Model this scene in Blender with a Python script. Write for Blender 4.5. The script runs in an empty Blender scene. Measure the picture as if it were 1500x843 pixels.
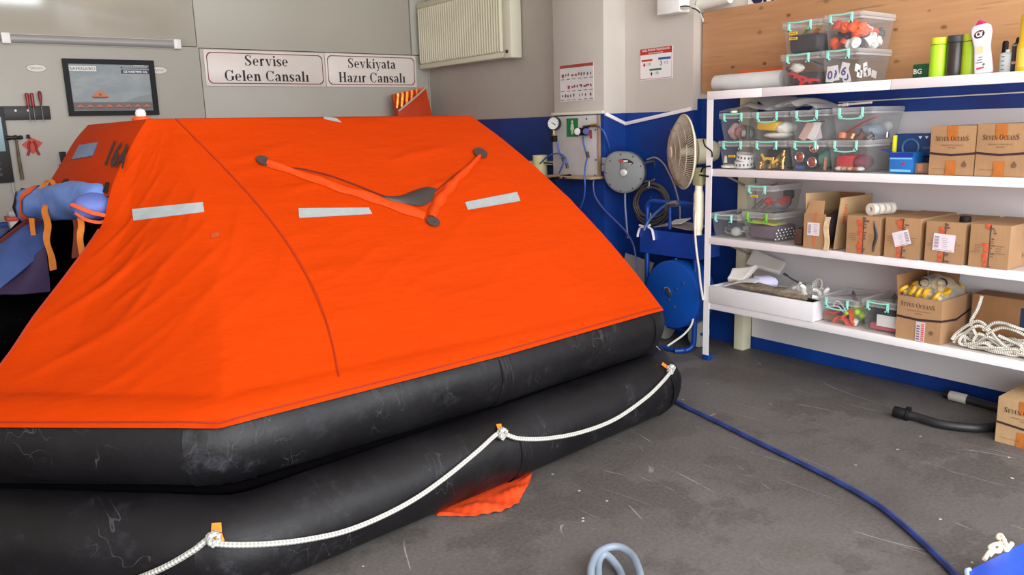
import bpy, bmesh, math, random
from mathutils import Vector, Matrix, noise as mnoise
from mathutils.bvhtree import BVHTree

PI = math.pi
rnd = random.Random(7)
scene = bpy.context.scene
COL = scene.collection

# ------------------------------------------------------------------ camera
EYE = Vector((0.0, 0.0, 1.6))
FPX, CX, CY = 1176.08, 750.0, 421.5
RT = Vector((0.7932418839713186, -0.6082133281533728, -0.029049285193111955))
UP = Vector((0.14196599453308728, 0.13834046608702805, 0.9801569118457797))
FW = Vector((0.5921258058131436, 0.7816255260029713, -0.19608306196791697))
cam_data = bpy.data.cameras.new('camera')
cam = bpy.data.objects.new('camera', cam_data)
COL.objects.link(cam)
cam_data.sensor_width = 36.0
cam_data.lens = FPX * 36.0 / 1500.0
cam_data.clip_start = 0.05
cam_data.clip_end = 200
cam.matrix_world = Matrix(((RT.x, UP.x, -FW.x, EYE.x), (RT.y, UP.y, -FW.y, EYE.y), (RT.z, UP.z, -FW.z, EYE.z), (0, 0, 0, 1)))
scene.camera = cam

# ------------------------------------------------------------------ light
world = bpy.data.worlds.new('sky')
scene.world = world
world.use_nodes = True
wn = world.node_tree.nodes['Background']
wn.inputs[0].default_value = (0.75, 0.86, 1.0, 1)
wn.inputs[1].default_value = 1.6


def area_light(name, loc, aim, sx, sy, power, col):
    l = bpy.data.lights.new(name, 'AREA')
    l.shape = 'RECTANGLE'
    l.size, l.size_y = sx, sy
    l.energy = power
    l.color = col
    o = bpy.data.objects.new(name, l)
    COL.objects.link(o)
    o.location = loc
    o.rotation_euler = (Vector(aim) - Vector(loc)).to_track_quat('-Z', 'Y').to_euler()
    return o


# daylight through the open roller door, and an added lamp brightening the shelf side
area_light('daylight_main_door', (0.3, -1.28, 2.12), (1.5, 4.0, 1.2), 5.3, 4.15, 232, (1.0, 0.98, 0.95))
area_light('shelf_fill_light', (3.8, -1.28, 2.35), (3.6, 4.0, 1.3), 1.2, 1.9, 52, (0.93, 0.97, 1.0))
vs = scene.view_settings
vs.view_transform = 'Standard'
vs.look = 'None'
vs.gamma = 1
vs.exposure = 0.57
vs.use_curve_mapping = False
scene.cycles.transparent_max_bounces = 32
scene.cycles.use_denoising = True


# ------------------------------------------------------------------ helpers
def ray(px, py):
    return RT * ((px - CX) / FPX) + UP * (-(py - CY) / FPX) + FW


def P(px, py, X=None, Y=None, Z=None):
    """point where the line of sight through a photograph position meets a plane of the room"""
    r = ray(px, py)
    if X is not None:
        t = (X - EYE.x) / r.x
    elif Y is not None:
        t = (Y - EYE.y) / r.y
    else:
        t = (Z - EYE.z) / r.z
    return EYE + r * t


def lin(c):
    return tuple(((v / 255.0) / 12.92 if v / 255.0 <= 0.04045 else ((v / 255.0 + 0.055) / 1.055) ** 2.4) for v in c)


class NT:
    def __init__(s, m):
        s.t = m.node_tree
        s.n = s.t.nodes
        s.bsdf = s.n['Principled BSDF']
        s.out = s.n['Material Output']

    def new(s, typ, **kw):
        n = s.n.new(typ)
        for k, v in kw.items():
            if hasattr(n, k):
                setattr(n, k, v)
            else:
                n.inputs[k].default_value = v
        return n

    def link(s, a, b):
        s.t.links.new(a, b)

    def coord(s, kind='Object'):
        return s.new('ShaderNodeTexCoord').outputs[kind]

    def noise(s, scale, vec=None, detail=4.0, rough=0.5, stretch=None, kind='Object'):
        n = s.new('ShaderNodeTexNoise')
        n.inputs['Scale'].default_value = scale
        n.inputs['Detail'].default_value = detail
        n.inputs['Roughness'].default_value = rough
        v = vec if vec is not None else s.coord(kind)
        if stretch:
            mp = s.new('ShaderNodeMapping')
            mp.inputs['Scale'].default_value = stretch[:3]
            if len(stretch) > 3:
                mp.inputs['Rotation'].default_value = (0, 0, stretch[3])
            s.link(v, mp.inputs[0])
            v = mp.outputs[0]
        s.link(v, n.inputs['Vector'])
        return n.outputs[0]

    def ramp(s, fac, stops):
        r = s.new('ShaderNodeValToRGB')
        e = r.color_ramp.elements
        while len(e) < len(stops):
            e.new(0.5)
        for k, (p, c) in enumerate(stops):
            e[k].position = p
            e[k].color = (*c, 1) if len(c) == 3 else c
        s.link(fac, r.inputs[0])
        return r.outputs[0]

    def mix(s, fac, a, b, mode='MIX'):
        m = s.new('ShaderNodeMix')
        m.data_type = 'RGBA'
        m.blend_type = mode
        for sock, v in ((m.inputs[0], fac), (m.inputs[6], a), (m.inputs[7], b)):
            if isinstance(v, (int, float)):
                sock.default_value = v
            elif isinstance(v, tuple):
                sock.default_value = (*v, 1)
            else:
                s.link(v, sock)
        return m.outputs[2]

    def math(s, op, a, b=0.0, c=None):
        m = s.new('ShaderNodeMath')
        m.operation = op
        for k, v in enumerate((a, b) if c is None else (a, b, c)):
            if isinstance(v, (int, float)):
                m.inputs[k].default_value = v
            else:
                s.link(v, m.inputs[k])
        return m.outputs[0]

    def bump(s, h, strength=0.3, dist=0.01):
        b = s.new('ShaderNodeBump')
        b.inputs['Strength'].default_value = strength
        b.inputs['Distance'].default_value = dist
        s.link(h, b.inputs['Height'])
        s.link(b.outputs[0], s.bsdf.inputs['Normal'])
        return b

    def col(s, c):
        s.link(c, s.bsdf.inputs['Base Color'])


MATS = {}


def mat(name, rgb, rough=0.5, metal=0.0, vary=0.08, scale=6.0, bump=0.0, bscale=60.0, spec=0.5):
    """plain painted, moulded or woven surface with a little unevenness"""
    if name in MATS:
        return MATS[name]
    m = bpy.data.materials.new(name)
    m.use_nodes = True
    t = NT(m)
    c = lin(rgb)
    t.bsdf.inputs['Roughness'].default_value = rough
    t.bsdf.inputs['Metallic'].default_value = metal
    t.bsdf.inputs['Specular IOR Level'].default_value = spec
    n = t.noise(scale)
    t.col(t.ramp(n, [(0.3, tuple(v * (1 - vary) for v in c)), (0.7, tuple(min(1, v * (1 + vary)) for v in c))]))
    if bump:
        t.bump(t.noise(bscale), bump, 0.004)
    MATS[name] = m
    return m


def clear(name, rgb, see=0.75, rough=0.25):
    """thin clear or cloudy plastic"""
    if name in MATS:
        return MATS[name]
    m = bpy.data.materials.new(name)
    m.use_nodes = True
    t = NT(m)
    t.bsdf.inputs['Roughness'].default_value = rough
    t.bsdf.inputs['Base Color'].default_value = (*lin(rgb), 1)
    tr = t.new('ShaderNodeBsdfTransparent')
    tr.inputs[0].default_value = (0.97, 0.975, 0.97, 1)
    lw = t.new('ShaderNodeLayerWeight')
    lw.inputs[0].default_value = 0.35
    fac = t.math('MULTIPLY_ADD', lw.outputs['Facing'], -0.45, see)
    ms = t.new('ShaderNodeMixShader')
    t.link(fac, ms.inputs[0])
    t.link(t.bsdf.outputs[0], ms.inputs[1])
    t.link(tr.outputs[0], ms.inputs[2])
    t.link(ms.outputs[0], t.out.inputs[0])
    MATS[name] = m
    return m


def link(o, parent=None):
    COL.objects.link(o)
    if parent is not None:
        o.parent = parent
    return o


def tag(o, label=None, cat=None, group=None, kind=None):
    if label:
        o['label'] = label
    if cat:
        o['category'] = cat
    if group:
        o['group'] = group
    if kind:
        o['kind'] = kind
    return o


def thing(name, label, cat, loc=(0, 0, 0), rz=0.0, group=None):
    o = bpy.data.objects.new(name, None)
    o.empty_display_size = 0.05
    COL.objects.link(o)
    o.location = loc
    o.rotation_euler = (0, 0, rz)
    return tag(o, label, cat, group)


def catmull(pts, n=6, closed=False):
    pts = [Vector(p) for p in pts]
    m = len(pts)
    if m < 3:
        return pts
    out = []
    for i in range(m if closed else m - 1):
        if closed:
            a, b, c, d = pts[i - 1], pts[i], pts[(i + 1) % m], pts[(i + 2) % m]
        else:
            a, b, c, d = pts[max(i - 1, 0)], pts[i], pts[i + 1], pts[min(i + 2, m - 1)]
        for k in range(n):
            t = k / n
            out.append(0.5 * ((2 * b) + (c - a) * t + (2 * a - 5 * b + 4 * c - d) * t * t + (3 * b - a - 3 * c + d) * t ** 3))
    if not closed:
        out.append(pts[-1])
    return out


class MB:
    """collects simple solids and links them as ONE mesh object"""

    def __init__(s):
        s.v, s.f, s.uv = [], [], {}

    def add(s, vs, fs, M=None, uvs=None):
        b = len(s.v)
        s.v += [tuple(M @ Vector(v)) if M is not None else tuple(v) for v in vs]
        for k, f in enumerate(fs):
            if uvs:
                s.uv[len(s.f)] = uvs[k]
            s.f.append(tuple(b + i for i in f))
        return s

    def box(s, c, d, M=None, taper=1.0):
        x, y, z = (v / 2 for v in d)
        t = taper
        vs = [(-x * t, -y * t, -z), (x * t, -y * t, -z), (x * t, y * t, -z), (-x * t, y * t, -z), (-x, -y, z), (x, -y, z), (x, y, z), (-x, y, z)]
        vs = [(a + c[0], b + c[1], e + c[2]) for a, b, e in vs]
        return s.add(vs, [(0, 3, 2, 1), (4, 5, 6, 7), (0, 1, 5, 4), (1, 2, 6, 5), (2, 3, 7, 6), (3, 0, 4, 7)], M)

    def cyl(s, p0, p1, r0, r1=None, n=16, M=None, cap=True):
        r1 = r0 if r1 is None else r1
        p0, p1 = Vector(p0), Vector(p1)
        d = (p1 - p0).normalized()
        a = d.orthogonal().normalized()
        b = d.cross(a)
        vs = []
        for p, r in ((p0, r0), (p1, r1)):
            for k in range(n):
                q = 2 * PI * k / n
                vs.append(p + (a * math.cos(q) + b * math.sin(q)) * r)
        fs = [(k, (k + 1) % n, n + (k + 1) % n, n + k) for k in range(n)]
        if cap:
            fs += [tuple(range(n - 1, -1, -1)), tuple(range(n, 2 * n))]
        return s.add(vs, fs, M)

    def tube(s, pts, r, n=8, closed=False, sub=5, M=None, flat=1.0):
        p = catmull(pts, sub, closed) if sub else [Vector(q) for q in pts]
        m = len(p)
        vs, fs, uvs = [], [], []
        L, acc = [0.0], 0.0
        for i in range(1, m + 1):
            acc += (p[i % m] - p[i - 1]).length
            L.append(acc)
        ref = None
        for i in range(m):
            d = (p[(i + 1) % m] - p[i - 1]) if closed else (p[min(i + 1, m - 1)] - p[max(i - 1, 0)])
            d = d.normalized() if d.length > 1e-9 else Vector((0, 0, 1))
            if ref is None:
                ref = Vector((0, 0, 1)) if abs(d.z) < 0.9 else Vector((1, 0, 0))
            a = (ref - d * ref.dot(d)).normalized()
            ref = a
            b = d.cross(a)
            rr = r[i * len(r) // m] if isinstance(r, (list, tuple)) else r
            for k in range(n):
                q = 2 * PI * k / n
                vs.append(p[i] + (a * math.cos(q) * flat + b * math.sin(q)) * rr)
        for i in range(m if closed else m - 1):
            j = (i + 1) % m
            for k in range(n):
                k2 = (k + 1) % n
                fs.append((i * n + k, i * n + k2, j * n + k2, j * n + k))
                uvs.append(((L[i], k / n), (L[i], (k + 1) / n), (L[i + 1], (k + 1) / n), (L[i + 1], k / n)))
        if not closed:
            fs.append(tuple(range(n - 1, -1, -1)))
            uvs.append(tuple((0, 0) for _ in range(n)))
            fs.append(tuple((m - 1) * n + k for k in range(n)))
            uvs.append(tuple((0, 0) for _ in range(n)))
        return s.add(vs, fs, M, uvs)

    def lathe(s, prof, n=20, M=None):
        vs, fs = [], []
        m = len(prof)
        for r, z in prof:
            for k in range(n):
                q = 2 * PI * k / n
                vs.append((r * math.cos(q), r * math.sin(q), z))
        for i in range(m - 1):
            for k in range(n):
                k2 = (k + 1) % n
                fs.append((i * n + k, i * n + k2, (i + 1) * n + k2, (i + 1) * n + k))
        if prof[0][0] > 1e-6:
            fs.append(tuple(range(n - 1, -1, -1)))
        if prof[-1][0] > 1e-6:
            fs.append(tuple((m - 1) * n + k for k in range(n)))
        return s.add(vs, fs, M)

    def prism(s, poly, depth, M=None, z0=0.0):
        """outline in x, y extruded along z"""
        n = len(poly)
        vs = [(x, y, z0) for x, y in poly] + [(x, y, z0 + depth) for x, y in poly]
        fs = [tuple(range(n - 1, -1, -1)), tuple(range(n, 2 * n))] + [(k, (k + 1) % n, n + (k + 1) % n, n + k) for k in range(n)]
        return s.add(vs, fs, M)

    def grid(s, fn, nu, nv, M=None, thick=0.0, closed_u=False):
        vs = [Vector(fn(i / nu, j / nv)) for i in range(nu + 1) for j in range(nv + 1)]
        w = nv + 1
        fs = [(i * w + j, (i + 1) * w + j, (i + 1) * w + j + 1, i * w + j + 1) for i in range(nu) for j in range(nv)]
        if thick:
            nrm = [Vector() for _ in vs]
            for f in fs:
                c = (vs[f[2]] - vs[f[0]]).cross(vs[f[3]] - vs[f[1]])
                for q in f:
                    nrm[q] += c
            b = len(vs)
            vs = vs + [v - (n.normalized() if n.length > 1e-12 else Vector((0, 0, 1))) * thick for v, n in zip(vs, nrm)]
            back = [tuple(b + q for q in reversed(f)) for f in fs]
            rim = [k * w for k in range(nu + 1)], [k * w + nv for k in range(nu + 1)], list(range(w)), [nu * w + k for k in range(w)]
            side = []
            for e, flip in zip(rim, (1, 0, 0, 1)):
                for a_, b_ in zip(e, e[1:]):
                    q = (a_, b_, b + b_, b + a_)
                    side.append(q if not flip else tuple(reversed(q)))
            fs = fs + back + side
        return s.add(vs, fs, M)

    def ball(s, c, r, n=12, sq=(1, 1, 1), M=None, lump=0.0, seed=0):
        rr = random.Random(seed)
        ph = [rr.uniform(0, 6.28) for _ in range(6)]
        vs, fs = [], []
        h = n // 2
        for i in range(h + 1):
            a = PI * i / h
            for k in range(n):
                q = 2 * PI * k / n
                d = Vector((math.sin(a) * math.cos(q), math.sin(a) * math.sin(q), -math.cos(a)))
                f = 1 + lump * (math.sin(5 * d.x + ph[0]) * math.sin(4 * d.y + ph[1]) + 0.7 * math.sin(9 * d.z + 6 * d.x + ph[2]) * math.sin(8 * d.y + ph[3]))
                vs.append((c[0] + d.x * r * sq[0] * f, c[1] + d.y * r * sq[1] * f, c[2] + d.z * r * sq[2] * f))
        for i in range(h):
            for k in range(n):
                k2 = (k + 1) % n
                fs.append((i * n + k, i * n + k2, (i + 1) * n + k2, (i + 1) * n + k))
        return s.add(vs, fs, M)

    def build(s, name, m, parent=None, smooth=True, bevel=0.0, origin=None, angle=35, seg=2):
        me = bpy.data.meshes.new(name)
        vs = s.v
        o_ = Vector(origin) if origin is not None else None
        if o_ is None and parent is not None and parent.get('_w'):
            o_ = parent.location
            vs = [tuple(Vector(v) - o_) for v in vs]
            o_ = None
        elif o_ is not None:
            vs = [tuple(Vector(v) - o_) for v in vs]
        me.from_pydata(vs, [], s.f)
        if s.uv:
            ul = me.uv_layers.new(name='UVMap')
            for pi, uvs in s.uv.items():
                for li, uv in zip(me.polygons[pi].loop_indices, uvs):
                    ul.data[li].uv = uv
        bm = bmesh.new()
        bm.from_mesh(me)
        bmesh.ops.remove_doubles(bm, verts=bm.verts, dist=1e-6)
        if bevel:
            ed = [e for e in bm.edges if len(e.link_faces) == 2 and e.calc_face_angle(0) > 0.6]
            bmesh.ops.bevel(bm, geom=ed, offset=bevel, segments=seg, affect='EDGES', profile=0.5)
        bmesh.ops.recalc_face_normals(bm, faces=bm.faces)
        bm.to_mesh(me)
        bm.free()
        if smooth:
            me.polygons.foreach_set('use_smooth', [True] * len(me.polygons))
            me.set_sharp_from_angle(angle=math.radians(angle))
        me.materials.append(m)
        o = bpy.data.objects.new(name, me)
        if parent is not None and ('print' in name or name in ('lettering', 'heading', 'scale_mark', 'white_mark')):
            o['kind'] = 'stuff'
        link(o, parent)
        if origin is not None:
            o.location = origin
        return o


def wthing(name, label, cat, loc, group=None):
    """a thing whose parts are written in room coordinates"""
    o = thing(name, label, cat, loc, 0.0, group)
    o['_w'] = 1
    return o


def solo(name, mb, m, label, cat, group=None, **kw):
    """a thing that is one mesh, its origin at the middle of its base"""
    lo = [min(v[k] for v in mb.v) for k in range(3)]
    hi = [max(v[k] for v in mb.v) for k in range(3)]
    o = mb.build(name, m, None, origin=((lo[0] + hi[0]) / 2, (lo[1] + hi[1]) / 2, lo[2]), **kw)
    return tag(o, label, cat, group)


def structure(name, mb, m, parent=None, **kw):
    o = mb.build(name, m, parent, **kw)
    if parent is None:
        o['kind'] = 'structure'
    return o


def text_mesh(s, bold=0.0, spacing=1.0):
    """outline lettering as flat triangles; returns (verts, faces, width, height) scaled to a cap height of 1"""
    cu = bpy.data.curves.new('lettering', 'FONT')
    cu.body = s
    cu.size = 1.0
    cu.offset = bold
    cu.space_character = spacing
    cu.resolution_u = 3
    o = bpy.data.objects.new('lettering', cu)
    COL.objects.link(o)
    dg = bpy.context.evaluated_depsgraph_get()
    dg.update()
    me = bpy.data.meshes.new_from_object(o.evaluated_get(dg))
    vs = [(v.co.x, v.co.y) for v in me.vertices]
    fs = [tuple(p.vertices) for p in me.polygons]
    bpy.data.objects.remove(o)
    bpy.data.curves.remove(cu)
    bpy.data.meshes.remove(me)
    k = 1 / 0.73
    x0 = min(v[0] for v in vs)
    vs = [((x - x0) * k, y * k) for x, y in vs]
    return vs, fs, max(v[0] for v in vs)


def frame_M(o, ux, uy):
    """matrix taking x, y, z to o + x*ux + y*uy + z*(ux x uy)"""
    ux, uy = Vector(ux).normalized(), Vector(uy).normalized()
    uz = ux.cross(uy)
    return Matrix(((ux.x, uy.x, uz.x, o[0]), (ux.y, uy.y, uz.y, o[1]), (ux.z, uy.z, uz.z, o[2]), (0, 0, 0, 1)))


def lettering(mb, s, h, at, M, align='C', width=None, bold=0.02, serif=False, lift=0.0006, spacing=1.0):
    """adds flat lettering of cap height h at 2-D position at in the plane of M"""
    vs, fs, w = serif_mesh(s) if serif else text_mesh(s, bold, spacing)
    sx = h if width is None else width / w
    off = {'C': -w * sx / 2, 'L': 0, 'R': -w * sx}[align]
    mb.add([(at[0] + off + x * sx, at[1] + y * h, lift) for x, y in vs], fs, M)
    return mb


# a bold serif alphabet drawn by hand: thick and thin strokes, brackets as small bars
def _ribbon(pts, ws):
    p = catmull([(x, y, 0) for x, y in pts], 5)
    n = len(p)
    L, R_ = [], []
    for i in range(n):
        d = (p[min(i + 1, n - 1)] - p[max(i - 1, 0)]).normalized()
        q = i / (n - 1) * (len(ws) - 1)
        k = min(int(q), len(ws) - 2)
        w = ws[k] + (ws[k + 1] - ws[k]) * (q - k)
        nx, ny = -d.y * w / 2, d.x * w / 2
        L.append((p[i].x + nx, p[i].y + ny))
        R_.append((p[i].x - nx, p[i].y - ny))
    vs = L + R_
    return vs, [(i, i + 1, n + i + 1, n + i) for i in range(n - 1)]


def _glyphs():
    T, t, S = 0.18, 0.055, 0.05
    X = 0.66

    def bar(x0, y0, x1, y1):
        return [(x0, y0), (x1, y0), (x1, y1), (x0, y1)], [(0, 1, 2, 3)]

    def quad(*p):
        return list(p), [(0, 1, 2, 3)]

    def ring(cx, cy, rx, ry, a0, a1, thick=T, thin=t, n=18):
        vs = []
        for i in range(n + 1):
            a = math.radians(a0 + (a1 - a0) * i / n)
            w = thin + (thick - thin) * abs(math.cos(a)) ** 1.4
            vs.append((cx + (rx) * math.cos(a), cy + (ry) * math.sin(a)))
            vs.append((cx + (rx - w) * math.cos(a), cy + (ry - (thin + (w - thin) * 0.25)) * math.sin(a)))
        return vs, [(2 * i, 2 * i + 1, 2 * i + 3, 2 * i + 2) for i in range(n)]

    def stem(x, y0, y1, serif='bt', w=T):
        out = [bar(x, y0, x + w, y1)]
        if 'b' in serif:
            out.append(bar(x - 0.07, y0, x + w + 0.07, y0 + S))
        if 't' in serif:
            out.append(bar(x - 0.07, y1 - S, x + w + 0.07, y1))
        if 'l' in serif:
            out.append(quad((x - 0.08, y1 - 0.05), (x + 0.02, y1 - 0.05), (x + w, y1), (x - 0.06, y1 - 0.02)))
        return out

    def sshape(w, h):
        r = h
        return [_ribbon([(w * 0.92, r * 0.74), (w * 0.72, r * 0.95), (w * 0.42, r * 0.96), (w * 0.16, r * 0.76), (w * 0.36, r * 0.57), (w * 0.68, r * 0.42), (w * 0.86, r * 0.22), (w * 0.58, r * 0.04), (w * 0.28, r * 0.05), (w * 0.06, r * 0.28)],
                        [t, t, t * 1.3, T * 0.85, T, T, T * 0.85, t * 1.3, t, t]),
                bar(w * 0.86, r * 0.7, w * 0.94, r), bar(w * 0.03, 0, w * 0.11, r * 0.3)]

    G = {}
    G['S'] = (sshape(0.58, 1.0), 0.66)
    G['s'] = (sshape(0.42, X), 0.48)
    G['e'] = ([ring(0.27, X / 2, 0.27, X / 2 + 0.01, 0, 315), bar(0.1, X * 0.5, 0.5, X * 0.5 + 0.055)], 0.58)
    G['r'] = (stem(0.07, 0, X, 'bl') + [_ribbon([(0.2, X * 0.66), (0.3, X * 0.95), (0.42, X * 0.86)], [t, T * 0.7, T])], 0.5)
    G['v'] = ([quad((0.02, X), (0.02 + T * 1.15, X), (0.36, 0), (0.27, 0)), quad((0.5, X), (0.56, X), (0.35, 0), (0.29, 0)), bar(-0.03, X - S, 0.27, X), bar(0.4, X - S, 0.64, X)], 0.64)
    G['i'] = (stem(0.08, 0, X, 'bl') + [ring(0.155, 0.88, 0.095, 0.095, 0, 360, 0.09, 0.09)], 0.34)
    G['ı'] = (stem(0.08, 0, X, 'bl'), 0.34)
    G['l'] = (stem(0.08, 0, 1.0, 'bl'), 0.34)
    G['n'] = (stem(0.08, 0, X, 'bl') + [_ribbon([(0.2, X * 0.72), (0.36, X * 0.96), (0.45, X * 0.86), (0.49, X * 0.6)], [t, t * 1.4, T, T])] + stem(0.41, 0, X * 0.66, 'b'), 0.68)
    G['a'] = (stem(0.33, 0.02, X * 0.7, '') + [_ribbon([(0.07, X * 0.74), (0.2, X * 0.95), (0.36, X * 0.9), (0.41, X * 0.6)], [T * 0.8, t * 1.3, T * 0.8, T]), ring(0.2, X * 0.26, 0.18, X * 0.28, 40, 320), bar(0.45, 0, 0.55, 0.05)], 0.58)
    G['k'] = (stem(0.08, 0, 1.0, 'bl') + [quad((0.22, X * 0.44), (0.46, X), (0.53, X), (0.22, X * 0.3)), quad((0.28, X * 0.5), (0.38, X * 0.6), (0.62, 0), (0.45, 0)), bar(0.36, X - S, 0.6, X), bar(0.4, 0, 0.68, S)], 0.68)
    G['y'] = ([quad((0.02, X), (0.02 + T * 1.15, X), (0.36, 0), (0.27, 0)), _ribbon([(0.53, X), (0.4, X * 0.4), (0.27, -0.16), (0.12, -0.22)], [t, t, t * 1.2, T * 0.8]), bar(-0.03, X - S, 0.27, X), bar(0.4, X - S, 0.64, X)], 0.62)
    G['t'] = ([bar(0.1, 0.06, 0.1 + T, 0.84), bar(0.0, X - 0.06, 0.38, X), _ribbon([(0.15, 0.1), (0.24, 0.03), (0.38, 0.1)], [T * 0.8, t * 1.6, t])], 0.42)
    G['H'] = (stem(0.09, 0, 1.0) + stem(0.56, 0, 1.0) + [bar(0.2, 0.47, 0.6, 0.53)], 0.86)
    G['z'] = ([bar(0.04, X - 0.06, 0.46, X), bar(0.03, 0, 0.48, 0.06), quad((0.03, 0.0), (0.2, 0.0), (0.46, X), (0.29, X)), bar(0.04, X * 0.72, 0.08, X), bar(0.44, 0, 0.48, X * 0.3)], 0.52)
    G['G'] = ([ring(0.42, 0.5, 0.4, 0.51, 38, 325)] + stem(0.6, 0.1, 0.44, 't') + [bar(0.68, 0.7, 0.75, 1.0)], 0.86)
    G['C'] = ([ring(0.42, 0.5, 0.4, 0.51, 38, 318), bar(0.68, 0.7, 0.75, 1.0)], 0.8)
    G['E'] = (stem(0.08, 0, 1.0) + [bar(0.1, 0, 0.6, S), bar(0.1, 1 - S, 0.58, 1.0), bar(0.2, 0.48, 0.44, 0.53), bar(0.56, 0, 0.61, 0.28), bar(0.54, 0.74, 0.59, 1.0), bar(0.42, 0.38, 0.47, 0.64)], 0.68)
    G['V'] = ([quad((0.04, 1), (0.04 + T * 1.2, 1), (0.42, 0), (0.33, 0)), quad((0.66, 1), (0.72, 1), (0.41, 0), (0.35, 0)), bar(-0.04, 1 - S, 0.32, 1), bar(0.54, 1 - S, 0.82, 1)], 0.78)
    G['N'] = ([bar(0.1, 0, 0.16, 1), bar(0.68, 0, 0.74, 1), quad((0.06, 1), (0.24, 1), (0.74, 0), (0.6, 0)), bar(0, 0, 0.26, S), bar(0.58, 1 - S, 0.84, 1), bar(0, 1 - S, 0.2, 1)], 0.88)
    G['O'] = ([ring(0.42, 0.5, 0.4, 0.51, 0, 360, n=28)], 0.88)
    G['A'] = ([quad((0.34, 1), (0.44, 1), (0.74, 0), (0.54, 0)), quad((0.34, 1), (0.4, 1), (0.12, 0), (0.05, 0)), bar(0.18, 0.3, 0.56, 0.36), bar(-0.03, 0, 0.22, S), bar(0.46, 0, 0.82, S)], 0.82)
    G[' '] = ([], 0.32)
    return G


GLYPH = _glyphs()


def serif_mesh(s, small=0.8):
    """lower-case letters without a drawing of their own become small capitals"""
    vs, fs, x = [], [], 0.0
    for k, ch in enumerate(s):
        prims, adv = GLYPH[ch]
        for j, (pv, pf) in enumerate(prims):
            b = len(vs)
            vs += [(x + a, c) for a, c in pv]
            fs += [tuple(b + i for i in f) for f in pf]
        x += adv + 0.035
    return vs, fs, x


def small_caps(s):
    """capitals, the first of each word larger"""
    vs, fs, x = [], [], 0.0
    first = True
    for ch in s:
        if ch == ' ':
            x += 0.3
            first = True
            continue
        k = 1.0 if first or ch == 'S' and x > 5 else 0.78
        prims, adv = GLYPH[ch]
        for pv, pf in prims:
            b = len(vs)
            vs += [(x + a * k, c * k) for a, c in pv]
            fs += [tuple(b + i for i in f) for f in pf]
        x += (adv + 0.05) * k
        first = False
    return vs, fs, x

# ------------------------------------------------------------------ special materials
def wall_material(name, threshold_kind):
    m = bpy.data.materials.new(name)
    m.use_nodes = True
    t = NT(m)
    g = t.new('ShaderNodeNewGeometry').outputs['Position']
    sp = t.new('ShaderNodeSeparateXYZ')
    t.link(g, sp.inputs[0])
    wob = t.noise(3.0, g, 3)
    z = t.math('ADD', sp.outputs[2], t.math('MULTIPLY_ADD', wob, 0.012, -0.006))
    if threshold_kind == 'right':
        lim = t.math('MULTIPLY_ADD', t.math('GREATER_THAN', sp.outputs[0], 4.65), 0.078, 1.68)
    else:
        lim = 0.99
    up = t.math('GREATER_THAN', z, lim)
    n1 = t.noise(1.6, g, 6)
    n2 = t.noise(28.0, g, 3)
    white = t.ramp(n1, [(0.25, lin((186, 177, 168))), (0.7, lin((198, 190, 180)))])
    dirt = t.ramp(n2, [(0.66, (0, 0, 0)), (0.78, (1, 1, 1))])
    white = t.mix(t.math('MULTIPLY', dirt, 0.12), white, lin((150, 135, 120)))
    blue = t.ramp(t.noise(2.2, g, 5), [(0.3, lin((2, 40, 110))), (0.7, lin((4, 62, 146)))])
    chip = t.ramp(t.noise(9.0, g, 7, 0.7), [(0.70, (0, 0, 0)), (0.725, (1, 1, 1))])
    blue = t.mix(chip, blue, lin((150, 165, 185)))
    t.col(t.mix(up, blue, white))
    t.bsdf.inputs['Roughness'].default_value = 0.5
    t.bump(t.noise(14.0, g, 5), 0.12, 0.01)
    return m


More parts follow.
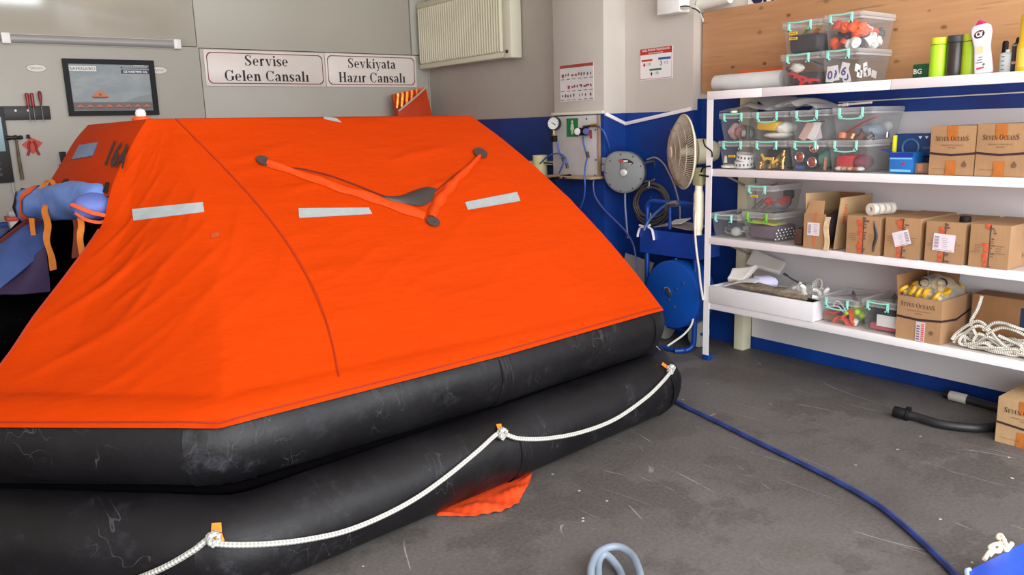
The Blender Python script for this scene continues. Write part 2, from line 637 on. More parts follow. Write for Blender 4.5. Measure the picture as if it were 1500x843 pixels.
def floor_material():
    m = bpy.data.materials.new('stained_concrete')
    m.use_nodes = True
    t = NT(m)
    g = t.new('ShaderNodeNewGeometry').outputs['Position']
    big = t.noise(0.9, g, 8, 0.62)
    base = t.ramp(big, [(0.3, lin((68, 63, 61))), (0.47, lin((89, 84, 82))), (0.6, lin((102, 96, 93))), (0.75, lin((78, 69, 64)))])
    patch = t.ramp(t.noise(2.3, g, 9, 0.65), [(0.5, (0, 0, 0)), (0.56, (1, 1, 1))])
    base = t.mix(t.math('MULTIPLY', patch, 0.75), base, lin((70, 63, 59)))
    rust = t.ramp(t.noise(1.3, g, 6, 0.6, (1, 1, 1, 1.0)), [(0.58, (0, 0, 0)), (0.8, (1, 1, 1))])
    base = t.mix(t.math('MULTIPLY', rust, 0.5), base, lin((106, 84, 68)))
    fine = t.noise(60.0, g, 4, 0.7)
    base = t.mix(0.35, base, t.ramp(fine, [(0.3, lin((66, 62, 60))), (0.7, lin((122, 118, 114)))]))
    # old scratches: thin lines where a stretched, warped noise crosses its middle
    for rot, st, wdt, amt in ((0.5, (5, 0.9, 1), 0.0020, 0.55), (2.5, (4, 1.2, 1), 0.0018, 0.55), (0.1, (6, 1.4, 1), 0.0022, 0.4), (2.0, (4, 0.8, 1), 0.0016, 0.5), (1.2, (3, 0.9, 1), 0.0014, 0.5)):
        n = t.noise(0.6, g, 0.0, 0.4, (*st, rot))
        line = t.math('LESS_THAN', t.math('ABSOLUTE', t.math('SUBTRACT', n, 0.5)), wdt)
        gate = t.ramp(t.noise(2.2, g, 3, 0.6, (1, 1, 1, rot)), [(0.56, (0, 0, 0)), (0.64, (1, 1, 1))])
        base = t.mix(t.math('MULTIPLY', t.math('MULTIPLY', line, gate), amt), base, lin((196, 188, 180)))
    # paint drips and chips
    v = t.new('ShaderNodeTexVoronoi')
    v.inputs['Scale'].default_value = 8.0
    t.link(g, v.inputs['Vector'])
    spot = t.math('LESS_THAN', v.outputs['Distance'], t.math('MULTIPLY', t.noise(30.0, g, 2), 0.1))
    gate = t.ramp(t.noise(1.7, g, 3), [(0.48, (0, 0, 0)), (0.52, (1, 1, 1))])
    base = t.mix(t.math('MULTIPLY', spot, gate), base, lin((205, 200, 194)))
    t.col(base)
    t.link(t.ramp(big, [(0.3, (0.5, 0.5, 0.5)), (0.7, (0.72, 0.72, 0.72))]), t.bsdf.inputs['Roughness'])
    t.bump(t.noise(22.0, g, 7, 0.7), 0.14, 0.01)
    return m


def wood_material():
    m = bpy.data.materials.new('pine_board')
    m.use_nodes = True
    t = NT(m)
    g = t.new('ShaderNodeNewGeometry').outputs['Position']
    grain = t.noise(5.0, g, 6, 0.6, (1, 0.5, 9))
    base = t.ramp(grain, [(0.25, lin((178, 128, 86))), (0.5, lin((188, 138, 95))), (0.75, lin((200, 150, 106)))])
    wide = t.noise(1.4, g, 3, 0.5, (1, 0.6, 3))
    base = t.mix(0.3, base, t.ramp(wide, [(0.3, lin((168, 114, 72))), (0.7, lin((214, 166, 120)))]))
    v = t.new('ShaderNodeTexVoronoi')
    v.voronoi_dimensions = '2D'
    v.inputs['Scale'].default_value = 7.0
    sp = t.new('ShaderNodeSeparateXYZ')
    t.link(g, sp.inputs[0])
    cb = t.new('ShaderNodeCombineXYZ')
    t.link(t.math('MULTIPLY', sp.outputs[1], 0.62), cb.inputs[0])
    t.link(sp.outputs[2], cb.inputs[1])
    t.link(cb.outputs[0], v.inputs['Vector'])
    some = t.new('ShaderNodeSeparateXYZ')
    t.link(v.outputs['Color'], some.inputs[0])
    pick = t.math('GREATER_THAN', some.outputs[0], 0.42)
    wob = t.math('MULTIPLY_ADD', t.noise(22.0, g, 3), 0.14, -0.06)
    d = t.math('ADD', v.outputs['Distance'], wob)
    knot = t.ramp(d, [(0.05, (1, 1, 1)), (0.10, (0, 0, 0))])
    base = t.mix(t.math('MULTIPLY', t.math('MULTIPLY', knot, pick), t.math('MULTIPLY_ADD', some.outputs[1], 0.5, 0.4)), base, lin((92, 52, 30)))
    streak = t.ramp(t.noise(2.4, g, 2, 0.5, (1, 0.8, 13)), [(0.66, (0, 0, 0)), (0.74, (1, 1, 1))])
    base = t.mix(t.math('MULTIPLY', streak, 0.5), base, lin((120, 74, 44)))
    t.col(base)
    t.bsdf.inputs['Roughness'].default_value = 0.6
    t.bump(grain, 0.08, 0.004)
    return m


def canopy_material():
    m = bpy.data.materials.new('orange_canopy_fabric')
    m.use_nodes = True
    t = NT(m)
    g = t.new('ShaderNodeNewGeometry')
    pos = g.outputs['Position']
    n = t.noise(1.2, pos, 4)
    outer = t.ramp(n, [(0.3, (0.465, 0.0335, 0.0003)), (0.7, (0.515, 0.0385, 0.0003))])
    soil = t.ramp(t.noise(5.0, pos, 7, 0.7), [(0.66, (0, 0, 0)), (0.78, (1, 1, 1))])
    outer = t.mix(t.math('MULTIPLY', soil, 0.1), outer, (0.22, 0.022, 0.003))
    t.col(t.mix(g.outputs['Backfacing'], outer, (0.012, 0.007, 0.018)))
    t.bsdf.inputs['Roughness'].default_value = 0.62
    t.bsdf.inputs['Specular IOR Level'].default_value = 0.06
    a = t.noise(2.2, pos, 3, 0.5, (1.0, 2.0, 5.0, 0.3))
    b = t.noise(7.0, pos, 5, 0.55, (1.0, 1.0, 2.6, 0.9))
    h = t.math('ADD', t.math('MULTIPLY', a, 0.7), t.math('MULTIPLY', b, 0.35))
    t.bump(h, 0.3, 0.05)
    return m


def rubber_material(name, scuff):
    m = bpy.data.materials.new(name)
    m.use_nodes = True
    t = NT(m)
    pos = t.new('ShaderNodeNewGeometry').outputs['Position']
    n = t.noise(2.5, pos, 6, 0.6)
    c = t.ramp(n, [(0.3, lin((10, 8, 10))), (0.7, lin((20, 18, 22)))])
    dust = t.ramp(t.noise(6.0, pos, 9, 0.75), [(0.56, (0, 0, 0)), (0.74, (1, 1, 1))])
    c = t.mix(t.math('MULTIPLY', dust, 0.13 + scuff), c, lin((100, 100, 112)))
    for rot, st in ((0.4, (7, 0.5, 3)), (2.1, (6, 0.6, 4))):
        s = t.noise(1.3, pos, 2, 0.5, (*st, rot))
        line = t.math('LESS_THAN', t.math('ABSOLUTE', t.math('SUBTRACT', s, 0.5)), 0.003)
        gate = t.ramp(t.noise(3.0, pos, 3), [(0.53, (0, 0, 0)), (0.6, (1, 1, 1))])
        c = t.mix(t.math('MULTIPLY', t.math('MULTIPLY', line, gate), 0.10), c, lin((150, 150, 155)))
    t.col(c)
    t.link(t.ramp(n, [(0.3, (0.42, 0.42, 0.42)), (0.7, (0.58, 0.58, 0.58))]), t.bsdf.inputs['Roughness'])
    t.bsdf.inputs['Specular IOR Level'].default_value = 0.35
    t.bump(t.noise(5.0, pos, 8, 0.6), 0.25 + scuff, 0.02)
    return m


def rope_material(name, rgb, freq=150.0):
    m = bpy.data.materials.new(name)
    m.use_nodes = True
    t = NT(m)
    uv = t.new('ShaderNodeUVMap').outputs[0]
    sp = t.new('ShaderNodeSeparateXYZ')
    t.link(uv, sp.inputs[0])
    u = t.math('MULTIPLY', sp.outputs[0], freq)
    v = t.math('MULTIPLY', sp.outputs[1], 2 * PI * 2)
    w = t.math('MULTIPLY', t.math('SINE', t.math('ADD', u, v)), t.math('SINE', t.math('SUBTRACT', u, v)))
    w = t.math('MULTIPLY_ADD', w, 0.5, 0.5)
    c = lin(rgb)
    t.col(t.ramp(w, [(0.2, tuple(x * 0.5 for x in c)), (0.7, c)]))
    t.bsdf.inputs['Roughness'].default_value = 0.8
    t.bump(w, 0.8, 0.004)
    return m


def cardboard_material(name, rgb):
    m = bpy.data.materials.new(name)
    m.use_nodes = True
    t = NT(m)
    o = t.coord('Object')
    c = lin(rgb)
    n = t.noise(5.0, o, 6, 0.6)
    flute = t.noise(3.0, o, 2, 0.5, (40, 40, 2))
    base = t.ramp(n, [(0.3, tuple(v * 0.86 for v in c)), (0.7, tuple(min(1, v * 1.08) for v in c))])
    base = t.mix(0.18, base, t.ramp(flute, [(0.35, tuple(v * 0.8 for v in c)), (0.65, tuple(min(1, v * 1.15) for v in c))]))
    t.col(base)
    t.bsdf.inputs['Roughness'].default_value = 0.75
    t.bump(t.noise(9.0, o, 5), 0.2, 0.01)
    return m


def poster_material():
    m = bpy.data.materials.new('stormy_sea_print')
    m.use_nodes = True
    t = NT(m)
    o = t.coord('Object')
    sea = t.noise(3.2, o, 7, 0.6, (1.0, 1.0, 2.4))
    c = t.ramp(sea, [(0.25, lin((70, 84, 88))), (0.5, lin((104, 114, 116))), (0.75, lin((138, 138, 138)))])
    sp = t.new('ShaderNodeSeparateXYZ')
    t.link(o, sp.inputs[0])
    low = t.math('GREATER_THAN', t.math('MULTIPLY_ADD', sp.outputs[0], 0.28, 0.14), t.math('MULTIPLY_ADD', t.noise(6.0, o, 4), 0.12, sp.outputs[2]))
    c = t.mix(t.math('MULTIPLY', low, 0.6), c, lin((66, 76, 76)))
    t.col(c)
    t.bsdf.inputs['Roughness'].default_value = 0.28
    return m


M_WALL_R = wall_material('painted_plaster_right', 'right')
M_FLOOR = floor_material()
M_WOOD = wood_material()
M_CANOPY = canopy_material()
M_RUBBER = rubber_material('black_rubber', 0.0)
M_CUFF = rubber_material('scuffed_rubber', 0.16)
M_ROPE = rope_material('white_braided_rope', (206, 204, 196), 230.0)
M_ROPE2 = rope_material('twisted_white_rope', (224, 218, 204), 330.0)
M_BLUEHOSE = rope_material('blue_rubber_hose', (44, 62, 128), 20.0)
M_CARD = cardboard_material('cardboard', (172, 132, 93))
M_CARD_DARK = cardboard_material('cardboard_dark', (150, 108, 70))
M_CARD_LIGHT = cardboard_material('cardboard_light', (184, 150, 109))
M_POSTER = poster_material()
WHITE_PANEL = mat('white_panel', (176, 170, 156), 0.09, spec=0.9, vary=0.03, scale=1.5)
WHITE_PANEL_UP = mat('white_panel_matt', (176, 170, 156), 0.45, vary=0.03, scale=1.5)
WHITE_PANEL_LOW = mat('white_panel_low', (178, 174, 164), 0.45, vary=0.03, scale=1.5)
WHITE_STEEL = mat('white_painted_steel', (240, 235, 236), 0.4, vary=0.03, scale=4, bump=0.05)
SHELF_BACK = mat('white_backing_sheet', (222, 218, 220), 0.45, vary=0.04, scale=2)
CREAM = mat('cream_paint', (226, 220, 200), 0.5, vary=0.05)
CREAM_RAD = mat('cream_radiator', (216, 209, 184), 0.4, vary=0.02)
BLUE_PAINT = mat('blue_enamel', (6, 60, 140), 0.35, vary=0.12, scale=8)
BLUE_DARK = mat('blue_paint_skirting', (14, 74, 158), 0.5, vary=0.15, scale=5)
BLACK = mat('black_plastic', (20, 19, 20), 0.55, spec=0.25)
DARKGREY = mat('dark_grey_plastic', (58, 60, 64), 0.5)
STEEL = mat('bare_steel', (170, 170, 168), 0.3, 0.9)
BRASS = mat('brass', (205, 170, 95), 0.28, 0.9)
COPPER = mat('copper', (205, 130, 95), 0.3, 0.9)
CHROME = mat('chrome', (225, 225, 225), 0.12, 1.0)
WHITE = mat('white_plastic', (238, 236, 232), 0.4, vary=0.03)
OFFWHITE = mat('offwhite_plastic', (222, 218, 206), 0.5, vary=0.05)
PAPER = mat('white_paper', (236, 232, 230), 0.7, vary=0.02)
RED = mat('red_plastic', (196, 44, 38), 0.45)
REDPRINT = mat('red_print', (192, 50, 44), 0.6)
DKREDPRINT = mat('dark_red_print', (128, 44, 42), 0.6)
INK = mat('dark_ink', (44, 30, 32), 0.6)
BLUEINK = mat('blue_ink', (40, 84, 160), 0.6)
GREENINK = mat('green_ink', (28, 116, 72), 0.6)
NAVY = mat('navy_print', (26, 34, 72), 0.5)
ORANGE = mat('orange_plastic', (238, 92, 30), 0.5)
ORANGE_CLOTH = mat('orange_cloth', (236, 74, 20), 0.7, vary=0.1, scale=9)
ORANGE_WEB = mat('orange_webbing', (200, 112, 30), 0.8, vary=0.1, scale=30)
YELLOW = mat('yellow_plastic', (246, 206, 30), 0.4)
YELLOWTAG = mat('yellow_label', (244, 200, 44), 0.6, vary=0.03)
LIME = mat('lime_lacquer', (176, 226, 40), 0.35, vary=0.04)
GREEN = mat('green_print', (20, 120, 64), 0.5)
MINT = mat('mint_plastic', (150, 226, 208), 0.35, vary=0.03)
GREENCLIP = mat('green_clip', (120, 196, 60), 0.4)
PURPLE = mat('purple_print', (84, 64, 140), 0.6)
PINK = mat('magenta_plastic', (206, 34, 110), 0.4)
GREY = mat('grey_plastic', (128, 130, 128), 0.45)
REELGREY = mat('reel_grey', (112, 116, 116), 0.4, vary=0.04)
SILVERTAPE = mat('silver_tape', (158, 166, 166), 0.35, 0.1, vary=0.07, scale=30, bump=0.3, bscale=40)
BAGFILM = clear('bag_film', (215, 212, 210), 0.55, 0.18)
BOXCLEAR = clear('clear_box_plastic', (176, 176, 178), 0.93, 0.10)
LIDCLEAR = clear('cloudy_lid_plastic', (214, 212, 210), 0.78, 0.2)
RAFTBLUE = mat('blue_raft_cloth', (104, 134, 200), 0.65, vary=0.15, scale=10)
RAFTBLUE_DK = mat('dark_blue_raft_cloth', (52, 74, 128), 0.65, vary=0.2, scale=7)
PADGREY = mat('grey_foam', (206, 202, 194), 0.8, vary=0.05)
BURLAP = mat('grey_brown_burlap', (134, 120, 98), 0.9, vary=0.4, scale=40, bump=0.5, bscale=90)
TUBEGREY = mat('frosted_tube_cover', (160, 156, 154), 0.35, vary=0.03)
FANBEIGE = mat('beige_fan_plastic', (222, 214, 190), 0.4, vary=0.05)
WIRE = mat('fan_wire', (176, 162, 140), 0.5)
HAMMERWOOD = mat('hammer_wood', (110, 92, 70), 0.7, vary=0.2, scale=20)
TARP = mat('blue_tarp', (40, 86, 210), 0.4, vary=0.15, scale=5, bump=0.2, bscale=12)

# ------------------------------------------------------------------ setting
XS, XD, XC, YA, ZC = 4.70, 4.60, 4.373, 7.40, 4.5
Y1, Y2, Y3 = 3.874, 4.546, 5.129     # where shelf recess, pillar side and pillar end are
m = MB()
m.box((0.75, 3.05, -0.05), (8.3, 9.1, 0.1))
structure('floor', m, M_FLOOR)
m = MB()
m.box((0.75, 3.05, ZC + 0.05), (8.3, 9.1, 0.1))
structure('ceiling', m, mat('ceiling_paint', (214, 208, 200), 0.7))
m = MB()
m.prism([(XS, -1.4), (XS, Y1), (XD, Y1), (XD, Y2), (XC, Y2), (XC, Y3), (XD, Y3), (XD, YA + 0.06), (4.9, YA + 0.06), (4.9, -1.4)], ZC)
structure('wall_right', m, M_WALL_R, bevel=0.004)
m = MB()
m.box((-3.3, 3.0, ZC / 2), (0.2, 8.8, ZC))
structure('wall_left', m, mat('plaster_left', (205, 198, 186), 0.6))
m = MB()                                      # front wall behind the camera: door opening plus a gap added for fill light
for x0, x1, z0, z1 in ((-3.2, -2.4, 0, ZC), (3.0, 3.15, 0, ZC), (4.45, 4.7, 0, ZC), (-2.4, 3.0, 4.25, ZC), (3.15, 4.45, 3.35, ZC), (3.15, 4.45, 0, 1.35)):
    m.box(((x0 + x1) / 2, -1.4, (z0 + z1) / 2), (x1 - x0, 0.2, z1 - z0))
structure('wall_front', m, mat('plaster_front', (205, 198, 186), 0.6))

# back wall of sandwich panels with open joints
m = MB()
m.box((0.75, YA + 0.12, ZC / 2), (7.9, 0.12, ZC))
back = structure('wall_back', m, mat('dark_joint', (70, 66, 62), 0.8))
for x0, x1, z0, z1, mm in ((-3.2, 2.252, 2.364, ZC, WHITE_PANEL), (2.258, 4.395, 2.356, ZC, WHITE_PANEL_UP), (4.409, 4.598, 2.356, ZC, WHITE_PANEL_LOW),
                           (-3.2, 2.266, 0.985, 2.359, WHITE_PANEL_LOW), (2.272, 4.598, 0.985, 2.35, WHITE_PANEL_LOW),
                           (-3.2, 2.266, 0.0, 0.98, BLUE_DARK), (2.272, 4.598, 0.0, 0.98, BLUE_DARK)):
    p = MB()
    p.box(((x0 + x1) / 2, YA + 0.03, (z0 + z1) / 2), (x1 - x0, 0.06, z1 - z0))
    p.build('panel', mm, back, bevel=0.002)
m = MB()
m.box((4.592, YA - 0.008, 1.2), (0.014, 0.014, 2.1))
structure('trim_1', m, WHITE_PANEL)

# white backing sheet behind the shelves, from just above the floor up to the blue band
m = MB()
m.box((4.69, 1.03, 0.856), (0.016, 4.70, 1.53))
structure('trim_2', m, SHELF_BACK, bevel=0.002)

# blue painted skirting already shows as the bare wall under that sheet

# ------------------------------------------------------------------ life raft
RR = 0.17
UPC = [(0.83, 2.885), (2.04, 2.925), (3.14, 3.03), (3.60, 3.65), (3.60, 5.25), (3.05, 5.95), (0.9, 6.0), (-0.12, 5.3), (-0.12, 3.75)]
LOC = [(0.79, 2.70), (2.05, 2.825), (3.20, 2.955), (3.68, 3.62), (3.68, 5.3), (3.1, 6.03), (0.86, 6.08), (-0.2, 5.34), (-0.2, 3.70)]
ZU, ZL = 0.505, 0.17


def fillet(poly, r=0.09, k=4):
    out = []
    n = len(poly)
    for i in range(n):
        a, b, c = Vector(poly[i - 1]), Vector(poly[i]), Vector(poly[(i + 1) % n])
        u, w = (a - b).normalized(), (c - b).normalized()
        d = min(r, (a - b).length * 0.3, (c - b).length * 0.3)
        p, q = b + u * d, b + w * d
        for j in range(k + 1):
            t = j / k
            out.append(p * (1 - t) ** 2 + b * 2 * t * (1 - t) + q * t * t)
    return out


def ring_tube(poly, z, r, n=24, sub=0.12):
    """a closed sausage along a filleted outline"""
    f = fillet(poly)
    pts = []
    for i in range(len(f)):
        a, b = f[i], f[(i + 1) % len(f)]
        k = max(1, int((b - a).length / sub))
        pts += [a + (b - a) * (j / k) for j in range(k)]
    mb = MB()
    m_ = len(pts)
    vs, fs = [], []
    for i in range(m_):
        t = (pts[(i + 1) % m_] - pts[i - 1]).normalized()
        nx, ny = t.y, -t.x
        for k in range(n):
            a = 2 * PI * k / n
            w = 1 + 0.008 * math.sin(i * 0.9) * math.sin(a * 2 + i)
            vs.append((pts[i].x + nx * r * math.cos(a) * w, pts[i].y + ny * r * math.cos(a) * w, z + r * math.sin(a) * w))
    for i in range(m_):
        j = (i + 1) % m_
        for k in range(n):
            k2 = (k + 1) % n
            fs.append((i * n + k, i * n + k2, j * n + k2, j * n + k))
    return mb.add(vs, fs), pts


raft = wthing('life_raft', 'large inflated orange tent life raft with two black buoyancy tubes on the floor', 'life raft', (1.75, 4.4, 0.0))
lo_mb, lo_pts = ring_tube(LOC, ZL, RR)
up_mb, up_pts = ring_tube(UPC, ZU, RR)
lo_mb.build('lower_tube', M_RUBBER, raft, angle=80)
up_mb.build('upper_tube', M_RUBBER, raft, angle=80)
# strip of glued fabric between the two tubes
m = MB()
st_mb, _ = ring_tube([(x * 0.5 + a * 0.5, y * 0.5 + b * 0.5) for (x, y), (a, b) in zip(UPC, LOC)], 0.338, 0.022, 8)
st_mb.build('joint_strip', mat('black_joint_rubber', (6, 5, 6), 0.9, spec=0.0), raft, angle=80)
m = MB()
m.prism([(p.x, p.y) for p in fillet(LOC)], 0.03, z0=0.12)
m.build('raft_floor', mat('raft_floor_rubber', (16, 15, 18), 0.7), raft, smooth=False)


def offset_ring(poly, off):
    """mitred outward offset of a polygon wound anticlockwise"""
    n = len(poly)
    out = []
    for i in range(n):
        a, b, c = Vector(poly[i - 1]), Vector(poly[i]), Vector(poly[(i + 1) % n])
        t1, t2 = (b - a).normalized(), (c - b).normalized()
        n1, n2 = Vector((t1.y, -t1.x)), Vector((t2.y, -t2.x))
        k = (n1 + n2)
        out.append(b + k / k.length * off / max(0.4, math.cos(n1.angle(n2) / 2)))
    return out


HEM = 0.146
ZH = 0.600
ring = [Vector((p.x, p.y, ZH)) for p in offset_ring(UPC, HEM)]
rA, rM, rB, rD1, rD2, rE1, rE2, rF, rC = ring
R0, R1 = P(215, 175, Y=4.05), Vector((2.80, 4.05, 1.672))
R0b, R1b = P(129, 183, Y=4.75), Vector((2.75, 4.80, 1.672))
SEAM_TOP = Vector((1.10, 4.05, 1.684))
SEAM_BASE = rA.lerp(rM, 0.36)
E_END = rA.lerp(rC, 0.74)


def lerp_path(pts, u):
    d = [(b - a).length for a, b in zip(pts, pts[1:])]
    s = u * sum(d)
    for k, l in enumerate(d):
        if s <= l or k == len(d) - 1:
            return pts[k].lerp(pts[k + 1], max(0.0, min(1.0, s / l if l else 0)))
        s -= l


# measured course of the entrance edge, in the upright plane through its two ends
def in_plane(px, py, A, B):
    n = Vector((B.y - A.y, -(B.x - A.x)))
    r = ray(px, py)
    t = (n.x * (A.x - EYE.x) + n.y * (A.y - EYE.y)) / (n.x * r.x + n.y * r.y)
    return EYE + r * t


E_LOW = [E_END] + [in_plane(x, y, R0, E_END) for x, y in ((0, 537), (50, 465), (100, 400), (148, 332), (158, 295))]
E_UP = [in_plane(x, y, R0, E_END) for x, y in ((160, 287), (166, 268), (176, 245), (190, 218), (203, 194))] + [R0]
E_PTS = catmull(E_LOW + E_UP[1:], 6)
E_LEN = [0.0]
for _a, _b in zip(E_PTS, E_PTS[1:]):
    E_LEN.append(E_LEN[-1] + (_b - _a).length)


def poly_at(pts, lens, v):
    s = v * lens[-1]
    for k in range(len(pts) - 1):
        if s <= lens[k + 1] or k == len(pts) - 2:
            return pts[k].lerp(pts[k + 1], max(0.0, min(1.0, (s - lens[k]) / max(1e-9, lens[k + 1] - lens[k]))))


def clear_of_tube(p):
    """keeps the hem of the cloth lying on the upper tube, never inside it"""
    if p.z > 0.85:
        return p
    q = Vector((p.x, p.y))
    best, foot = 9, None
    for i in range(len(up_pts)):
        a, b = up_pts[i], up_pts[(i + 1) % len(up_pts)]
        ab = b - a
        t = max(0, min(1, (q - a).dot(ab) / ab.length_squared))
        f = a + ab * t
        if (q - f).length < best:
            best, foot = (q - f).length, f
    d = Vector((q.x - foot.x, q.y - foot.y, p.z - ZU))
    if d.length < RR + 0.010 and d.length > 1e-6:
        return Vector((foot.x, foot.y, ZU)) + d.normalized() * (RR + 0.010)
    return p


def front_uv(u, v):
    """u 0: entrance edge, .25: corner A, .34: seam base, 1: right end; v 0: hem, 1: ridge"""
    ua, us = 0.25, 0.36
    if u < ua:
        b = E_END.lerp(rA, u / ua)
        t = R0.lerp(SEAM_TOP, u / us)
    elif u < us:
        b = rA.lerp(SEAM_BASE, (u - ua) / (us - ua))
        t = R0.lerp(SEAM_TOP, u / us)
    else:
        b = lerp_path([SEAM_BASE, rM, rB], (u - us) / (1 - us))
        t = SEAM_TOP.lerp(R1, (u - us) / (1 - us))
    p = b.lerp(t, v)
    w = max(0.0, 1 - u / ua) ** 1.3
    if w > 0:
        p += (poly_at(E_PTS, E_LEN, v) - E_END.lerp(R0, v)) * w
    # the seam bows towards the middle of the raft on its way up
    if u > 0.02:
        bw = math.exp(-((u - us) / (0.13 if u < us else 0.22)) ** 2)
        p.x += 0.17 * bw * math.sin(PI * v ** 0.85) * min(1, u / 0.1)
    # front slope: slightly hollow near the seam, full towards the right end
    full = -0.02 + 0.095 * max(0.0, (u - us) / (1 - us)) ** 1.3 if u > us else -0.02 - 0.03 * (1 - w) * max(0, (us - u) / us)
    s = 4 * v * (1 - v)
    nrm = Vector((0.12 if u > us else -0.4, -0.62, 0.7)).normalized()
    p += nrm * full * s * (1 if u > ua * 0.3 else u / (ua * 0.3))
    # tension wrinkles, pulled out of the cloth where it is stretched
    def crease(ph, sharp=3.0):
        return (1 - abs(math.sin(ph))) ** sharp

    q = 0.0
    if u > us:
        x = (u - us) / (1 - us)
        wb = 1.8 * mnoise.noise(Vector((x * 3.1, v * 2.3, 1.7)))
        g1 = max(0.0, mnoise.noise(Vector((x * 4.0, v * 3.0, 5.1))) + 0.15)
        g2 = max(0.0, mnoise.noise(Vector((x * 3.0 + 9, v * 4.0, 2.2))) + 0.05)
        k = math.sin(PI * v) ** 0.5
        q += 0.018 * (crease(19 * v - 3.4 * x + wb) - 0.25) * g1 * k
        q += 0.014 * (crease(33 * v - 7.5 * x - 1.3 * wb) - 0.25) * g2 * k
        q += 0.010 * (crease(9 * v + 14 * x + wb) - 0.25) * max(0.0, x - 0.55) * 2 * g1 * k
        q += -0.006 * math.exp(-((u - us - 0.004) / 0.006) ** 2) * math.sin(PI * v)
    else:
        x = u / us
        wb = 1.5 * mnoise.noise(Vector((x * 2.6 + 4, v * 2.1, 0.3)))
        g1 = max(0.0, mnoise.noise(Vector((x * 3.0 + 2, v * 3.4, 7.7))) + 0.25)
        g2 = max(0.0, mnoise.noise(Vector((x * 4.2, v * 3.0 + 5, 3.3))) + 0.1)
        k = math.sin(PI * min(1.0, v * 1.02)) ** 0.5 * min(1.0, x * 4)
        q += 0.019 * (crease(15 * (v - 0.95 * x) + wb) - 0.25) * g1 * k
        q += 0.014 * (crease(26 * (v - 0.7 * x) - wb) - 0.25) * g2 * k
        q += 0.010 * (crease(22 * x + 3 * v + wb) - 0.25) * max(0.0, v - 0.5) * g1 * k
    return clear_of_tube(p + nrm * q)


FRONT_NU, FRONT_NV = 230, 110
cn = MB()
cn.grid(front_uv, FRONT_NU, FRONT_NV)


# entrance face with the capacity mark, above the rolled flap
def entrance_edge(v):
    return front_uv(0.0, v)


F_END = rC.lerp(rF, 0.92)


F_UP = catmull([P(50, 300, Y=4.95), P(62, 283, Y=4.92), P(80, 255, Y=4.87), P(95, 230, Y=4.83), P(110, 205, Y=4.79), R0b], 6)
E_UPC = catmull(E_UP, 6)


def entrance_uv(u, v):
    k = v * (len(E_UPC) - 1)
    i = min(int(k), len(E_UPC) - 2)
    p = E_UPC[i].lerp(E_UPC[i + 1], k - i).lerp(F_UP[i].lerp(F_UP[i + 1], k - i), u)
    return p + Vector((-1, -0.2, 0.1)) * (0.03 * math.sin(PI * u) * math.sin(PI * v) ** 0.5 + 0.004 * math.sin(14 * v + 3 * u) * math.sin(PI * u))


cn.grid(lambda u, v: entrance_uv(1 - u, v), 30, 24)


def roof_uv(u, v):
    a = front_uv(u, 1.0)
    b = R0b.lerp(R1b, u)
    p = a.lerp(b, v)
    p.z += 0.012 * math.sin(PI * v) * min(1, u * 8)
    return p


cn.grid(roof_uv, FRONT_NU, 8)
# back half, unseen from the doors, closes the tent
back_ring = [F_END, rE2, rE1, rD2]


F_PTS = catmull([F_END, P(-70, 405, Y=5.0), P(-30, 374, Y=4.98), P(0, 349, Y=4.96), P(34, 318, Y=4.95), P(50, 300, Y=4.95), P(62, 283, Y=4.92), P(80, 255, Y=4.87), P(95, 230, Y=4.83), P(110, 205, Y=4.79), R0b], 6)
F_LEN = [0.0]
for _a, _b in zip(F_PTS, F_PTS[1:]):
    F_LEN.append(F_LEN[-1] + (_b - _a).length)


def back_uv(u, v):
    p = lerp_path([F_END, rE2, rE1, rD2], u).lerp(R0b.lerp(R1b, u), v) + Vector((0, 0.03, 0.03)) * 4 * v * (1 - v) * u
    return p + (poly_at(F_PTS, F_LEN, v) - F_END.lerp(R0b, v)) * (1 - u) ** 3


cn.grid(lambda u, v: back_uv(1 - u, v), 40, 12)


def end_uv(u, v):
    b = lerp_path([rB, rD1, rD2], u)
    t = front_uv(1.0, 1.0).lerp(R1b, u)
    p0, p1 = front_uv(1.0, v), back_uv(1.0, v)
    q = b.lerp(t, v)
    return q + (p0 - rB.lerp(front_uv(1.0, 1.0), v)) * (1 - u) + (p1 - rD2.lerp(R1b, v)) * u


cn.grid(end_uv, 24, FRONT_NV)
canopy = cn.build('canopy', M_CANOPY, raft, angle=38)
# the normals must face outwards: the roof tells
_me = canopy.data
_up = [p for p in _me.polygons if abs(p.normal.z) > 0.95]
if sum(p.normal.z * p.area for p in _up) < 0:
    _me.flip_normals()
TREE = BVHTree.FromPolygons([Vector(v) for v in cn.v], cn.f)


def on_canopy(px, py, lift=0.004):
    d = ray(px, py).normalized()
    h, n, i, dist = TREE.ray_cast(EYE, d)
    if h is None:
        return EYE + d * 4.5
    if n.dot(d) > 0:
        n = -n
    return h + n * lift


def decal(quad, nu=10, nv=4, lift=0.004, thick=0.003):
    """a sheet lying on the canopy between four sight points: lower left, lower right, upper right, upper left"""
    a, b, c, d = [Vector((*q, 0)) for q in quad]
    mb = MB()

    def fn(u, v):
        q = a.lerp(b, u).lerp(d.lerp(c, u), v)
        return on_canopy(q.x, q.y, lift)
    return mb.grid(fn, nu, nv, thick=thick)


def tube_dist(p, pts, z, r):
    q = Vector((p.x, p.y))
    best = 9
    for i in range(len(pts)):
        a, b = pts[i], pts[(i + 1) % len(pts)]
        ab = b - a
        t = max(0, min(1, (q - a).dot(ab) / ab.length_squared))
        best = min(best, (q - a - ab * t).length)
    return math.hypot(best, p.z - z) - r


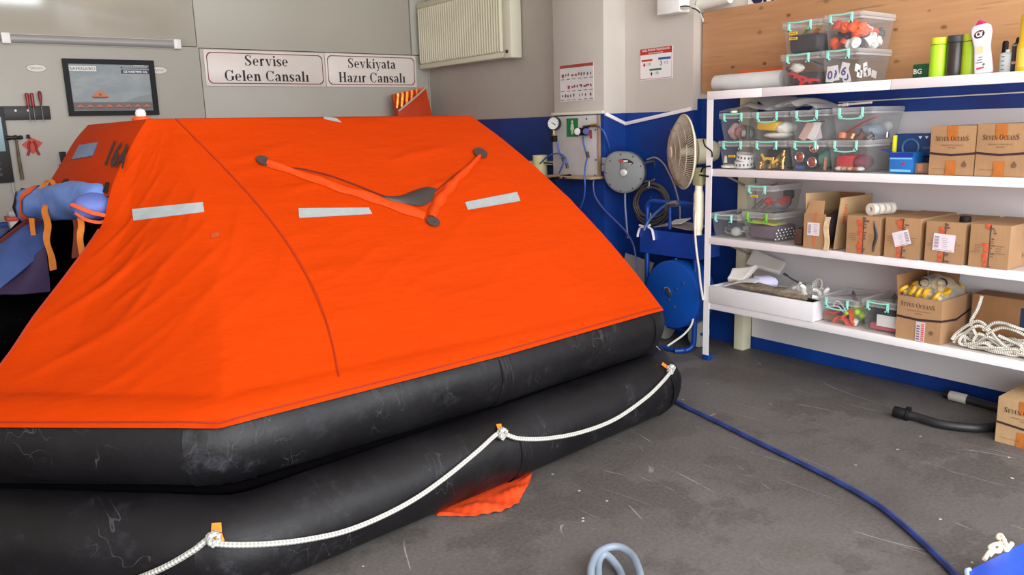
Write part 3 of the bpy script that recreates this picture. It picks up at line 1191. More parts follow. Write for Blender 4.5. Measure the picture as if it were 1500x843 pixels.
def on_tubes(px, py, lift=0.0, which='both'):
    d = ray(px, py).normalized()
    t, best = 2.0, (9, 2.0)
    for _ in range(160):
        p = EYE + d * t
        s = min(tube_dist(p, lo_pts, ZL, RR) if which != 'up' else 9, tube_dist(p, up_pts, ZU, RR) if which != 'low' else 9) - lift
        if s < best[0]:
            best = (s, t)
        if s < 0.0008:
            break
        t += max(0.0008, s * 0.8)
        if t > 8:
            break
    return EYE + d * best[1]


# reflective tapes
for q in ([(196, 324), (299, 311), (297, 297), (194, 307)], [(438, 320), (545, 314), (540, 305), (437, 306)], [(685, 308), (762, 295), (757, 282), (681, 297)], [(476, 175), (500, 180), (493, 174), (470, 170.8)]):
    decal(q).build('reflective_tape', SILVERTAPE, raft, angle=60)


def disc_on(px, py, rx, ry, mtl, name):
    mb = MB()

    def fn(u, v):
        a = 2 * PI * u
        return on_canopy(px + rx * v * math.cos(a), py - ry * v * math.sin(a) + 0.25 * rx * v * math.cos(a), 0.009)
    mb.grid(fn, 20, 3, thick=0.006)
    return mb.build(name, mtl, raft, angle=60)


PATCH = mat('dark_brown_patch', (62, 50, 46), 0.6)
for x, y in ((384.5, 237.5), (703, 226.5), (633.5, 327)):
    disc_on(x, y, 10, 6.5, PATCH, 'anchor_disc')


# rain-catching gutter: two padded fabric channels meeting in a V
def gutter(path, widths, name):
    mb = MB()
    p = catmull([(x, y, 0) for x, y in path], 8)
    n = len(p) - 1

    def fn(u, v):
        k = min(int(u * n), n - 1)
        q = p[k].lerp(p[k + 1], u * n - k)
        d = (p[k + 1] - p[k]).normalized()
        w = widths[0] + (widths[1] - widths[0]) * min(1, u * 1.6) if u < 0.6 else widths[1] + (widths[2] - widths[1]) * (u - 0.6) / 0.4
        nx, ny = -d.y, d.x
        o = (v - 0.5) * w * (1 + 0.12 * math.sin(31 * u))
        lift = 0.004 + 0.020 * math.sin(PI * min(1, max(0, v))) ** 0.7 * (1 + 0.25 * math.sin(23 * u))
        return on_canopy(q.x + nx * o, q.y + ny * o, lift)
    mb.grid(fn, n * 3, 8, thick=0.0)
    return mb.build(name, mat('orange_gutter', (206, 64, 14), 0.6, vary=0.06, spec=0.1), raft, angle=80)


gutter([(390, 240), (430, 253), (470, 267), (505, 279), (545, 291), (585, 305), (622, 317)], (8, 11, 13), 'rain_gutter')
gutter([(702, 231), (685, 248), (665, 268), (648, 288), (637, 305), (632, 320)], (6, 17, 14), 'rain_gutter')
# dark pocket and outlet between the channels
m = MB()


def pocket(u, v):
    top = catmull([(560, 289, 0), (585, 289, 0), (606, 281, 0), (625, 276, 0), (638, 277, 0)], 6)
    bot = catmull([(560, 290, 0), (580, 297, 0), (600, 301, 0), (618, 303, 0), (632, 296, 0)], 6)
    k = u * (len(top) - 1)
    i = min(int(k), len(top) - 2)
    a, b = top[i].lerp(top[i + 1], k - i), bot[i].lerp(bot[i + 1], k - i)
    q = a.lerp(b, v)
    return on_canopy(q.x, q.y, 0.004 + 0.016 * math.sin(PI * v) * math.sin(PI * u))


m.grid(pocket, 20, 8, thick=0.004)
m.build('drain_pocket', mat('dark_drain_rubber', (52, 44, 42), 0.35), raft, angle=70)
# dark slit along the upper lip of each channel
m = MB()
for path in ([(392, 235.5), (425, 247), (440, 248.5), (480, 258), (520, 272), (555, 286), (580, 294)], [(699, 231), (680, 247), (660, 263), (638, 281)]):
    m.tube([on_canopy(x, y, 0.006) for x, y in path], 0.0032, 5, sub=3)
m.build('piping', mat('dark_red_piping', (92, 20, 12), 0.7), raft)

# roof seam and hem stitching
m = MB()
m.tube([front_uv(0.36, k / 20) + Vector((-0.1, -0.5, 0.5)) * 0.004 for k in range(1, 21)], 0.0026, 5, sub=0)
m.tube([front_uv(k / 60, 0.012) + Vector((0, -0.5, 0.5)) * 0.004 for k in range(61)], 0.003, 5, sub=0)
m.tube([entrance_edge(k / 30) + Vector((-0.003, -0.002, 0.0)) for k in range(20)], 0.005, 6, sub=0)
m.build('seam', mat('orange_seam', (150, 36, 6), 0.7), raft)

# small worn patch
decal([(308, 350), (321, 347), (321, 341), (310, 343)], 4, 3, 0.004).build('repair_patch', mat('worn_patch', (158, 62, 20), 0.7), raft)

# capacity mark, window and lamp on the entrance side
bk = MB()
vs, fs, w = text_mesh('16A', 0.03, 1.05)
quad = [(153, 240), (181, 246), (193, 211), (167, 205)]
_a, _b, _c = on_canopy(118, 238, 0.008), on_canopy(160, 246, 0.008), on_canopy(172, 205, 0.008)
_n = (_b - _a).cross(_c - _a)


def on_face(px, py):
    r = ray(px, py)
    return EYE + r * (_n.dot(_a - EYE) / _n.dot(r))


qa, qb, qc, qd = [Vector((*q, 0)) for q in quad]
bk.add([on_face(*((qa.lerp(qb, x / w)).lerp(qd.lerp(qc, x / w), y))[:2]) for x, y in vs], fs)
bk.build('lettering', INK, raft)
decal([(106, 234), (136, 229), (144, 209), (117, 213)], 8, 6, 0.004, 0.004).build('window', mat('blue_window_film', (58, 92, 140), 0.3, vary=0.15, scale=12), raft)
m = MB()
LP = Vector((1.035, 4.42, 1.687))
m.lathe([(0.045, 0), (0.045, 0.012), (0.03, 0.02), (0.0, 0.02)], 20, Matrix.Translation(LP))
lamp_base = m.build('lamp', ORANGE, raft)
m = MB()
m.lathe([(0.024, 0.018), (0.026, 0.035), (0.02, 0.052), (0.0, 0.06)], 16, Matrix.Translation(LP - raft.location))
m.build('lamp_dome', WHITE, lamp_base)

# glued corner cuffs on the two tubes
for poly, pts, z, name in ((UPC, up_pts, ZU, 'upper'), (LOC, lo_pts, ZL, 'lower')):
    for ci, half in ((0, 0.075), (1, 0.03), (2, 0.05)):
        c = Vector(poly[ci])
        i0 = min(range(len(pts)), key=lambda i: (pts[i] - c).length)
        span = [i0]
        for s in (-1, 1):
            i, acc = i0, 0.0
            while acc < half:
                j = (i + s) % len(pts)
                acc += (pts[j] - pts[i]).length
                i = j
                span = ([i] + span) if s < 0 else (span + [i])
        mb = MB()
        # resample the short stretch so the cuff is just as long as wanted
        def at_len(s_):
            i, step = i0, 1 if s_ >= 0 else -1
            left = abs(s_)
            while True:
                j = (i + step) % len(pts)
                d_ = (pts[j] - pts[i]).length
                if d_ >= left or d_ == 0:
                    return pts[i].lerp(pts[j], left / d_ if d_ else 0)
                left -= d_
                i = j

        def fn(u, v):
            s_ = (u - 0.5) * 2 * half
            p = at_len(s_)
            t = (at_len(s_ + 0.02) - at_len(s_ - 0.02)).normalized()
            a = -1.15 + 1.68 * v
            r = RR + 0.004 + 0.003 * math.sin(9 * v + 20 * u + ci)
            return (p.x + t.y * r * math.cos(a), p.y - t.x * r * math.cos(a), z + r * math.sin(a))
        mb.grid(fn, 8, 22, thick=0.003)
        mb.build('corner_cuff', M_CUFF, raft, angle=70)

# grab line looped along the lower tube, held by patches with orange tabs
line_px = [(215, 843), (250, 827), (285, 806), (305, 791), (316, 797), (350, 799), (400, 797), (450, 791), (505, 779), (560, 757), (610, 730), (655, 698), (700, 661), (727, 637), (738, 636),
           (760, 643), (800, 643), (850, 634), (900, 615), (945, 584), (970, 560), (984, 543)]
line = [on_tubes(x, y, 0.012, 'low') for x, y in line_px]
ext = [on_tubes(170, 860, 0.012, 'low')]
m = MB()
m.tube(ext + line, 0.0105, 8, sub=6)
m.build('grab_line', M_ROPE, raft, angle=80)
for (kx, ky), tabs in (((312, 789), [((309, 781), (325, 780), (324, 766), (310, 767)), ((314, 795), (329, 793), (325, 781), (312, 782))]),
                       ((735, 635), [((731, 634), (739, 641), (734, 621), (727, 622))]),
                       ((982, 541), [((969, 534), (978, 541), (981, 538), (971, 531))])):
    m = MB()
    c = on_tubes(kx, ky, 0.016, 'low')
    for k in range(3):
        a = 2.1 * k
        m.tube([c + Vector((math.cos(a + j) * 0.017, -0.006 + 0.012 * math.sin(2 * j + a), math.sin(a + j) * 0.02)) for j in (0, 1.2, 2.4, 3.6, 4.8)], 0.009, 7, sub=4)
    knot = m.build('line_knot', M_ROPE, raft, angle=80)
    for tq in tabs:
        a, b, c_, d = [Vector((*q, 0)) for q in tq]
        mb = MB()
        mb.grid(lambda u, v: on_tubes(*(a.lerp(b, u).lerp(d.lerp(c_, u), v))[:2], 0.012, 'low'), 4, 4, thick=0.003)
        tb = mb.build('tab', mat('orange_tab', (232, 128, 30), 0.6), raft)
# thin clear cord from the far corner
m = MB()
m.tube([on_tubes(984, 541, 0.02, 'low'), P(976, 528, Y=3.02), P(969, 516, Y=3.06), on_tubes(962, 508, 0.006, 'up')], 0.0025, 5)
m.build('cord', mat('clear_cord', (200, 205, 205), 0.3), raft)

# ---- entrance: rolled flap, its lining sheet, straps
m = MB()
roll = [P(160, 304, Y=3.96), P(140, 297, Y=4.1), P(112, 292, Y=4.35), P(85, 296, Y=4.6), P(60, 300, Y=4.82), P(42, 302, Y=4.95)]
roll = catmull(roll, 6)


def roll_uv(u, v):
    k = u * (len(roll) - 1)
    i = min(int(k), len(roll) - 2)
    p = roll[i].lerp(roll[i + 1], k - i)
    d = (roll[i + 1] - roll[i]).normalized()
    a = Vector((0, 0, 1))
    b = d.cross(a).normalized()
    q = 2 * PI * v
    r = 0.082 * (1 + 0.10 * math.sin(17 * u + 2 * math.sin(3 * q)) + 0.07 * math.sin(3 * q + 9 * u)) * (1.06 - 0.12 * abs(u - 0.4)) * min(1, 0.55 + 4 * u)
    return p + (a * math.cos(q) + b * math.sin(q)) * r


m.grid(roll_uv, 60, 20)
m.add([roll_uv(1, k / 20) for k in range(20)] + [roll[-1]], [(k, (k + 1) % 20, 20) for k in range(20)])
flap = m.build('rolled_flap', RAFTBLUE, raft, angle=70)
m = MB()
m.grid(lambda u, v: Vector(roll_uv(0.80 + 0.07 * u, v)) + (Vector(roll_uv(0.83, v)) - roll[int(0.83 * (len(roll) - 1))]).normalized() * 0.006, 4, 20)
m.build('orange_band', mat('orange_band', (226, 84, 28), 0.7), raft, angle=70)
m = MB()
m.grid(lambda u, v: Vector(roll_uv(0.95 + 0.05 * u, v)) + (Vector(roll_uv(0.97, v)) - roll[-2]).normalized() * 0.006, 3, 20)
m.build('black_trim', BLACK, raft, angle=70)
# loose corner of the flap with its orange hem, nearest to the edge
m = MB()
m.ball(P(137, 303, Y=4.0), 1.0, 22, (0.095, 0.085, 0.062), lump=0.09, seed=4)
m.build('flap_corner', mat('pale_blue_raft_cloth', (88, 104, 170), 0.65, vary=0.12, scale=12), raft, angle=80)
m = MB()
m.tube([P(106, 300, Y=3.96), P(118, 305, Y=3.92), P(136, 312, Y=3.9), P(158, 316, Y=3.9)], 0.013, 6, flat=0.6)
m.tube([P(112, 312, Y=3.96), P(126, 322, Y=3.93), P(146, 326, Y=3.92), P(158, 323, Y=3.92)], 0.011, 6, flat=0.6)
m.build('orange_hem', mat('orange_hem', (244, 88, 30), 0.7), raft)
# lower curtain of blue cloth stretched over the tube on the far side
m = MB()


def curtain(u, v):
    top = lerp_path([P(-40, 372, Y=4.75), P(5, 352, Y=4.8), P(38, 328, Y=4.86), P(74, 318, Y=4.9)], u)
    bot = lerp_path([P(-40, 455, Y=4.45), P(0, 424, Y=4.5), P(36, 395, Y=4.55), P(72, 362, Y=4.65)], u)
    p = top.lerp(bot, v)
    return p + Vector((-0.5, -0.5, 0.3)) * (0.05 * math.sin(PI * v) + 0.012 * math.sin(11 * u + 5 * v) * math.sin(PI * v))


m.grid(curtain, 24, 16, thick=0.006)
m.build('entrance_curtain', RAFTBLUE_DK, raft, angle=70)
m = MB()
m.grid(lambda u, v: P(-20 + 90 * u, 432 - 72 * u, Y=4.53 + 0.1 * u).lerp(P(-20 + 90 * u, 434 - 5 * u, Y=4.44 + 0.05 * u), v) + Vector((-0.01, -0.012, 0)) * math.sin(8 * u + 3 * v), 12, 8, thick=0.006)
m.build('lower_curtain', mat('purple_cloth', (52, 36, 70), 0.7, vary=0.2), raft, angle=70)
m = MB()
m.tube([P(-20, 372, Y=4.74), P(5, 351, Y=4.78), P(38, 326, Y=4.84), P(45, 318, Y=4.86)], 0.013, 6)
m.build('edge_band', mat('dark_red_band', (84, 22, 18), 0.7), raft)


def strap(path, Ys, w, name='strap', mtl=ORANGE_WEB):
    mb = MB()
    pts = catmull([P(x, y, Y=yy) for (x, y), yy in zip(path, Ys)], 5)
    side = Vector((0.8, -0.6, 0)) * w / 2
    n = len(pts) - 1

    def fn(u, v):
        k = u * n
        i = min(int(k), n - 1)
        p = pts[i].lerp(pts[i + 1], k - i)
        tw = 0.5 * math.sin(7 * u)
        return p + Vector((side.x * math.cos(tw), side.y * math.cos(tw), 0.3 * w * math.sin(tw))) * (2 * v - 1)
    mb.grid(fn, n, 2, thick=0.003)
    return mb.build(name, mtl, raft, angle=70)


strap([(46, 320), (49, 345), (53, 366), (59, 382)], [4.72, 4.72, 4.72, 4.72], 0.028)
strap([(70, 296), (65, 308), (70, 330), (68, 352), (75, 375), (78, 396)], [4.55, 4.52, 4.52, 4.52, 4.5, 4.5], 0.035)
strap([(50, 300), (60, 297), (71, 296)], [4.7, 4.62, 4.52], 0.04)
strap([(116, 312), (119, 330), (117, 350), (121, 374)], [3.98, 3.98, 3.98, 3.98], 0.03)
strap([(112, 322), (113, 345), (110, 378)], [4.1, 4.12, 4.14], 0.035, 'strap', mat('dark_webbing', (110, 44, 20), 0.8))
strap([(117, 270), (122, 277), (130, 279), (138, 271)], [4.2, 4.15, 4.1, 4.06], 0.035)
strap([(60, 276), (70, 264), (78, 268), (84, 276)], [4.78, 4.74, 4.7, 4.66], 0.04)
for q in ([(85, 279), (91, 279), (101, 263), (95, 263)], [(152, 282), (158, 284), (161, 268), (156, 268)]):
    d_ = decal(q, 3, 6, 0.006, 0.004).build('webbing_loop', BLACK, raft)

# ------------------------------------------------------------------ things on the back wall (they face -Y)
def wallM(x, z, y=YA):
    """x right, y up, z towards the room"""
    return frame_M((x, y, z), (1, 0, 0), (0, 0, 1))


def hang(name, label, cat, x, z, y=YA, group=None):
    return wthing(name, label, cat, (x, y, z), group)


def sign(x0, x1, z0, z1, lines, label):
    s = hang('wall_sign', label, 'sign', (x0 + x1) / 2, z0, group='lettered plates on the back wall')
    m = MB()
    m.box(((x0 + x1) / 2, YA - 0.006, (z0 + z1) / 2), (x1 - x0, 0.012, z1 - z0))
    m.build('plate', mat('sign_white', (226, 216, 208), 0.35, vary=0.02), s, bevel=0.002)
    W, H = x1 - x0, z1 - z0
    M = wallM(x0, z0, YA - 0.0125)
    m = MB()
    i, c, t = 0.02, 0.035, 0.0075
    out = [(i, i + c), (i + c * 0.35, i + c * 0.35), (i + c, i), (W - i - c, i), (W - i - c * 0.35, i + c * 0.35), (W - i, i + c), (W - i, H - i - c), (W - i - c * 0.35, H - i - c * 0.35), (W - i - c, H - i), (i + c, H - i), (i + c * 0.35, H - i - c * 0.35), (i, H - i - c)]
    cx, cy = W / 2, H / 2
    inn = [(a + (t if a < cx else -t), b + (t if b < cy else -t)) for a, b in out]
    n = len(out)
    m.add([(a, b, 0.0006) for a, b in out] + [(a, b, 0.0006) for a, b in inn], [(k, (k + 1) % n, n + (k + 1) % n, n + k) for k in range(n)], M)
    m.build('border', DKREDPRINT, s, smooth=False)
    m = MB()
    for txt, zz, wd in lines:
        lettering(m, txt, 0.094, (W / 2, zz), M, width=wd, serif=True)
    m.build('lettering', INK, s, smooth=False)
    return s


sign(2.30, 3.428, 2.032, 2.342, [('Servise', 0.180, 0.41), ('Gelen Cansalı', 0.045, 0.80)], 'white plate with thin red border reading Servise Gelen Cansalı')
sign(3.436, 4.44, 2.032, 2.346, [('Sevkiyata', 0.180, 0.53), ('Hazır Cansalı', 0.045, 0.745)], 'white plate with thin red border reading Sevkiyata Hazır Cansalı')

# framed sea poster
s = hang('framed_poster', 'black framed poster of a small orange raft on a grey sea', 'poster', 1.53, 1.80)
x0, x1, z0, z1 = 1.192, 1.876, 1.79, 2.236
m = MB()
fw = 0.038
for c, d in ((((x0 + x1) / 2, YA - 0.017, z1 - fw / 2), (x1 - x0, 0.034, fw)), (((x0 + x1) / 2, YA - 0.017, z0 + fw / 2), (x1 - x0, 0.034, fw)),
             ((x0 + fw / 2, YA - 0.017, (z0 + z1) / 2), (fw, 0.034, z1 - z0 - 2 * fw)), ((x1 - fw / 2, YA - 0.017, (z0 + z1) / 2), (fw, 0.034, z1 - z0 - 2 * fw))):
    m.box(c, d)
m.build('frame', BLACK, s)
m = MB()
m.box(((x0 + x1) / 2, YA - 0.008, (z0 + z1) / 2), (x1 - x0 - 0.05, 0.012, z1 - z0 - 0.05))
m.build('print', M_POSTER, s)
M = wallM(x0, z0, YA - 0.0145)
m = MB()
m.box((0.14, 0.372, 0), (0.2, 0.04, 0.002), M)
m.build('white_title', mat('poster_white', (222, 222, 218), 0.5), s)
m = MB()
lettering(m, 'SAFEGARD', 0.024, (0.14, 0.36), M, width=0.185, bold=0.0, lift=0.002)
m.build('lettering', DARKGREY, s, smooth=False)
m = MB()
m.box((0.535, 0.352, 0), (0.22, 0.03, 0.002), M)
m.box((0.535, 0.385, 0), (0.22, 0.012, 0.002), M)
m.build('navy_title', NAVY, s)
m = MB()
lettering(m, 'OZ MARITIME CO.', 0.017, (0.535, 0.344), M, width=0.19, bold=0.03, lift=0.002)
for k in range(12):
    m.box((0.445 + k * 0.016, 0.386, 0.0015), (0.01, 0.004, 0.001), M)
for k in range(6):
    m.box((0.53 + k * 0.014, 0.402, 0.0015), (0.009, 0.006, 0.001), M)
m.build('lettering', WHITE, s, smooth=False)
m = MB()
m.box((0.342, 0.075, 0), (0.6, 0.062, 0.0016), M)
m.build('product_strip', mat('poster_strip', (112, 96, 96), 0.5), s)


def mini_raft(mb, dk, x, z, w, k=0):
    h = w * 0.42
    mb.prism([(x - w / 2, z + h * 0.15), (x - w * 0.28, z + h * 0.62), (x - w * 0.02, z + h), (x + w * 0.22, z + h * 0.72), (x + w * 0.5, z + h * 0.12), (x + w * 0.3, z), (x - w * 0.3, z)], 0.0008, M, 0.0014)
    dk.prism([(x - w / 2, z + h * 0.12), (x + w * 0.5, z + h * 0.1), (x + w * 0.36, z - h * 0.14), (x - w * 0.36, z - h * 0.14)], 0.0008, M, 0.0022)
    dk.prism([(x - w * 0.1, z + h * 0.3), (x + w * 0.02, z + h * 0.62), (x + w * 0.12, z + h * 0.3)], 0.0008, M, 0.0024)


a, b = MB(), MB()
mini_raft(a, b, 0.245, 0.145, 0.13)
for k in range(8):
    mini_raft(a, b, 0.09 + 0.072 * k, 0.066, 0.052)
a.build('raft_print', mat('poster_orange', (206, 112, 70), 0.5), s, smooth=False)
b.build('hull_print', mat('poster_dark', (84, 74, 72), 0.5), s, smooth=False)

# tube light, switched off
s = hang('tube_light', 'long unlit white tube light fitting above the framed poster', 'lamp', 1.46, 2.33)
m = MB()
m.box((1.455, YA - 0.01, 2.375), (1.31, 0.02, 0.075))
m.build('base', OFFWHITE, s, bevel=0.003)
m = MB()
prof = [(math.cos(a) * 0.034, math.sin(a) * 0.034) for a in [PI * k / 12 for k in range(13)]]
m.prism(prof, 1.19, Matrix(((0, 0, 1, 0.86), (0, -1, 0, YA - 0.02), (1, 0, 0, 2.375), (0, 0, 0, 1))))
m.build('diffuser', TUBEGREY, s, angle=50)
m = MB()
for x in (0.83, 2.08):
    m.box((x, YA - 0.028, 2.375), (0.06, 0.056, 0.08))
    m.build('end_cap', WHITE, s, bevel=0.006)
    m = MB()

# oval stickers
for x, lab in ((1.01, 'white oval sticker with dark script beside the framed poster, nearer the tools'), (1.915, 'white oval sticker half hidden behind the framed poster')):
    s = hang('oval_sticker', lab, 'sticker', x, 2.128, group='oval stickers on the back wall')
    m = MB()
    m.prism([(0.07 * math.cos(2 * PI * k / 28), 0.031 * math.sin(2 * PI * k / 28)) for k in range(28)], 0.0015, wallM(x, 2.159, YA - 0.0015))
    m.build('base', mat('sticker_rim', (150, 130, 105), 0.5), s, smooth=False)
    m = MB()
    m.prism([(0.066 * math.cos(2 * PI * k / 28), 0.027 * math.sin(2 * PI * k / 28)) for k in range(28)], 0.0012, wallM(x, 2.159, YA - 0.0027))
    m.build('field', mat('sticker_white', (222, 218, 208), 0.5), s, smooth=False)
    m = MB()
    m.tube([Vector((x - 0.045 + 0.0045 * k, YA - 0.0042, 2.159 + 0.012 * math.sin(k * 1.7) * (1 - 0.02 * k))) for k in range(21)], 0.0022, 5, sub=3, flat=0.4)
    m.build('lettering', INK, s)

# tool rail with three screwdrivers
s = hang('tool_rail', 'black magnetic tool rail holding three red screwdrivers', 'rack', 0.9, 1.765)
m = MB()
m.box((0.86, YA - 0.012, 1.818), (0.40, 0.024, 0.105))
m.build('bar', mat('rail_black', (40, 37, 36), 0.5), s, bevel=0.003)
for x in (0.825, 0.91):
    m = MB()
    m.cyl((x, YA - 0.024, 1.836), (x, YA - 0.027, 1.836), 0.0085)
    m.build('bolt', WHITE, s)
for x, z, mm, kind, lab in ((0.914, 1.862, mat('screwdriver_red', (156, 34, 34), 0.35), 0, 'red screwdriver at the outer end of the row in the black rail'), (0.948, 1.862, mat('screwdriver_red', (156, 34, 34), 0.35), 0, 'red screwdriver in the middle of the row in the black rail'), (1.003, 1.87, mat('dark_red_handle', (128, 36, 34), 0.35), 1, 'dark red screwdriver set a little apart in the black rail')):
    s = hang('screwdriver', lab, 'screwdriver', x, 1.74, YA - 0.035, group='screwdrivers in the tool rail')
    m = MB()
    w = 0.012 if not kind else 0.011
    pr = [(w * 0.8, 0), (w, 0.012), (w * 0.92, 0.035), (w * 1.12, 0.07), (w * 1.1, 0.1), (w * 0.6, 0.107), (0, 0.108)] if not kind else [(w * 0.55, 0), (w * 0.7, 0.02), (w * 1.2, 0.06), (w * 1.25, 0.1), (w * 0.7, 0.113), (0, 0.115)]
    m.lathe(pr, 12, Matrix.Translation((x, YA - 0.035, z)))
    m.build('handle', mm, s)
    m = MB()
    m.cyl((x, YA - 0.035, 1.745), (x, YA - 0.035, z), 0.003, n=8)
    m.build('shaft', STEEL, s)

# hammer
s = hang('hammer', 'ball-peen hammer with a dark head and grey wooden handle hung on two nails', 'hammer', 0.79, 1.30)
m = MB()
m.cyl((0.735, YA - 0.03, 1.632), (0.765, YA - 0.03, 1.632), 0.017)
m.cyl((0.765, YA - 0.03, 1.632), (0.80, YA - 0.03, 1.632), 0.012, 0.019)
m.cyl((0.80, YA - 0.03, 1.632), (0.822, YA - 0.03, 1.632), 0.019, 0.011)
m.ball((0.833, YA - 0.03, 1.632), 0.017, 14)
m.build('head', mat('hammer_iron', (52, 48, 46), 0.45, 0.6), s)
m = MB()
m.tube([(0.80, YA - 0.03, 1.645), (0.80, YA - 0.03, 1.55), (0.80, YA - 0.028, 1.45), (0.803, YA - 0.028, 1.308)], [0.013, 0.013, 0.015, 0.017, 0.017], 10, flat=0.75)
m.build('handle', HAMMERWOOD, s)

# pliers on a red card
s = hang('pliers', 'red-handled pliers hung over a red card on a hook', 'pliers', 0.905, 1.49)
m = MB()
m.prism([(-0.07, 0.0), (0.0, -0.075), (0.075, 0.012), (0.0, 0.055)], 0.003, wallM(0.905, 1.575, YA - 0.004))
m.build('card', mat('red_card', (196, 74, 56), 0.6, vary=0.15, scale=40), s, smooth=False)
for sgn in (-1, 1):
    m = MB()
    m.tube([(0.905 + sgn * 0.012, YA - 0.014, 1.60), (0.905 + sgn * 0.024, YA - 0.014, 1.57), (0.905 + sgn * 0.026, YA - 0.014, 1.53), (0.905 + sgn * 0.04, YA - 0.014, 1.492)], 0.009, 8)
    m.build('handle', mat('plier_grip', (158, 40, 36), 0.45), s)
m = MB()
m.prism([(-0.014, 0), (0.014, 0), (0.01, 0.03), (-0.01, 0.03)], 0.012, wallM(0.885, 1.622, YA - 0.016))
m.build('jaws', BLACK, s)

# framed board at the edge of the view
s = hang('instrument_board', 'tall black framed board with a pale blue upper pane, beside the hammer', 'board', 0.56, 1.285)
m = MB()
m.box((0.555, YA - 0.015, 1.575), (0.385, 0.03, 0.57))
m.build('frame', mat('board_black', (38, 36, 36), 0.5), s, bevel=0.003)
m = MB()
m.box((0.54, YA - 0.031, 1.66), (0.36, 0.004, 0.26))
m.build('pane', mat('pale_blue_pane', (128, 158, 168), 0.2), s)
for r_ in range(4):
    for c_ in range(5):
        m = MB()
        m.box((0.42 + 0.06 * c_, YA - 0.032, 1.48 - 0.042 * r_), (0.03, 0.005, 0.02))
        m.build('key', DARKGREY, s)
m = MB()
m.tube([(0.735, YA - 0.01, 1.288), (0.738, YA - 0.012, 1.2), (0.752, YA - 0.012, 1.1), (0.755, YA - 0.02, 1.02)], 0.011, 8)
m.build('cable', mat('grey_cable', (176, 172, 164), 0.6), s)

# wall switch-like black holder
m = MB()
m.box((1.106, YA - 0.025, 1.455), (0.042, 0.05, 0.11), taper=0.8)
m.box((1.098, YA - 0.03, 1.40), (0.05, 0.06, 0.022))
solo('torch_holder', m, BLACK, 'small black holder on the wall just behind the raft canopy', 'holder', bevel=0.003)

# workbench by the wall with a red crate on it
s = wthing('workbench', 'blue workbench against the back wall behind the raft entrance', 'workbench', (0.5, 7.05, 0))
m = MB()
m.box((0.15, 7.08, 0.93), (1.9, 0.62, 0.05))
m.build('top', BLUE_PAINT, s, bevel=0.004)
for x in (-0.75, 1.05):
    for y in (6.82, 7.34):
        m = MB()
        m.box((x, y, 0.4525), (0.06, 0.06, 0.905))
        m.build('leg', BLUE_PAINT, s)
s = wthing('parts_crate', 'red crate with a clear lid on the blue workbench', 'crate', (0.69, 7.15, 0.956))
m = MB()
m.box((0.70, 7.15, 0.985), (0.11, 0.16, 0.06), taper=0.9)
m.build('body', OFFWHITE, s, bevel=0.004)
m = MB()
m.box((0.70, 7.15, 1.03), (0.14, 0.18, 0.03))
m.build('rim', mat('crate_red', (206, 66, 40), 0.5), s, bevel=0.004)
m = MB()
m.box((0.705, 7.15, 1.065), (0.11, 0.15, 0.038))
m.build('lid', BAGFILM, s, bevel=0.006)

# orange bag with a silver-edged opening, standing in the corner on a shelf bracket
s = wthing('thermal_bag', 'orange foil-lined bag gaping open, hung in the corner below the signs', 'bag', (4.36, 7.2, 1.5))


def bagp(px, py, y=7.1):
    return P(px, py, Y=y)


lipL, lipR, back_l = bagp(583, 163), bagp(624, 128, 7.16), bagp(573, 139, 7.24)
m = MB()


def bag_front(u, v):
    top = lipL.lerp(lipR, u)
    bot = bagp(585, 222).lerp(bagp(640, 205, 7.06), u)
    p = top.lerp(bot, v)
    return p + Vector((-0.25, -1, 0)) * (0.05 * math.sin(PI * u) * (0.4 + 0.6 * v) + 0.006 * math.sin(9 * v + 4 * u))


m.grid(bag_front, 14, 10)


def bag_back(u, v):
    top = back_l.lerp(lipR + Vector((0, 0.05, 0)), u)
    bot = bagp(585, 222, 7.24).lerp(bagp(634, 205, 7.12), u)
    return top.lerp(bot, v) + Vector((0.1, 1, 0)) * 0.02 * math.sin(PI * u)


m.grid(bag_back, 14, 10)
m.grid(lambda u, v: bag_front(0, v).lerp(bag_back(0, v), u), 4, 10)
m.grid(lambda u, v: bag_front(1, v).lerp(bag_back(1, v), u), 4, 10)
m.grid(lambda u, v: bag_front(u, 1).lerp(bag_back(u, 1), v), 14, 2)
m.build('body', mat('bag_orange', (196, 58, 10), 0.6), s, angle=60)
m = MB()
m.tube([bag_front(k / 8, 0.0) + Vector((0, -0.006, 0)) for k in range(9)], 0.016, 6, flat=0.6)
m.build('silver_hem', mat('bag_hem', (190, 180, 165), 0.5), s)
m = MB()
m.grid(lambda u, v: bag_back(u, 0.45 * v) + Vector((0, -0.02 - 0.03 * math.sin(PI * u) * math.sin(21 * u + 4 * v) ** 2 * (1 - u), 0)), 40, 8)
m.build('foil_lining', mat('orange_foil', (236, 110, 40), 0.22, 0.7, vary=0.3, scale=20, bump=0.5, bscale=25), s, angle=60)

# ------------------------------------------------------------------ right wall, far end
# radiator stored high in the corner
s = wthing('radiator', 'large cream ribbed panel radiator fixed high in the far corner', 'radiator', (4.54, 6.62, 2.22))
yl, yr = 7.335, 5.93
m = MB()
zz0, zz1 = 2.262, 2.80
n = 36
vs, fs = [], []
for k in range(n * 4 + 1):
    y = yl - (yl - yr) * k / (n * 4)
    x = 4.452 if k % 4 in (1, 2) else 4.482
    for z, dx in ((zz0, 0.01), (zz0 + 0.012, 0), (zz1 - 0.012, 0), (zz1, 0.01)):
        vs.append((x + dx, y, z))
for k in range(n * 4):
    for j in range(3):
        a = k * 4 + j
        fs.append((a, a + 4, a + 5, a + 1))
m.add(vs, fs)
m.box((4.512, (yl + yr) / 2, (zz0 + zz1) / 2), (0.05, yl - yr, zz1 - zz0))
m.build('ribbed_panel', CREAM_RAD, s, angle=25)
m = MB()
m.box((4.525, (yl + yr) / 2 + 0.02, 2.235), (0.11, yl - yr + 0.04, 0.05))
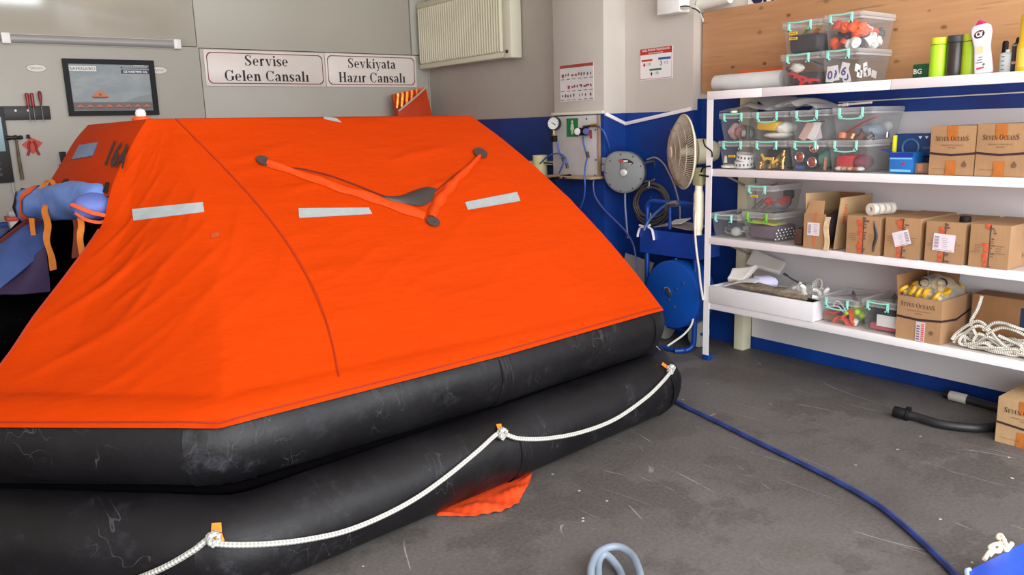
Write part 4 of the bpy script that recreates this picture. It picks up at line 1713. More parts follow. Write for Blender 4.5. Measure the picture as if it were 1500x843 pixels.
m.build('bottom_rail', CREAM_RAD, s, bevel=0.008)
m = MB()
m.box((4.525, (yl + yr) / 2 + 0.02, 2.83), (0.11, yl - yr + 0.04, 0.055))
m.build('top_rail', CREAM_RAD, s, bevel=0.008)
m = MB()
m.box((4.53, 5.865, 2.53), (0.125, 0.115, 0.66))
side = m.build('side_cover', mat('radiator_side', (224, 220, 198), 0.4, vary=0.02), s, bevel=0.012)
m = MB()
m.cyl((4.468, 5.865, 2.257), (4.458, 5.865, 2.257), 0.016)
m.build('valve_plug', DARKGREY, s)
for y in (7.1, 6.1):
    m = MB()
    m.box((4.588, y, 2.45), (0.024, 0.05, 0.3))
    m.build('bracket', CREAM_RAD, s)


def wallR(y, z, x):
    """x towards smaller y (right when seen from the room), y up, z out of the wall"""
    return frame_M((x, y, z), (0, -1, 0), (0, 0, 1))


# safety posters
s = wthing('procedure_poster', 'white leaflet with a brown-red heading and rows of tiny pictograms on the pillar', 'poster', (XC, 4.855, 1.785))
M = wallR(5.045, 1.787, XC - 0.002)
m = MB()
m.box((0.195, 0.142, 0.0005), (0.39, 0.285, 0.003), M)
m.build('sheet', mat('leaflet_paper', (214, 208, 206), 0.5), s)
m = MB()
m.box((0.195, 0.27, 0.0025), (0.385, 0.024, 0.001), M)
for x, y in ((0.035, 0.2), (0.15, 0.2), (0.19, 0.2), (0.105, 0.11), (0.15, 0.11), (0.245, 0.12), (0.29, 0.11), (0.33, 0.118)):
    m.box((x, y, 0.0025), (0.026, 0.026 if x < 0.12 else 0.014, 0.001), M)
m.build('red_print', mat('leaflet_red', (164, 66, 56), 0.6), s, smooth=False)
m = MB()
rr = random.Random(3)
for row, (yy, xs) in enumerate(((0.205, (0.07, 0.1, 0.225, 0.255, 0.285, 0.325, 0.36)), (0.113, (0.175, 0.205, 0.255, 0.31, 0.36)), (0.045, (0.03, 0.065, 0.095, 0.125, 0.165, 0.23, 0.262, 0.3, 0.36)))):
    for x in xs:
        m.prism([(x + rr.uniform(0.004, 0.012) * math.cos(2 * PI * k / 7), yy + rr.uniform(0.006, 0.018) * math.sin(2 * PI * k / 7)) for k in range(7)], 0.001, M, 0.002)
    for x in (0.03, 0.1, 0.165, 0.235, 0.3, 0.365):
        m.box((x, yy - 0.033, 0.0025), (0.04, 0.005, 0.001), M)
m.box((0.2, 0.27, 0.0035), (0.15, 0.005, 0.001), M)
m.build('dark_print', mat('leaflet_ink', (96, 84, 84), 0.6), s, smooth=False)

s = wthing('emergency_numbers_sign', 'white emergency telephone sign with red, blue and green bars on the far wall', 'sign', (XD, 4.225, 1.915))
M = wallR(4.385, 1.916, XD - 0.002)
m = MB()
m.box((0.16, 0.113, 0.0005), (0.325, 0.226, 0.003), M)
m.build('sheet', PAPER, s)
m = MB()
m.box((0.16, 0.205, 0.0025), (0.315, 0.044, 0.001), M)
for a in (((0.16, 0.008), (0.315, 0.003)), ((0.004, 0.11), (0.002, 0.2)), ((0.316, 0.11), (0.002, 0.2))):
    m.box((*a[0], 0.0025), (*a[1], 0.001), M)
m.box((0.072, 0.142, 0.0025), (0.108, 0.014, 0.001), M)
m.prism([(0.032, 0.108), (0.046, 0.128), (0.058, 0.108), (0.05, 0.1), (0.04, 0.1)], 0.001, M, 0.002)
m.build('red_print', REDPRINT, s, smooth=False)
m = MB()
m.box((0.245, 0.146, 0.0025), (0.12, 0.016, 0.001), M)
m.build('blue_print', BLUEINK, s, smooth=False)
m = MB()
m.box((0.158, 0.072, 0.0025), (0.118, 0.014, 0.001), M)
m.build('green_print', GREENINK, s, smooth=False)
m = MB()
for t, x, y in (('110', 0.09, 0.104), ('112', 0.262, 0.106), ('155', 0.172, 0.036)):
    lettering(m, t, 0.021, (x, y), M, bold=0.0, lift=0.0028)
m.prism([(0.118, 0.056), (0.108, 0.046), (0.118, 0.024), (0.128, 0.046)], 0.001, M, 0.002)
m.tube([M @ Vector((0.205, 0.13, 0.003)), M @ Vector((0.217, 0.122, 0.003)), M @ Vector((0.215, 0.104, 0.003)), M @ Vector((0.203, 0.1, 0.003))], 0.0025, 5)
m.build('lettering', INK, s, smooth=False)
m = MB()
lettering(m, 'ACİL DURUM TELEFONLARI', 0.015, (0.16, 0.207), M, width=0.27, bold=0.02, lift=0.0034)
m.box((0.16, 0.192, 0.0033), (0.14, 0.004, 0.0006), M)
m.build('heading', PAPER, s, smooth=False)

# cable trunking running down round the pillar
s = wthing('cable_trunking', 'white cable trunking bent round the pillar above the blue paint', 'trunking', (4.5, 4.5, 1.6))
tp = [Vector((XC - 0.008, 4.53, 1.683)), Vector((XC + 0.02, 4.536, 1.672)), Vector((XD - 0.012, 4.538, 1.600)), Vector((XD - 0.012, 3.80, 1.702))]
m = MB()
m.box((XC - 0.0135, 4.84, 1.692), (0.024, 0.60, 0.022))
m.build('ledge', CREAM, s, bevel=0.003)


def strip(a, b, w, t, nrm):
    d = (b - a).normalized()
    u = nrm.cross(d).normalized()
    q = [a - u * w / 2, a + u * w / 2, b + u * w / 2, b - u * w / 2]
    mb = MB()
    mb.add([p for p in q] + [p + nrm * t for p in q], [(0, 1, 2, 3), (7, 6, 5, 4), (0, 4, 5, 1), (1, 5, 6, 2), (2, 6, 7, 3), (3, 7, 4, 0)])
    return mb


strip(Vector((XC + 0.006, 4.545, 1.678)), Vector((XD - 0.02, 4.545, 1.603)), 0.026, 0.018, Vector((0, -1, 0))).build('duct', WHITE_STEEL, s, bevel=0.002)
strip(Vector((XD - 0.001, 4.540, 1.598)), Vector((XD - 0.001, 3.88, 1.690)), 0.026, 0.018, Vector((-1, 0, 0))).build('duct', WHITE_STEEL, s, bevel=0.002)

# white junction trunk high on the wall with its cables
s = wthing('junction_box', 'white electrical trunk with loose grey cables at the top of the wall', 'box', (4.55, 3.9, 2.35))
m = MB()
m.box((4.543, 4.015, 2.50), (0.11, 0.21, 0.30))
m.build('cover', WHITE, s, bevel=0.008)
m = MB()
m.cyl((4.64, 3.86, 2.40), (4.64, 3.60, 2.415), 0.04)
m.build('pipe', OFFWHITE, s)
for k, dz in enumerate((0.0, 0.018, 0.034)):
    m = MB()
    m.tube([P(966 + 3 * k, 5 + k, X=4.50), P(968 + 3 * k, 16 - 2 * k, X=4.50), P(985, 14 - 3 * k, X=4.5), P(1003, 9 + k * 2, X=4.5), P(1018, 13 - 2 * k, X=4.52), P(1026, 19, X=4.56), P(1030, 26 + 3 * k, X=4.58)], 0.006, 6)
    m.build('cable', mat('pale_grey_cable', (196, 190, 180), 0.6) if k else mat('dark_cable', (60, 56, 52), 0.6), s)

# pneumatic test board on the pillar
s = wthing('test_board', 'white board with gauge fittings on the blue pillar below the leaflet', 'board', (XC, 4.85, 1.17))
m = MB()
m.box((XC - 0.009, 4.865, 1.435), (0.018, 0.54, 0.475))
m.build('panel', mat('board_white', (196, 192, 190), 0.5), s, bevel=0.003)
m = MB()
m.box((XC - 0.014, 4.588, 1.435), (0.022, 0.016, 0.475))
m.build('edge_strip', mat('board_edge', (160, 136, 110), 0.6), s)
for y, z in ((4.95, 1.645), (4.72, 1.645), (4.62, 1.56), (4.62, 1.33)):
    m = MB()
    m.cyl((XC - 0.018, y, z), (XC - 0.022, y, z), 0.007, n=10)
    m.build('screw', DARKGREY, s)
m = MB()
m.box((XC - 0.075, 4.82, 1.197), (0.15, 0.56, 0.02))
m.build('ledge', mat('raw_wood_ledge', (172, 146, 112), 0.6, vary=0.15, scale=18), s, bevel=0.002)
BX = XC - 0.019
s = wthing('shower_sign', 'green safety sign with a white standing figure on the test board', 'sign', (BX, 4.885, 1.51))
M = wallR(4.955, 1.51, BX)
m = MB()
m.box((0.068, 0.072, 0.001), (0.136, 0.145, 0.002), M)
m.build('plate', GREEN, s)
m = MB()
m.prism([(0.068 + 0.011 * math.cos(2 * PI * k / 14), 0.117 + 0.012 * math.sin(2 * PI * k / 14)) for k in range(14)], 0.001, M, 0.002)
m.prism([(0.055, 0.102), (0.081, 0.102), (0.092, 0.055), (0.085, 0.05), (0.08, 0.066), (0.08, 0.018), (0.07, 0.018), (0.068, 0.05), (0.066, 0.018), (0.056, 0.018), (0.056, 0.066), (0.051, 0.05), (0.044, 0.055)], 0.001, M, 0.002)
m.build('figure', mat('figure_white', (206, 214, 190), 0.5), s, smooth=False)

HOSEBLUE = mat('blue_air_hose', (58, 92, 170), 0.35, vary=0.1)
s = wthing('pressure_gauge', 'round pressure gauge with a black rim at the edge of the test board', 'gauge', (4.29, 5.06, 1.45))
c = P(811, 181, X=4.27)
ax = Vector((-0.86, -0.38, 0.08)).normalized()
m = MB()
m.cyl(c - ax * 0.03, c + ax * 0.008, 0.056, n=28)
m.build('case', mat('gauge_black', (36, 34, 34), 0.35), s, bevel=0.004)
m = MB()
m.cyl(c + ax * 0.008, c + ax * 0.0095, 0.047, n=28)
m.build('dial', mat('dial_white', (214, 218, 214), 0.3), s)
m = MB()
a_ = Vector((0, 0, 1))
b_ = ax.cross(a_).normalized()
m.tube([c + ax * 0.011 - b_ * 0.02 - a_ * 0.012, c + ax * 0.011 + b_ * 0.012 + a_ * 0.008], 0.003, 5, sub=0)
for k in range(10):
    q = math.radians(-40 + 29 * k)
    d = b_ * math.cos(q) + a_ * math.sin(q)
    m.tube([c + ax * 0.010 + d * 0.034, c + ax * 0.010 + d * 0.042], 0.0018, 4, sub=0)
m.build('scale_mark', INK, s)
m = MB()
m.cyl(c - a_ * 0.054, c - a_ * 0.085, 0.009)
m.cyl(c - a_ * 0.085, c - a_ * 0.10, 0.013, n=6)
m.build('stem', BRASS, s)
m = MB()
m.box(c - a_ * 0.12, (0.04, 0.045, 0.05))
m.build('valve_block', BLACK, s, bevel=0.004)
m = MB()
m.tube([P(816, 205, X=4.29), P(818, 218, X=4.29), P(822, 229, X=4.29), P(826, 235, X=4.29), P(823, 245, X=4.29), P(819, 254, X=4.30)], 0.0065, 7)
m.tube([P(791, 240, X=4.33), P(803, 229, X=4.3), P(818, 225, X=4.29), P(828, 231, X=4.29), P(831, 240, X=4.29)], 0.0065, 7)
m.build('hose', HOSEBLUE, s, angle=70)
m = MB()
m.cyl(P(830, 239, X=4.29), P(831, 247, X=4.29), 0.011)
m.cyl(P(824, 231, X=4.29), P(825.5, 236, X=4.29), 0.012)
m.build('coupling', mat('dark_fitting', (64, 60, 58), 0.4, 0.5), s)

s = wthing('air_regulator', 'small air regulator with dial, blue knob and brass fitting on the test board', 'regulator', (4.3, 4.7, 1.48))
c = P(855, 193, X=4.32)
m = MB()
m.box(c, (0.05, 0.07, 0.06))
m.build('body', BLACK, s, bevel=0.006)
m = MB()
d0 = P(847, 193, X=4.30)
m.cyl(d0, d0 + ax * 0.02, 0.026, n=20)
m.build('dial', mat('dial_white', (214, 218, 214), 0.3), s, bevel=0.002)
m = MB()
d0 = P(860, 193, X=4.31)
m.cyl(d0, d0 + ax * 0.035, 0.026, 0.022, n=16)
m.build('knob', mat('violet_knob', (92, 92, 160), 0.4), s, bevel=0.003)
m = MB()
m.cyl(P(855, 186, X=4.32), P(866, 184.5, X=4.32), 0.010)
m.build('inlet', mat('dark_fitting', (64, 60, 58), 0.4, 0.5), s)
m = MB()
m.cyl(P(866, 184.5, X=4.32), P(876, 183.5, X=4.32), 0.014, n=6)
m.build('brass_fitting', BRASS, s)
m = MB()
m.box(P(865.5, 197, X=4.31), (0.012, 0.016, 0.065))
m.build('lever', mat('lever_red', (150, 40, 52), 0.45), s, bevel=0.003)
m = MB()
m.tube([P(854, 200, X=4.32), P(855, 211, X=4.31), P(858, 222, X=4.305), P(861, 228, X=4.30), P(858, 240, X=4.25), P(856.5, 257, X=4.205), P(857, 275, X=4.205), P(855, 292, X=4.23), P(850, 305, X=4.26)], 0.0065, 7)
m.tube([P(876, 184, X=4.32), P(885, 194, X=4.33), P(890, 207, X=4.36), P(893, 220, X=4.42)], 0.0065, 7)
m.build('hose', HOSEBLUE, s, angle=70)
m = MB()
m.cyl(P(860, 223, X=4.298), P(861.5, 231, X=4.296), 0.013)
m.build('coupling', mat('dark_fitting', (64, 60, 58), 0.4, 0.5), s)

# blow gun lying on the ledge
m = MB()
m.tube([P(836, 257, X=4.25), P(828, 258, X=4.24), P(818, 260, X=4.23), P(808, 261, X=4.23)], 0.011, 8)
m.tube([P(824, 259.5, X=4.235), P(828, 261.5, X=4.2)], 0.008, 7, sub=0)
solo('blow_gun', m, BLACK, 'black air blow gun lying on the wooden ledge of the test board', 'tool')

# cream tape roll and shelf behind the canopy edge
s = wthing('side_shelf', 'small cream wall shelf half hidden behind the orange canopy slope', 'shelf', (4.45, 5.42, 1.16))
m = MB()
m.box((4.49, 5.40, 1.29), (0.2, 0.50, 0.02))
m.build('board', OFFWHITE, s)
m = MB()
m.tube([P(785, 237, X=4.39), P(800, 239, X=4.39), P(810, 240, X=4.39)], 0.006, 6)
m.build('edge_cable', BLACK, s)
m = MB()
m.cyl((4.40, 5.36, 1.165), (4.40, 5.36, 1.36), 0.062, n=24)
solo('tape_roll', m, mat('cream_tape', (206, 200, 152), 0.6), 'cream coloured roll standing beside the test board', 'roll', bevel=0.004)

# ------------------------------------------------------------------ hose reel, coil, fan and trolley beside the pillar
s = wthing('hose_reel', 'grey round retractable hose reel mounted on the blue wall', 'hose reel', (4.5, 4.45, 1.05))
c = P(914, 253, X=4.385)
ax = Vector((-0.84, -0.54, 0.02)).normalized()
b_ = Vector((0, 0, 1)).cross(ax).normalized()
b_ = -b_ if b_.dot(RT) < 0 else b_
a_ = ax.cross(b_)
a_ = -a_ if a_.z < 0 else a_
RM = Matrix(((b_.x, a_.x, ax.x, c.x), (b_.y, a_.y, ax.y, c.y), (b_.z, a_.z, ax.z, c.z), (0, 0, 0, 1)))
R_ = 0.158
m = MB()
out = []
for k in range(40):
    q = 2 * PI * k / 40
    x, y = R_ * math.cos(q), R_ * math.sin(q)
    if 95 < math.degrees(q) < 170:       # the squarer shoulder with the mounting ears
        f = 1.0 + 0.14 * math.sin((math.degrees(q) - 95) / 75 * PI)
        x, y = x * f, y * f
    out.append((x, y))
m.prism(out, 0.10, RM, -0.10)
m.build('drum', REELGREY, s, bevel=0.012)
m = MB()
m.prism([(x * 0.92, y * 0.92) for x, y in out], 0.006, RM, 0.0)
m.build('side_plate', mat('reel_plate', (126, 130, 130), 0.42, vary=0.03), s, bevel=0.003)
m = MB()
m.cyl((0, -0.0, 0.005), (0, 0, 0.022), 0.03, 0.027, n=24, M=RM)
m.build('hub', mat('hub_grey', (196, 198, 194), 0.35, 0.3), s, bevel=0.003)
m = MB()
m.box((0.0, 0.05, 0.012), (0.05, 0.05, 0.016), RM)
m.build('hub_clip', REELGREY, s, bevel=0.004)
m = MB()
arc0 = [(0.104 * math.cos(math.radians(q)), 0.104 * math.sin(math.radians(q))) for q in range(116, 38, -6)]
arc1 = [(0.076 * math.cos(math.radians(q)), 0.076 * math.sin(math.radians(q)) + 0.004) for q in range(40, 116, 6)]
m.prism(arc0 + arc1, 0.0015, RM, 0.006)
badge = m.build('badge', mat('badge_black', (46, 26, 26), 0.4), s, smooth=False)
m = MB()
m.box((-0.022, 0.09, 0.0085), (0.03, 0.016, 0.001), RM)
m.build('red_mark', RED, s)
m = MB()
m.box((0.014, 0.086, 0.0085), (0.032, 0.009, 0.001), RM)
m.box((0.05, 0.066, 0.0085), (0.024, 0.004, 0.001), RM)
m.build('white_mark', WHITE, s)
for k in range(9):
    q = math.radians(20 + 40 * k)
    m = MB()
    m.cyl((0.137 * math.cos(q), 0.137 * math.sin(q), 0.004), (0.137 * math.cos(q), 0.137 * math.sin(q), 0.011), 0.006, n=8, M=RM)
    m.build('bolt', DARKGREY, s)
m = MB()
m.box((-0.15, 0.09, -0.02), (0.05, 0.05, 0.03), RM)
m.box((-0.15, 0.035, -0.02), (0.05, 0.05, 0.03), RM)
m.build('mounting_ear', REELGREY, s, bevel=0.005)
m = MB()
m.tube([RM @ Vector((0.12, 0.06, -0.09)), RM @ Vector((0.2, 0.075, -0.12)), RM @ Vector((0.215, 0.03, -0.13)), RM @ Vector((0.21, -0.06, -0.13)), RM @ Vector((0.12, -0.075, -0.09))], 0.012, 8)
m.build('wall_bracket', mat('reel_bracket', (60, 66, 78), 0.4), s)
m = MB()
m.tube([RM @ Vector((0.005, -0.15, -0.02)), RM @ Vector((0.006, -0.25, -0.02)), RM @ Vector((0.02, -0.42, -0.02)), RM @ Vector((0.03, -0.5, -0.01))], 0.008, 7)
m.build('hose', mat('grey_hose', (108, 120, 150), 0.4), s)
m = MB()
m.tube([P(872, 256, X=4.34), P(869, 270, X=4.33), P(872, 288, X=4.32), P(884, 306, X=4.34), P(902, 324, X=4.36), P(917, 340, X=4.38), P(927, 357, X=4.38), P(931, 376, X=4.38), P(933, 398, X=4.38)], 0.007, 7)
m.build('feed_hose', mat('violet_hose', (66, 78, 140), 0.4), s)

# coil of black hose
s = wthing('hose_coil', 'coil of dark brown hose hung on the blue wall under the grey reel', 'hose', (4.55, 4.2, 0.88))
cc = P(955, 297, X=4.53)
hx = Vector((0.3, -0.95, 0)).normalized()
pts = []
rr = random.Random(5)
for k in range(8 * 18):
    q = 2 * PI * k / 18
    lp = k // 18
    rx = 0.118 + 0.011 * (lp % 4) + rr.uniform(-0.004, 0.004)
    rz = 0.115 + 0.012 * ((lp * 3) % 5) + rr.uniform(-0.004, 0.004)
    pts.append(cc + hx * rx * math.cos(q) + Vector((0, 0, 1)) * (rz * math.sin(q) - 0.006 * (lp % 5)) + Vector((-1, 0, 0)) * (0.008 * (lp % 3)))
m = MB()
m.tube(pts, 0.0075, 6, sub=2)
m.build('hose', mat('brown_hose', (74, 68, 60), 0.45), s, angle=70)
m = MB()
m.cyl(cc + Vector((0.044, 0, 0.11)), cc + Vector((-0.05, 0, 0.12)), 0.008, n=8)
m.build('hook', STEEL, s)
m = MB()
for q in (P(951, 270, X=4.5), P(953, 316, X=4.5)):
    m.tube([q + Vector((0, 0.0, 0.02)), q, q + Vector((-0.01, -0.004, -0.03))], 0.005, 5)
    m.build('tie', mat('pale_tie', (190, 182, 140), 0.6), s)
    m = MB()

# white cable from the reel to the plug
m = MB()
m.tube([P(948, 234, X=4.5), P(960, 231, X=4.5), P(972, 240, X=4.52), P(981, 256, X=4.54), P(988, 272, X=4.55), P(993, 290, X=4.55), P(996, 305, X=4.56), P(996, 330, X=4.57)], 0.006, 7)
m.tube([P(981, 256, X=4.56), P(982, 257, X=4.595)], 0.004, 5, sub=0)
solo('power_cord', m, mat('grey_cord', (150, 146, 140), 0.5), 'thin grey cord hanging down the blue wall between reel and fan', 'cord')

# pedestal fan
s = wthing('pedestal_fan', 'beige caged pedestal fan tied to the shelf post and turned away', 'fan', (4.3, 3.62, 0.0))
fc = P(1001, 223, X=4.29)
ax = (Vector((-0.78, 0.60, 0.0)) * 0.965 - Vector((FW.x, FW.y, 0)).normalized() * 0.10).normalized()
a_ = Vector((0, 0, 1))
b_ = ax.cross(a_).normalized()
FM = Matrix(((b_.x, a_.x, ax.x, fc.x), (b_.y, a_.y, ax.y, fc.y), (b_.z, a_.z, ax.z, fc.z), (0, 0, 0, 1)))
RF = 0.247


def cage(mb, sign_, depth, n_wires, rings, rw):
    for k in range(n_wires):
        q = 2 * PI * k / n_wires
        pts = []
        for j in range(7):
            t = j / 6
            r = RF * (1 - t) + 0.045 * t
            z = sign_ * depth * math.sin(t * PI / 2) ** 0.8
            tw = q + 0.35 * t
            pts.append(FM @ Vector((r * math.cos(tw), r * math.sin(tw), z)))
        mb.tube(pts, rw, 4, sub=0)
    for t in rings:
        r = RF * (1 - t) + 0.045 * t
        z = sign_ * depth * math.sin(t * PI / 2) ** 0.8
        mb.tube([FM @ Vector((r * math.cos(2 * PI * k / 32), r * math.sin(2 * PI * k / 32), z)) for k in range(32)], rw * 1.3, 5, closed=True, sub=0)


m = MB()
cage(m, 1, 0.088, 90, (0.25, 0.5, 0.75, 1.0), 0.0027)
m.build('front_grille', WIRE, s, angle=70)
m = MB()
cage(m, -1, 0.06, 70, (0.3, 0.6, 0.9), 0.0027)
m.build('rear_grille', WIRE, s, angle=70)
m = MB()
m.tube([FM @ Vector((RF * math.cos(2 * PI * k / 40), RF * math.sin(2 * PI * k / 40), 0)) for k in range(40)], 0.007, 8, closed=True, sub=0)
m.build('rim', FANBEIGE, s, angle=70)
m = MB()
m.cyl((0, 0, 0.08), (0, 0, 0.096), 0.05, 0.04, n=24, M=FM)
m.build('badge', FANBEIGE, s, bevel=0.003)
for k in range(3):
    m = MB()

    def blade(u, v):
        r = 0.04 + 0.185 * u
        q = 2 * PI * k / 3 + (v - 0.5) * (1.25 - 0.35 * u) + 0.35 * u
        return FM @ Vector((r * math.cos(q), r * math.sin(q), 0.02 + (v - 0.5) * 0.07 * (1 - 0.3 * u)))
    m.grid(blade, 10, 8, thick=0.002)
    m.build('blade', mat('fan_blade', (128, 108, 90), 0.4), s, angle=60)
m = MB()
m.lathe([(0.04, -0.075), (0.085, -0.085), (0.088, -0.12), (0.08, -0.19), (0.06, -0.235), (0.0, -0.245)], 24, FM)
m.build('motor', mat('motor_cream', (206, 198, 168), 0.45), s)
m = MB()
m.cyl((0, 0, 0.03), (0, 0, -0.08), 0.03, n=16, M=FM)
m.build('spindle', FANBEIGE, s)
pc = P(1024, 262, X=4.252)
m = MB()
m.box((pc.x, pc.y, 1.24), (0.06, 0.07, 0.12))
m.build('neck', mat('neck_olive', (150, 146, 110), 0.5), s, bevel=0.012)
m = MB()
m.tube([(pc.x, pc.y, 1.21), (pc.x, pc.y, 1.1), (pc.x, pc.y, 0.95), (pc.x, pc.y, 0.85)], [0.026, 0.034, 0.036, 0.034, 0.026], 14)
m.build('control_column', FANBEIGE, s)
m = MB()
m.tube([P(1019, 310, X=4.21), P(1018, 335, X=4.21), P(1020, 365, X=4.21), P(1024, 395, X=4.21), P(1026, 415, X=4.215), P(1030, 440, X=4.22)], 0.0075, 7)
m.build('cord', mat('white_cord', (206, 200, 190), 0.5), s)
m = MB()
m.tube([P(1030, 205, X=4.30), P(1033, 214, X=4.19), P(1042, 222, X=4.19), P(1043, 230, X=4.2)], 0.005, 6)
m.tube([P(1027, 252, X=4.22), P(1030, 246, X=4.20), P(1036, 244, X=4.205), P(1044, 243.5, X=4.25)], 0.006, 6)
m.tube([P(1023, 256, X=4.24), P(1030, 257.5, X=4.20), P(1038, 258.8, X=4.20)], 0.006, 6)
m.build('tie', BLACK, s)

# blue trolley carrying a hose drum
s = wthing('reel_trolley', 'blue steel trolley with a tray and a big hose drum beside the shelf post', 'trolley', (4.25, 3.83, 0.0))
XT = 4.31
m = MB()
yl, yr = 4.035, 3.585
zt = 1.045
m.tube([(XT, yl, 0.02), (XT, yl, 0.5), (XT, yl, 0.95), (XT, yl - 0.012, zt - 0.025), (XT, yl - 0.05, zt), (XT, 3.9, zt + 0.0), (XT, yr + 0.03, zt), (XT, yr, zt - 0.03), (XT, yr, 0.9), (XT, yr, 0.5), (XT, yr, 0.12), (XT - 0.01, yr + 0.01, 0.045), (XT - 0.05, yr + 0.03, 0.022), (XT - 0.12, 3.66, 0.02)], 0.0185, 12, sub=4)
m.build('frame', BLUE_PAINT, s, angle=70)
m = MB()
m.tube([(XT - 0.06, yr + 0.02, 0.02), (XT - 0.1, 3.72, 0.02), (XT - 0.1, 3.95, 0.02), (XT - 0.02, yl, 0.02)], 0.016, 10)
m.build('foot_bar', BLUE_PAINT, s, angle=70)
m = MB()
x0, x1, y0, y1, z0, z1 = 4.285, 4.52, 3.545, 4.085, 0.67, 0.843
m.box((x0 + 0.004, (y0 + y1) / 2, (z0 + z1) / 2), (0.008, y1 - y0, z1 - z0))
m.box((x1 - 0.004, (y0 + y1) / 2, (z0 + z1) / 2), (0.008, y1 - y0, z1 - z0))
m.box(((x0 + x1) / 2, y0 + 0.004, (z0 + z1) / 2), (x1 - x0 - 0.016, 0.008, z1 - z0))
m.box(((x0 + x1) / 2, y1 - 0.004, (z0 + z1) / 2), (x1 - x0 - 0.016, 0.008, z1 - z0))
m.box(((x0 + x1) / 2, (y0 + y1) / 2, z0 + 0.004), (x1 - x0 - 0.016, y1 - y0 - 0.016, 0.008))
m.build('tray', mat('tray_blue', (20, 62, 150), 0.35, vary=0.15, scale=4), s)
dc = P(983, 432, X=4.24)
DM = frame_M(dc, (0, -1, 0), (0, 0, 1))
m = MB()
m.cyl((0, 0, -0.19), (0, 0, 0.0), 0.243, n=48, M=DM)
drum = m.build('drum', mat('drum_blue', (14, 72, 158), 0.38, vary=0.06), s, bevel=0.012)
m = MB()
m.tube([DM @ Vector((-0.03 + 0.028 * math.cos(q), 0.02 + 0.028 * math.sin(q), 0.012)) for q in (0, 0.8, 1.6, 2.4, 3.2)], 0.006, 6)
m.build('latch', STEEL, s)
m = MB()
m.box((-0.015, 0.0, 0.008), (0.05, 0.03, 0.014), DM @ Matrix.Rotation(-0.6, 4, 'Z'))
m.build('latch_plate', DARKGREY, s, bevel=0.003)
for x, y in ((0.11, 0.095), (0.05, 0.05), (0.03, -0.085), (-0.02, -0.04)):
    m = MB()
    m.cyl((x, y, 0), (x, y, 0.007), 0.008, n=10, M=DM)
    m.build('bolt', STEEL, s)
for y in (3.66, 3.98):
    m = MB()
    m.cyl((4.45, y - 0.022, 0.10), (4.45, y + 0.022, 0.10), 0.10, n=28)
    w = m.build('wheel', mat('wheel_grey', (150, 148, 140), 0.6), s, bevel=0.01)
m = MB()
m.cyl((4.45, 3.62, 0.10), (4.45, 4.02, 0.10), 0.012)
m.cyl((4.45, 3.82, 0.10), (XT, 3.82, 0.30), 0.014)
m.build('axle', BLUE_PAINT, s)
m = MB()
m.cyl((4.31, 3.82, 0.86), (4.31, 3.82, 1.02), 0.012)
m.cyl((4.31, 3.76, 0.66), (4.31, 3.76, 0.45), 0.012)
m.build('stay', BLUE_PAINT, s)
m = MB()
m.tube([P(943, 338, X=4.22), P(950, 324, X=4.26), P(962, 311, X=4.28), P(975, 301, X=4.28), P(988, 299.5, X=4.29)], 0.009, 8)
m.build('hose', mat('dull_blue_hose', (64, 96, 150), 0.4), s)
m = MB()
m.cyl(P(977, 300, X=4.285), P(983, 299, X=4.285), 0.015, n=6)
m.cyl(P(983, 299, X=4.285), P(993, 298, X=4.285), 0.022, n=12)
m.build('coupling', STEEL, s, bevel=0.002)
# wire hanging below the drum
m = MB()
m.tube([P(1016, 465, X=4.26), P(1012, 478, X=4.22), P(1002, 490, X=4.15), P(990, 499, X=4.08), P(978, 507, X=4.0)], 0.007, 7)
m.build('cord', mat('white_cord', (206, 200, 190), 0.5), s)
# papers and a rag in the tray
m = MB()
m.grid(lambda u, v: Vector((4.345 + 0.15 * v, 4.0 - 0.37 * u, 0.856 + 0.02 * u + 0.012 * math.sin(5 * u) + 0.02 * v)), 10, 4, thick=0.004)
solo('paper_sheet', m, mat('grey_leaflet', (170, 158, 150), 0.6), 'grey leaflet lying across the blue trolley tray', 'paper')
m = MB()
m.grid(lambda u, v: Vector((4.34 + 0.1 * v, 3.88 - 0.14 * u, 0.884 + 0.02 * u + 0.008 * v + 0.02 * v)), 6, 4, thick=0.004)
solo('leaflet', m, PAPER, 'small white leaflet with a red edge lying on the grey one in the trolley tray', 'paper')
m = MB()
for pth in ([(943, 333), (938, 334), (935, 341), (934, 347)], [(950, 333), (955, 337), (957, 345), (958, 352)], [(937, 330), (945, 332), (952, 330)]):
    m.tube([P(x, y, X=4.272) for x, y in pth], 0.011, 7, flat=0.6)
solo('rag_strip', m, mat('white_rag', (224, 222, 226), 0.8), 'knotted white rag tied to the corner of the trolley tray', 'rag')

# pale panel leaning behind the trolley
m = MB()
q = [P(911, 402, X=4.52), P(950, 406, X=4.52), P(957, 386, X=4.53), P(916, 371, X=4.53)]
m.add([v for v in q] + [v + Vector((0.012, 0, 0)) for v in q] + [Vector((4.52, v.y, 0.0)) for v in q[:2]] + [Vector((4.532, v.y, 0.0)) for v in q[:2]],
      [(0, 1, 2, 3), (7, 6, 5, 4), (3, 2, 6, 7), (1, 5, 6, 2), (0, 3, 7, 4), (0, 8, 9, 1), (4, 5, 11, 10), (0, 4, 10, 8), (1, 9, 11, 5), (8, 10, 11, 9)])
solo('leaning_sheet', m, mat('pale_sheet', (170, 166, 164), 0.6), 'pale grey sheet leaning on the wall behind the trolley', 'sheet', smooth=False)
m = MB()
m.box((3.98, 3.66, 0.0), (0.10, 0.09, 0.02))
m.v = [(x, y, z + 0.01) for x, y, z in m.v]
solo('wood_scrap', m, mat('sawn_wood', (170, 142, 100), 0.7, vary=0.2, scale=30), 'scrap of pale wood on the floor by the raft nose', 'wood')

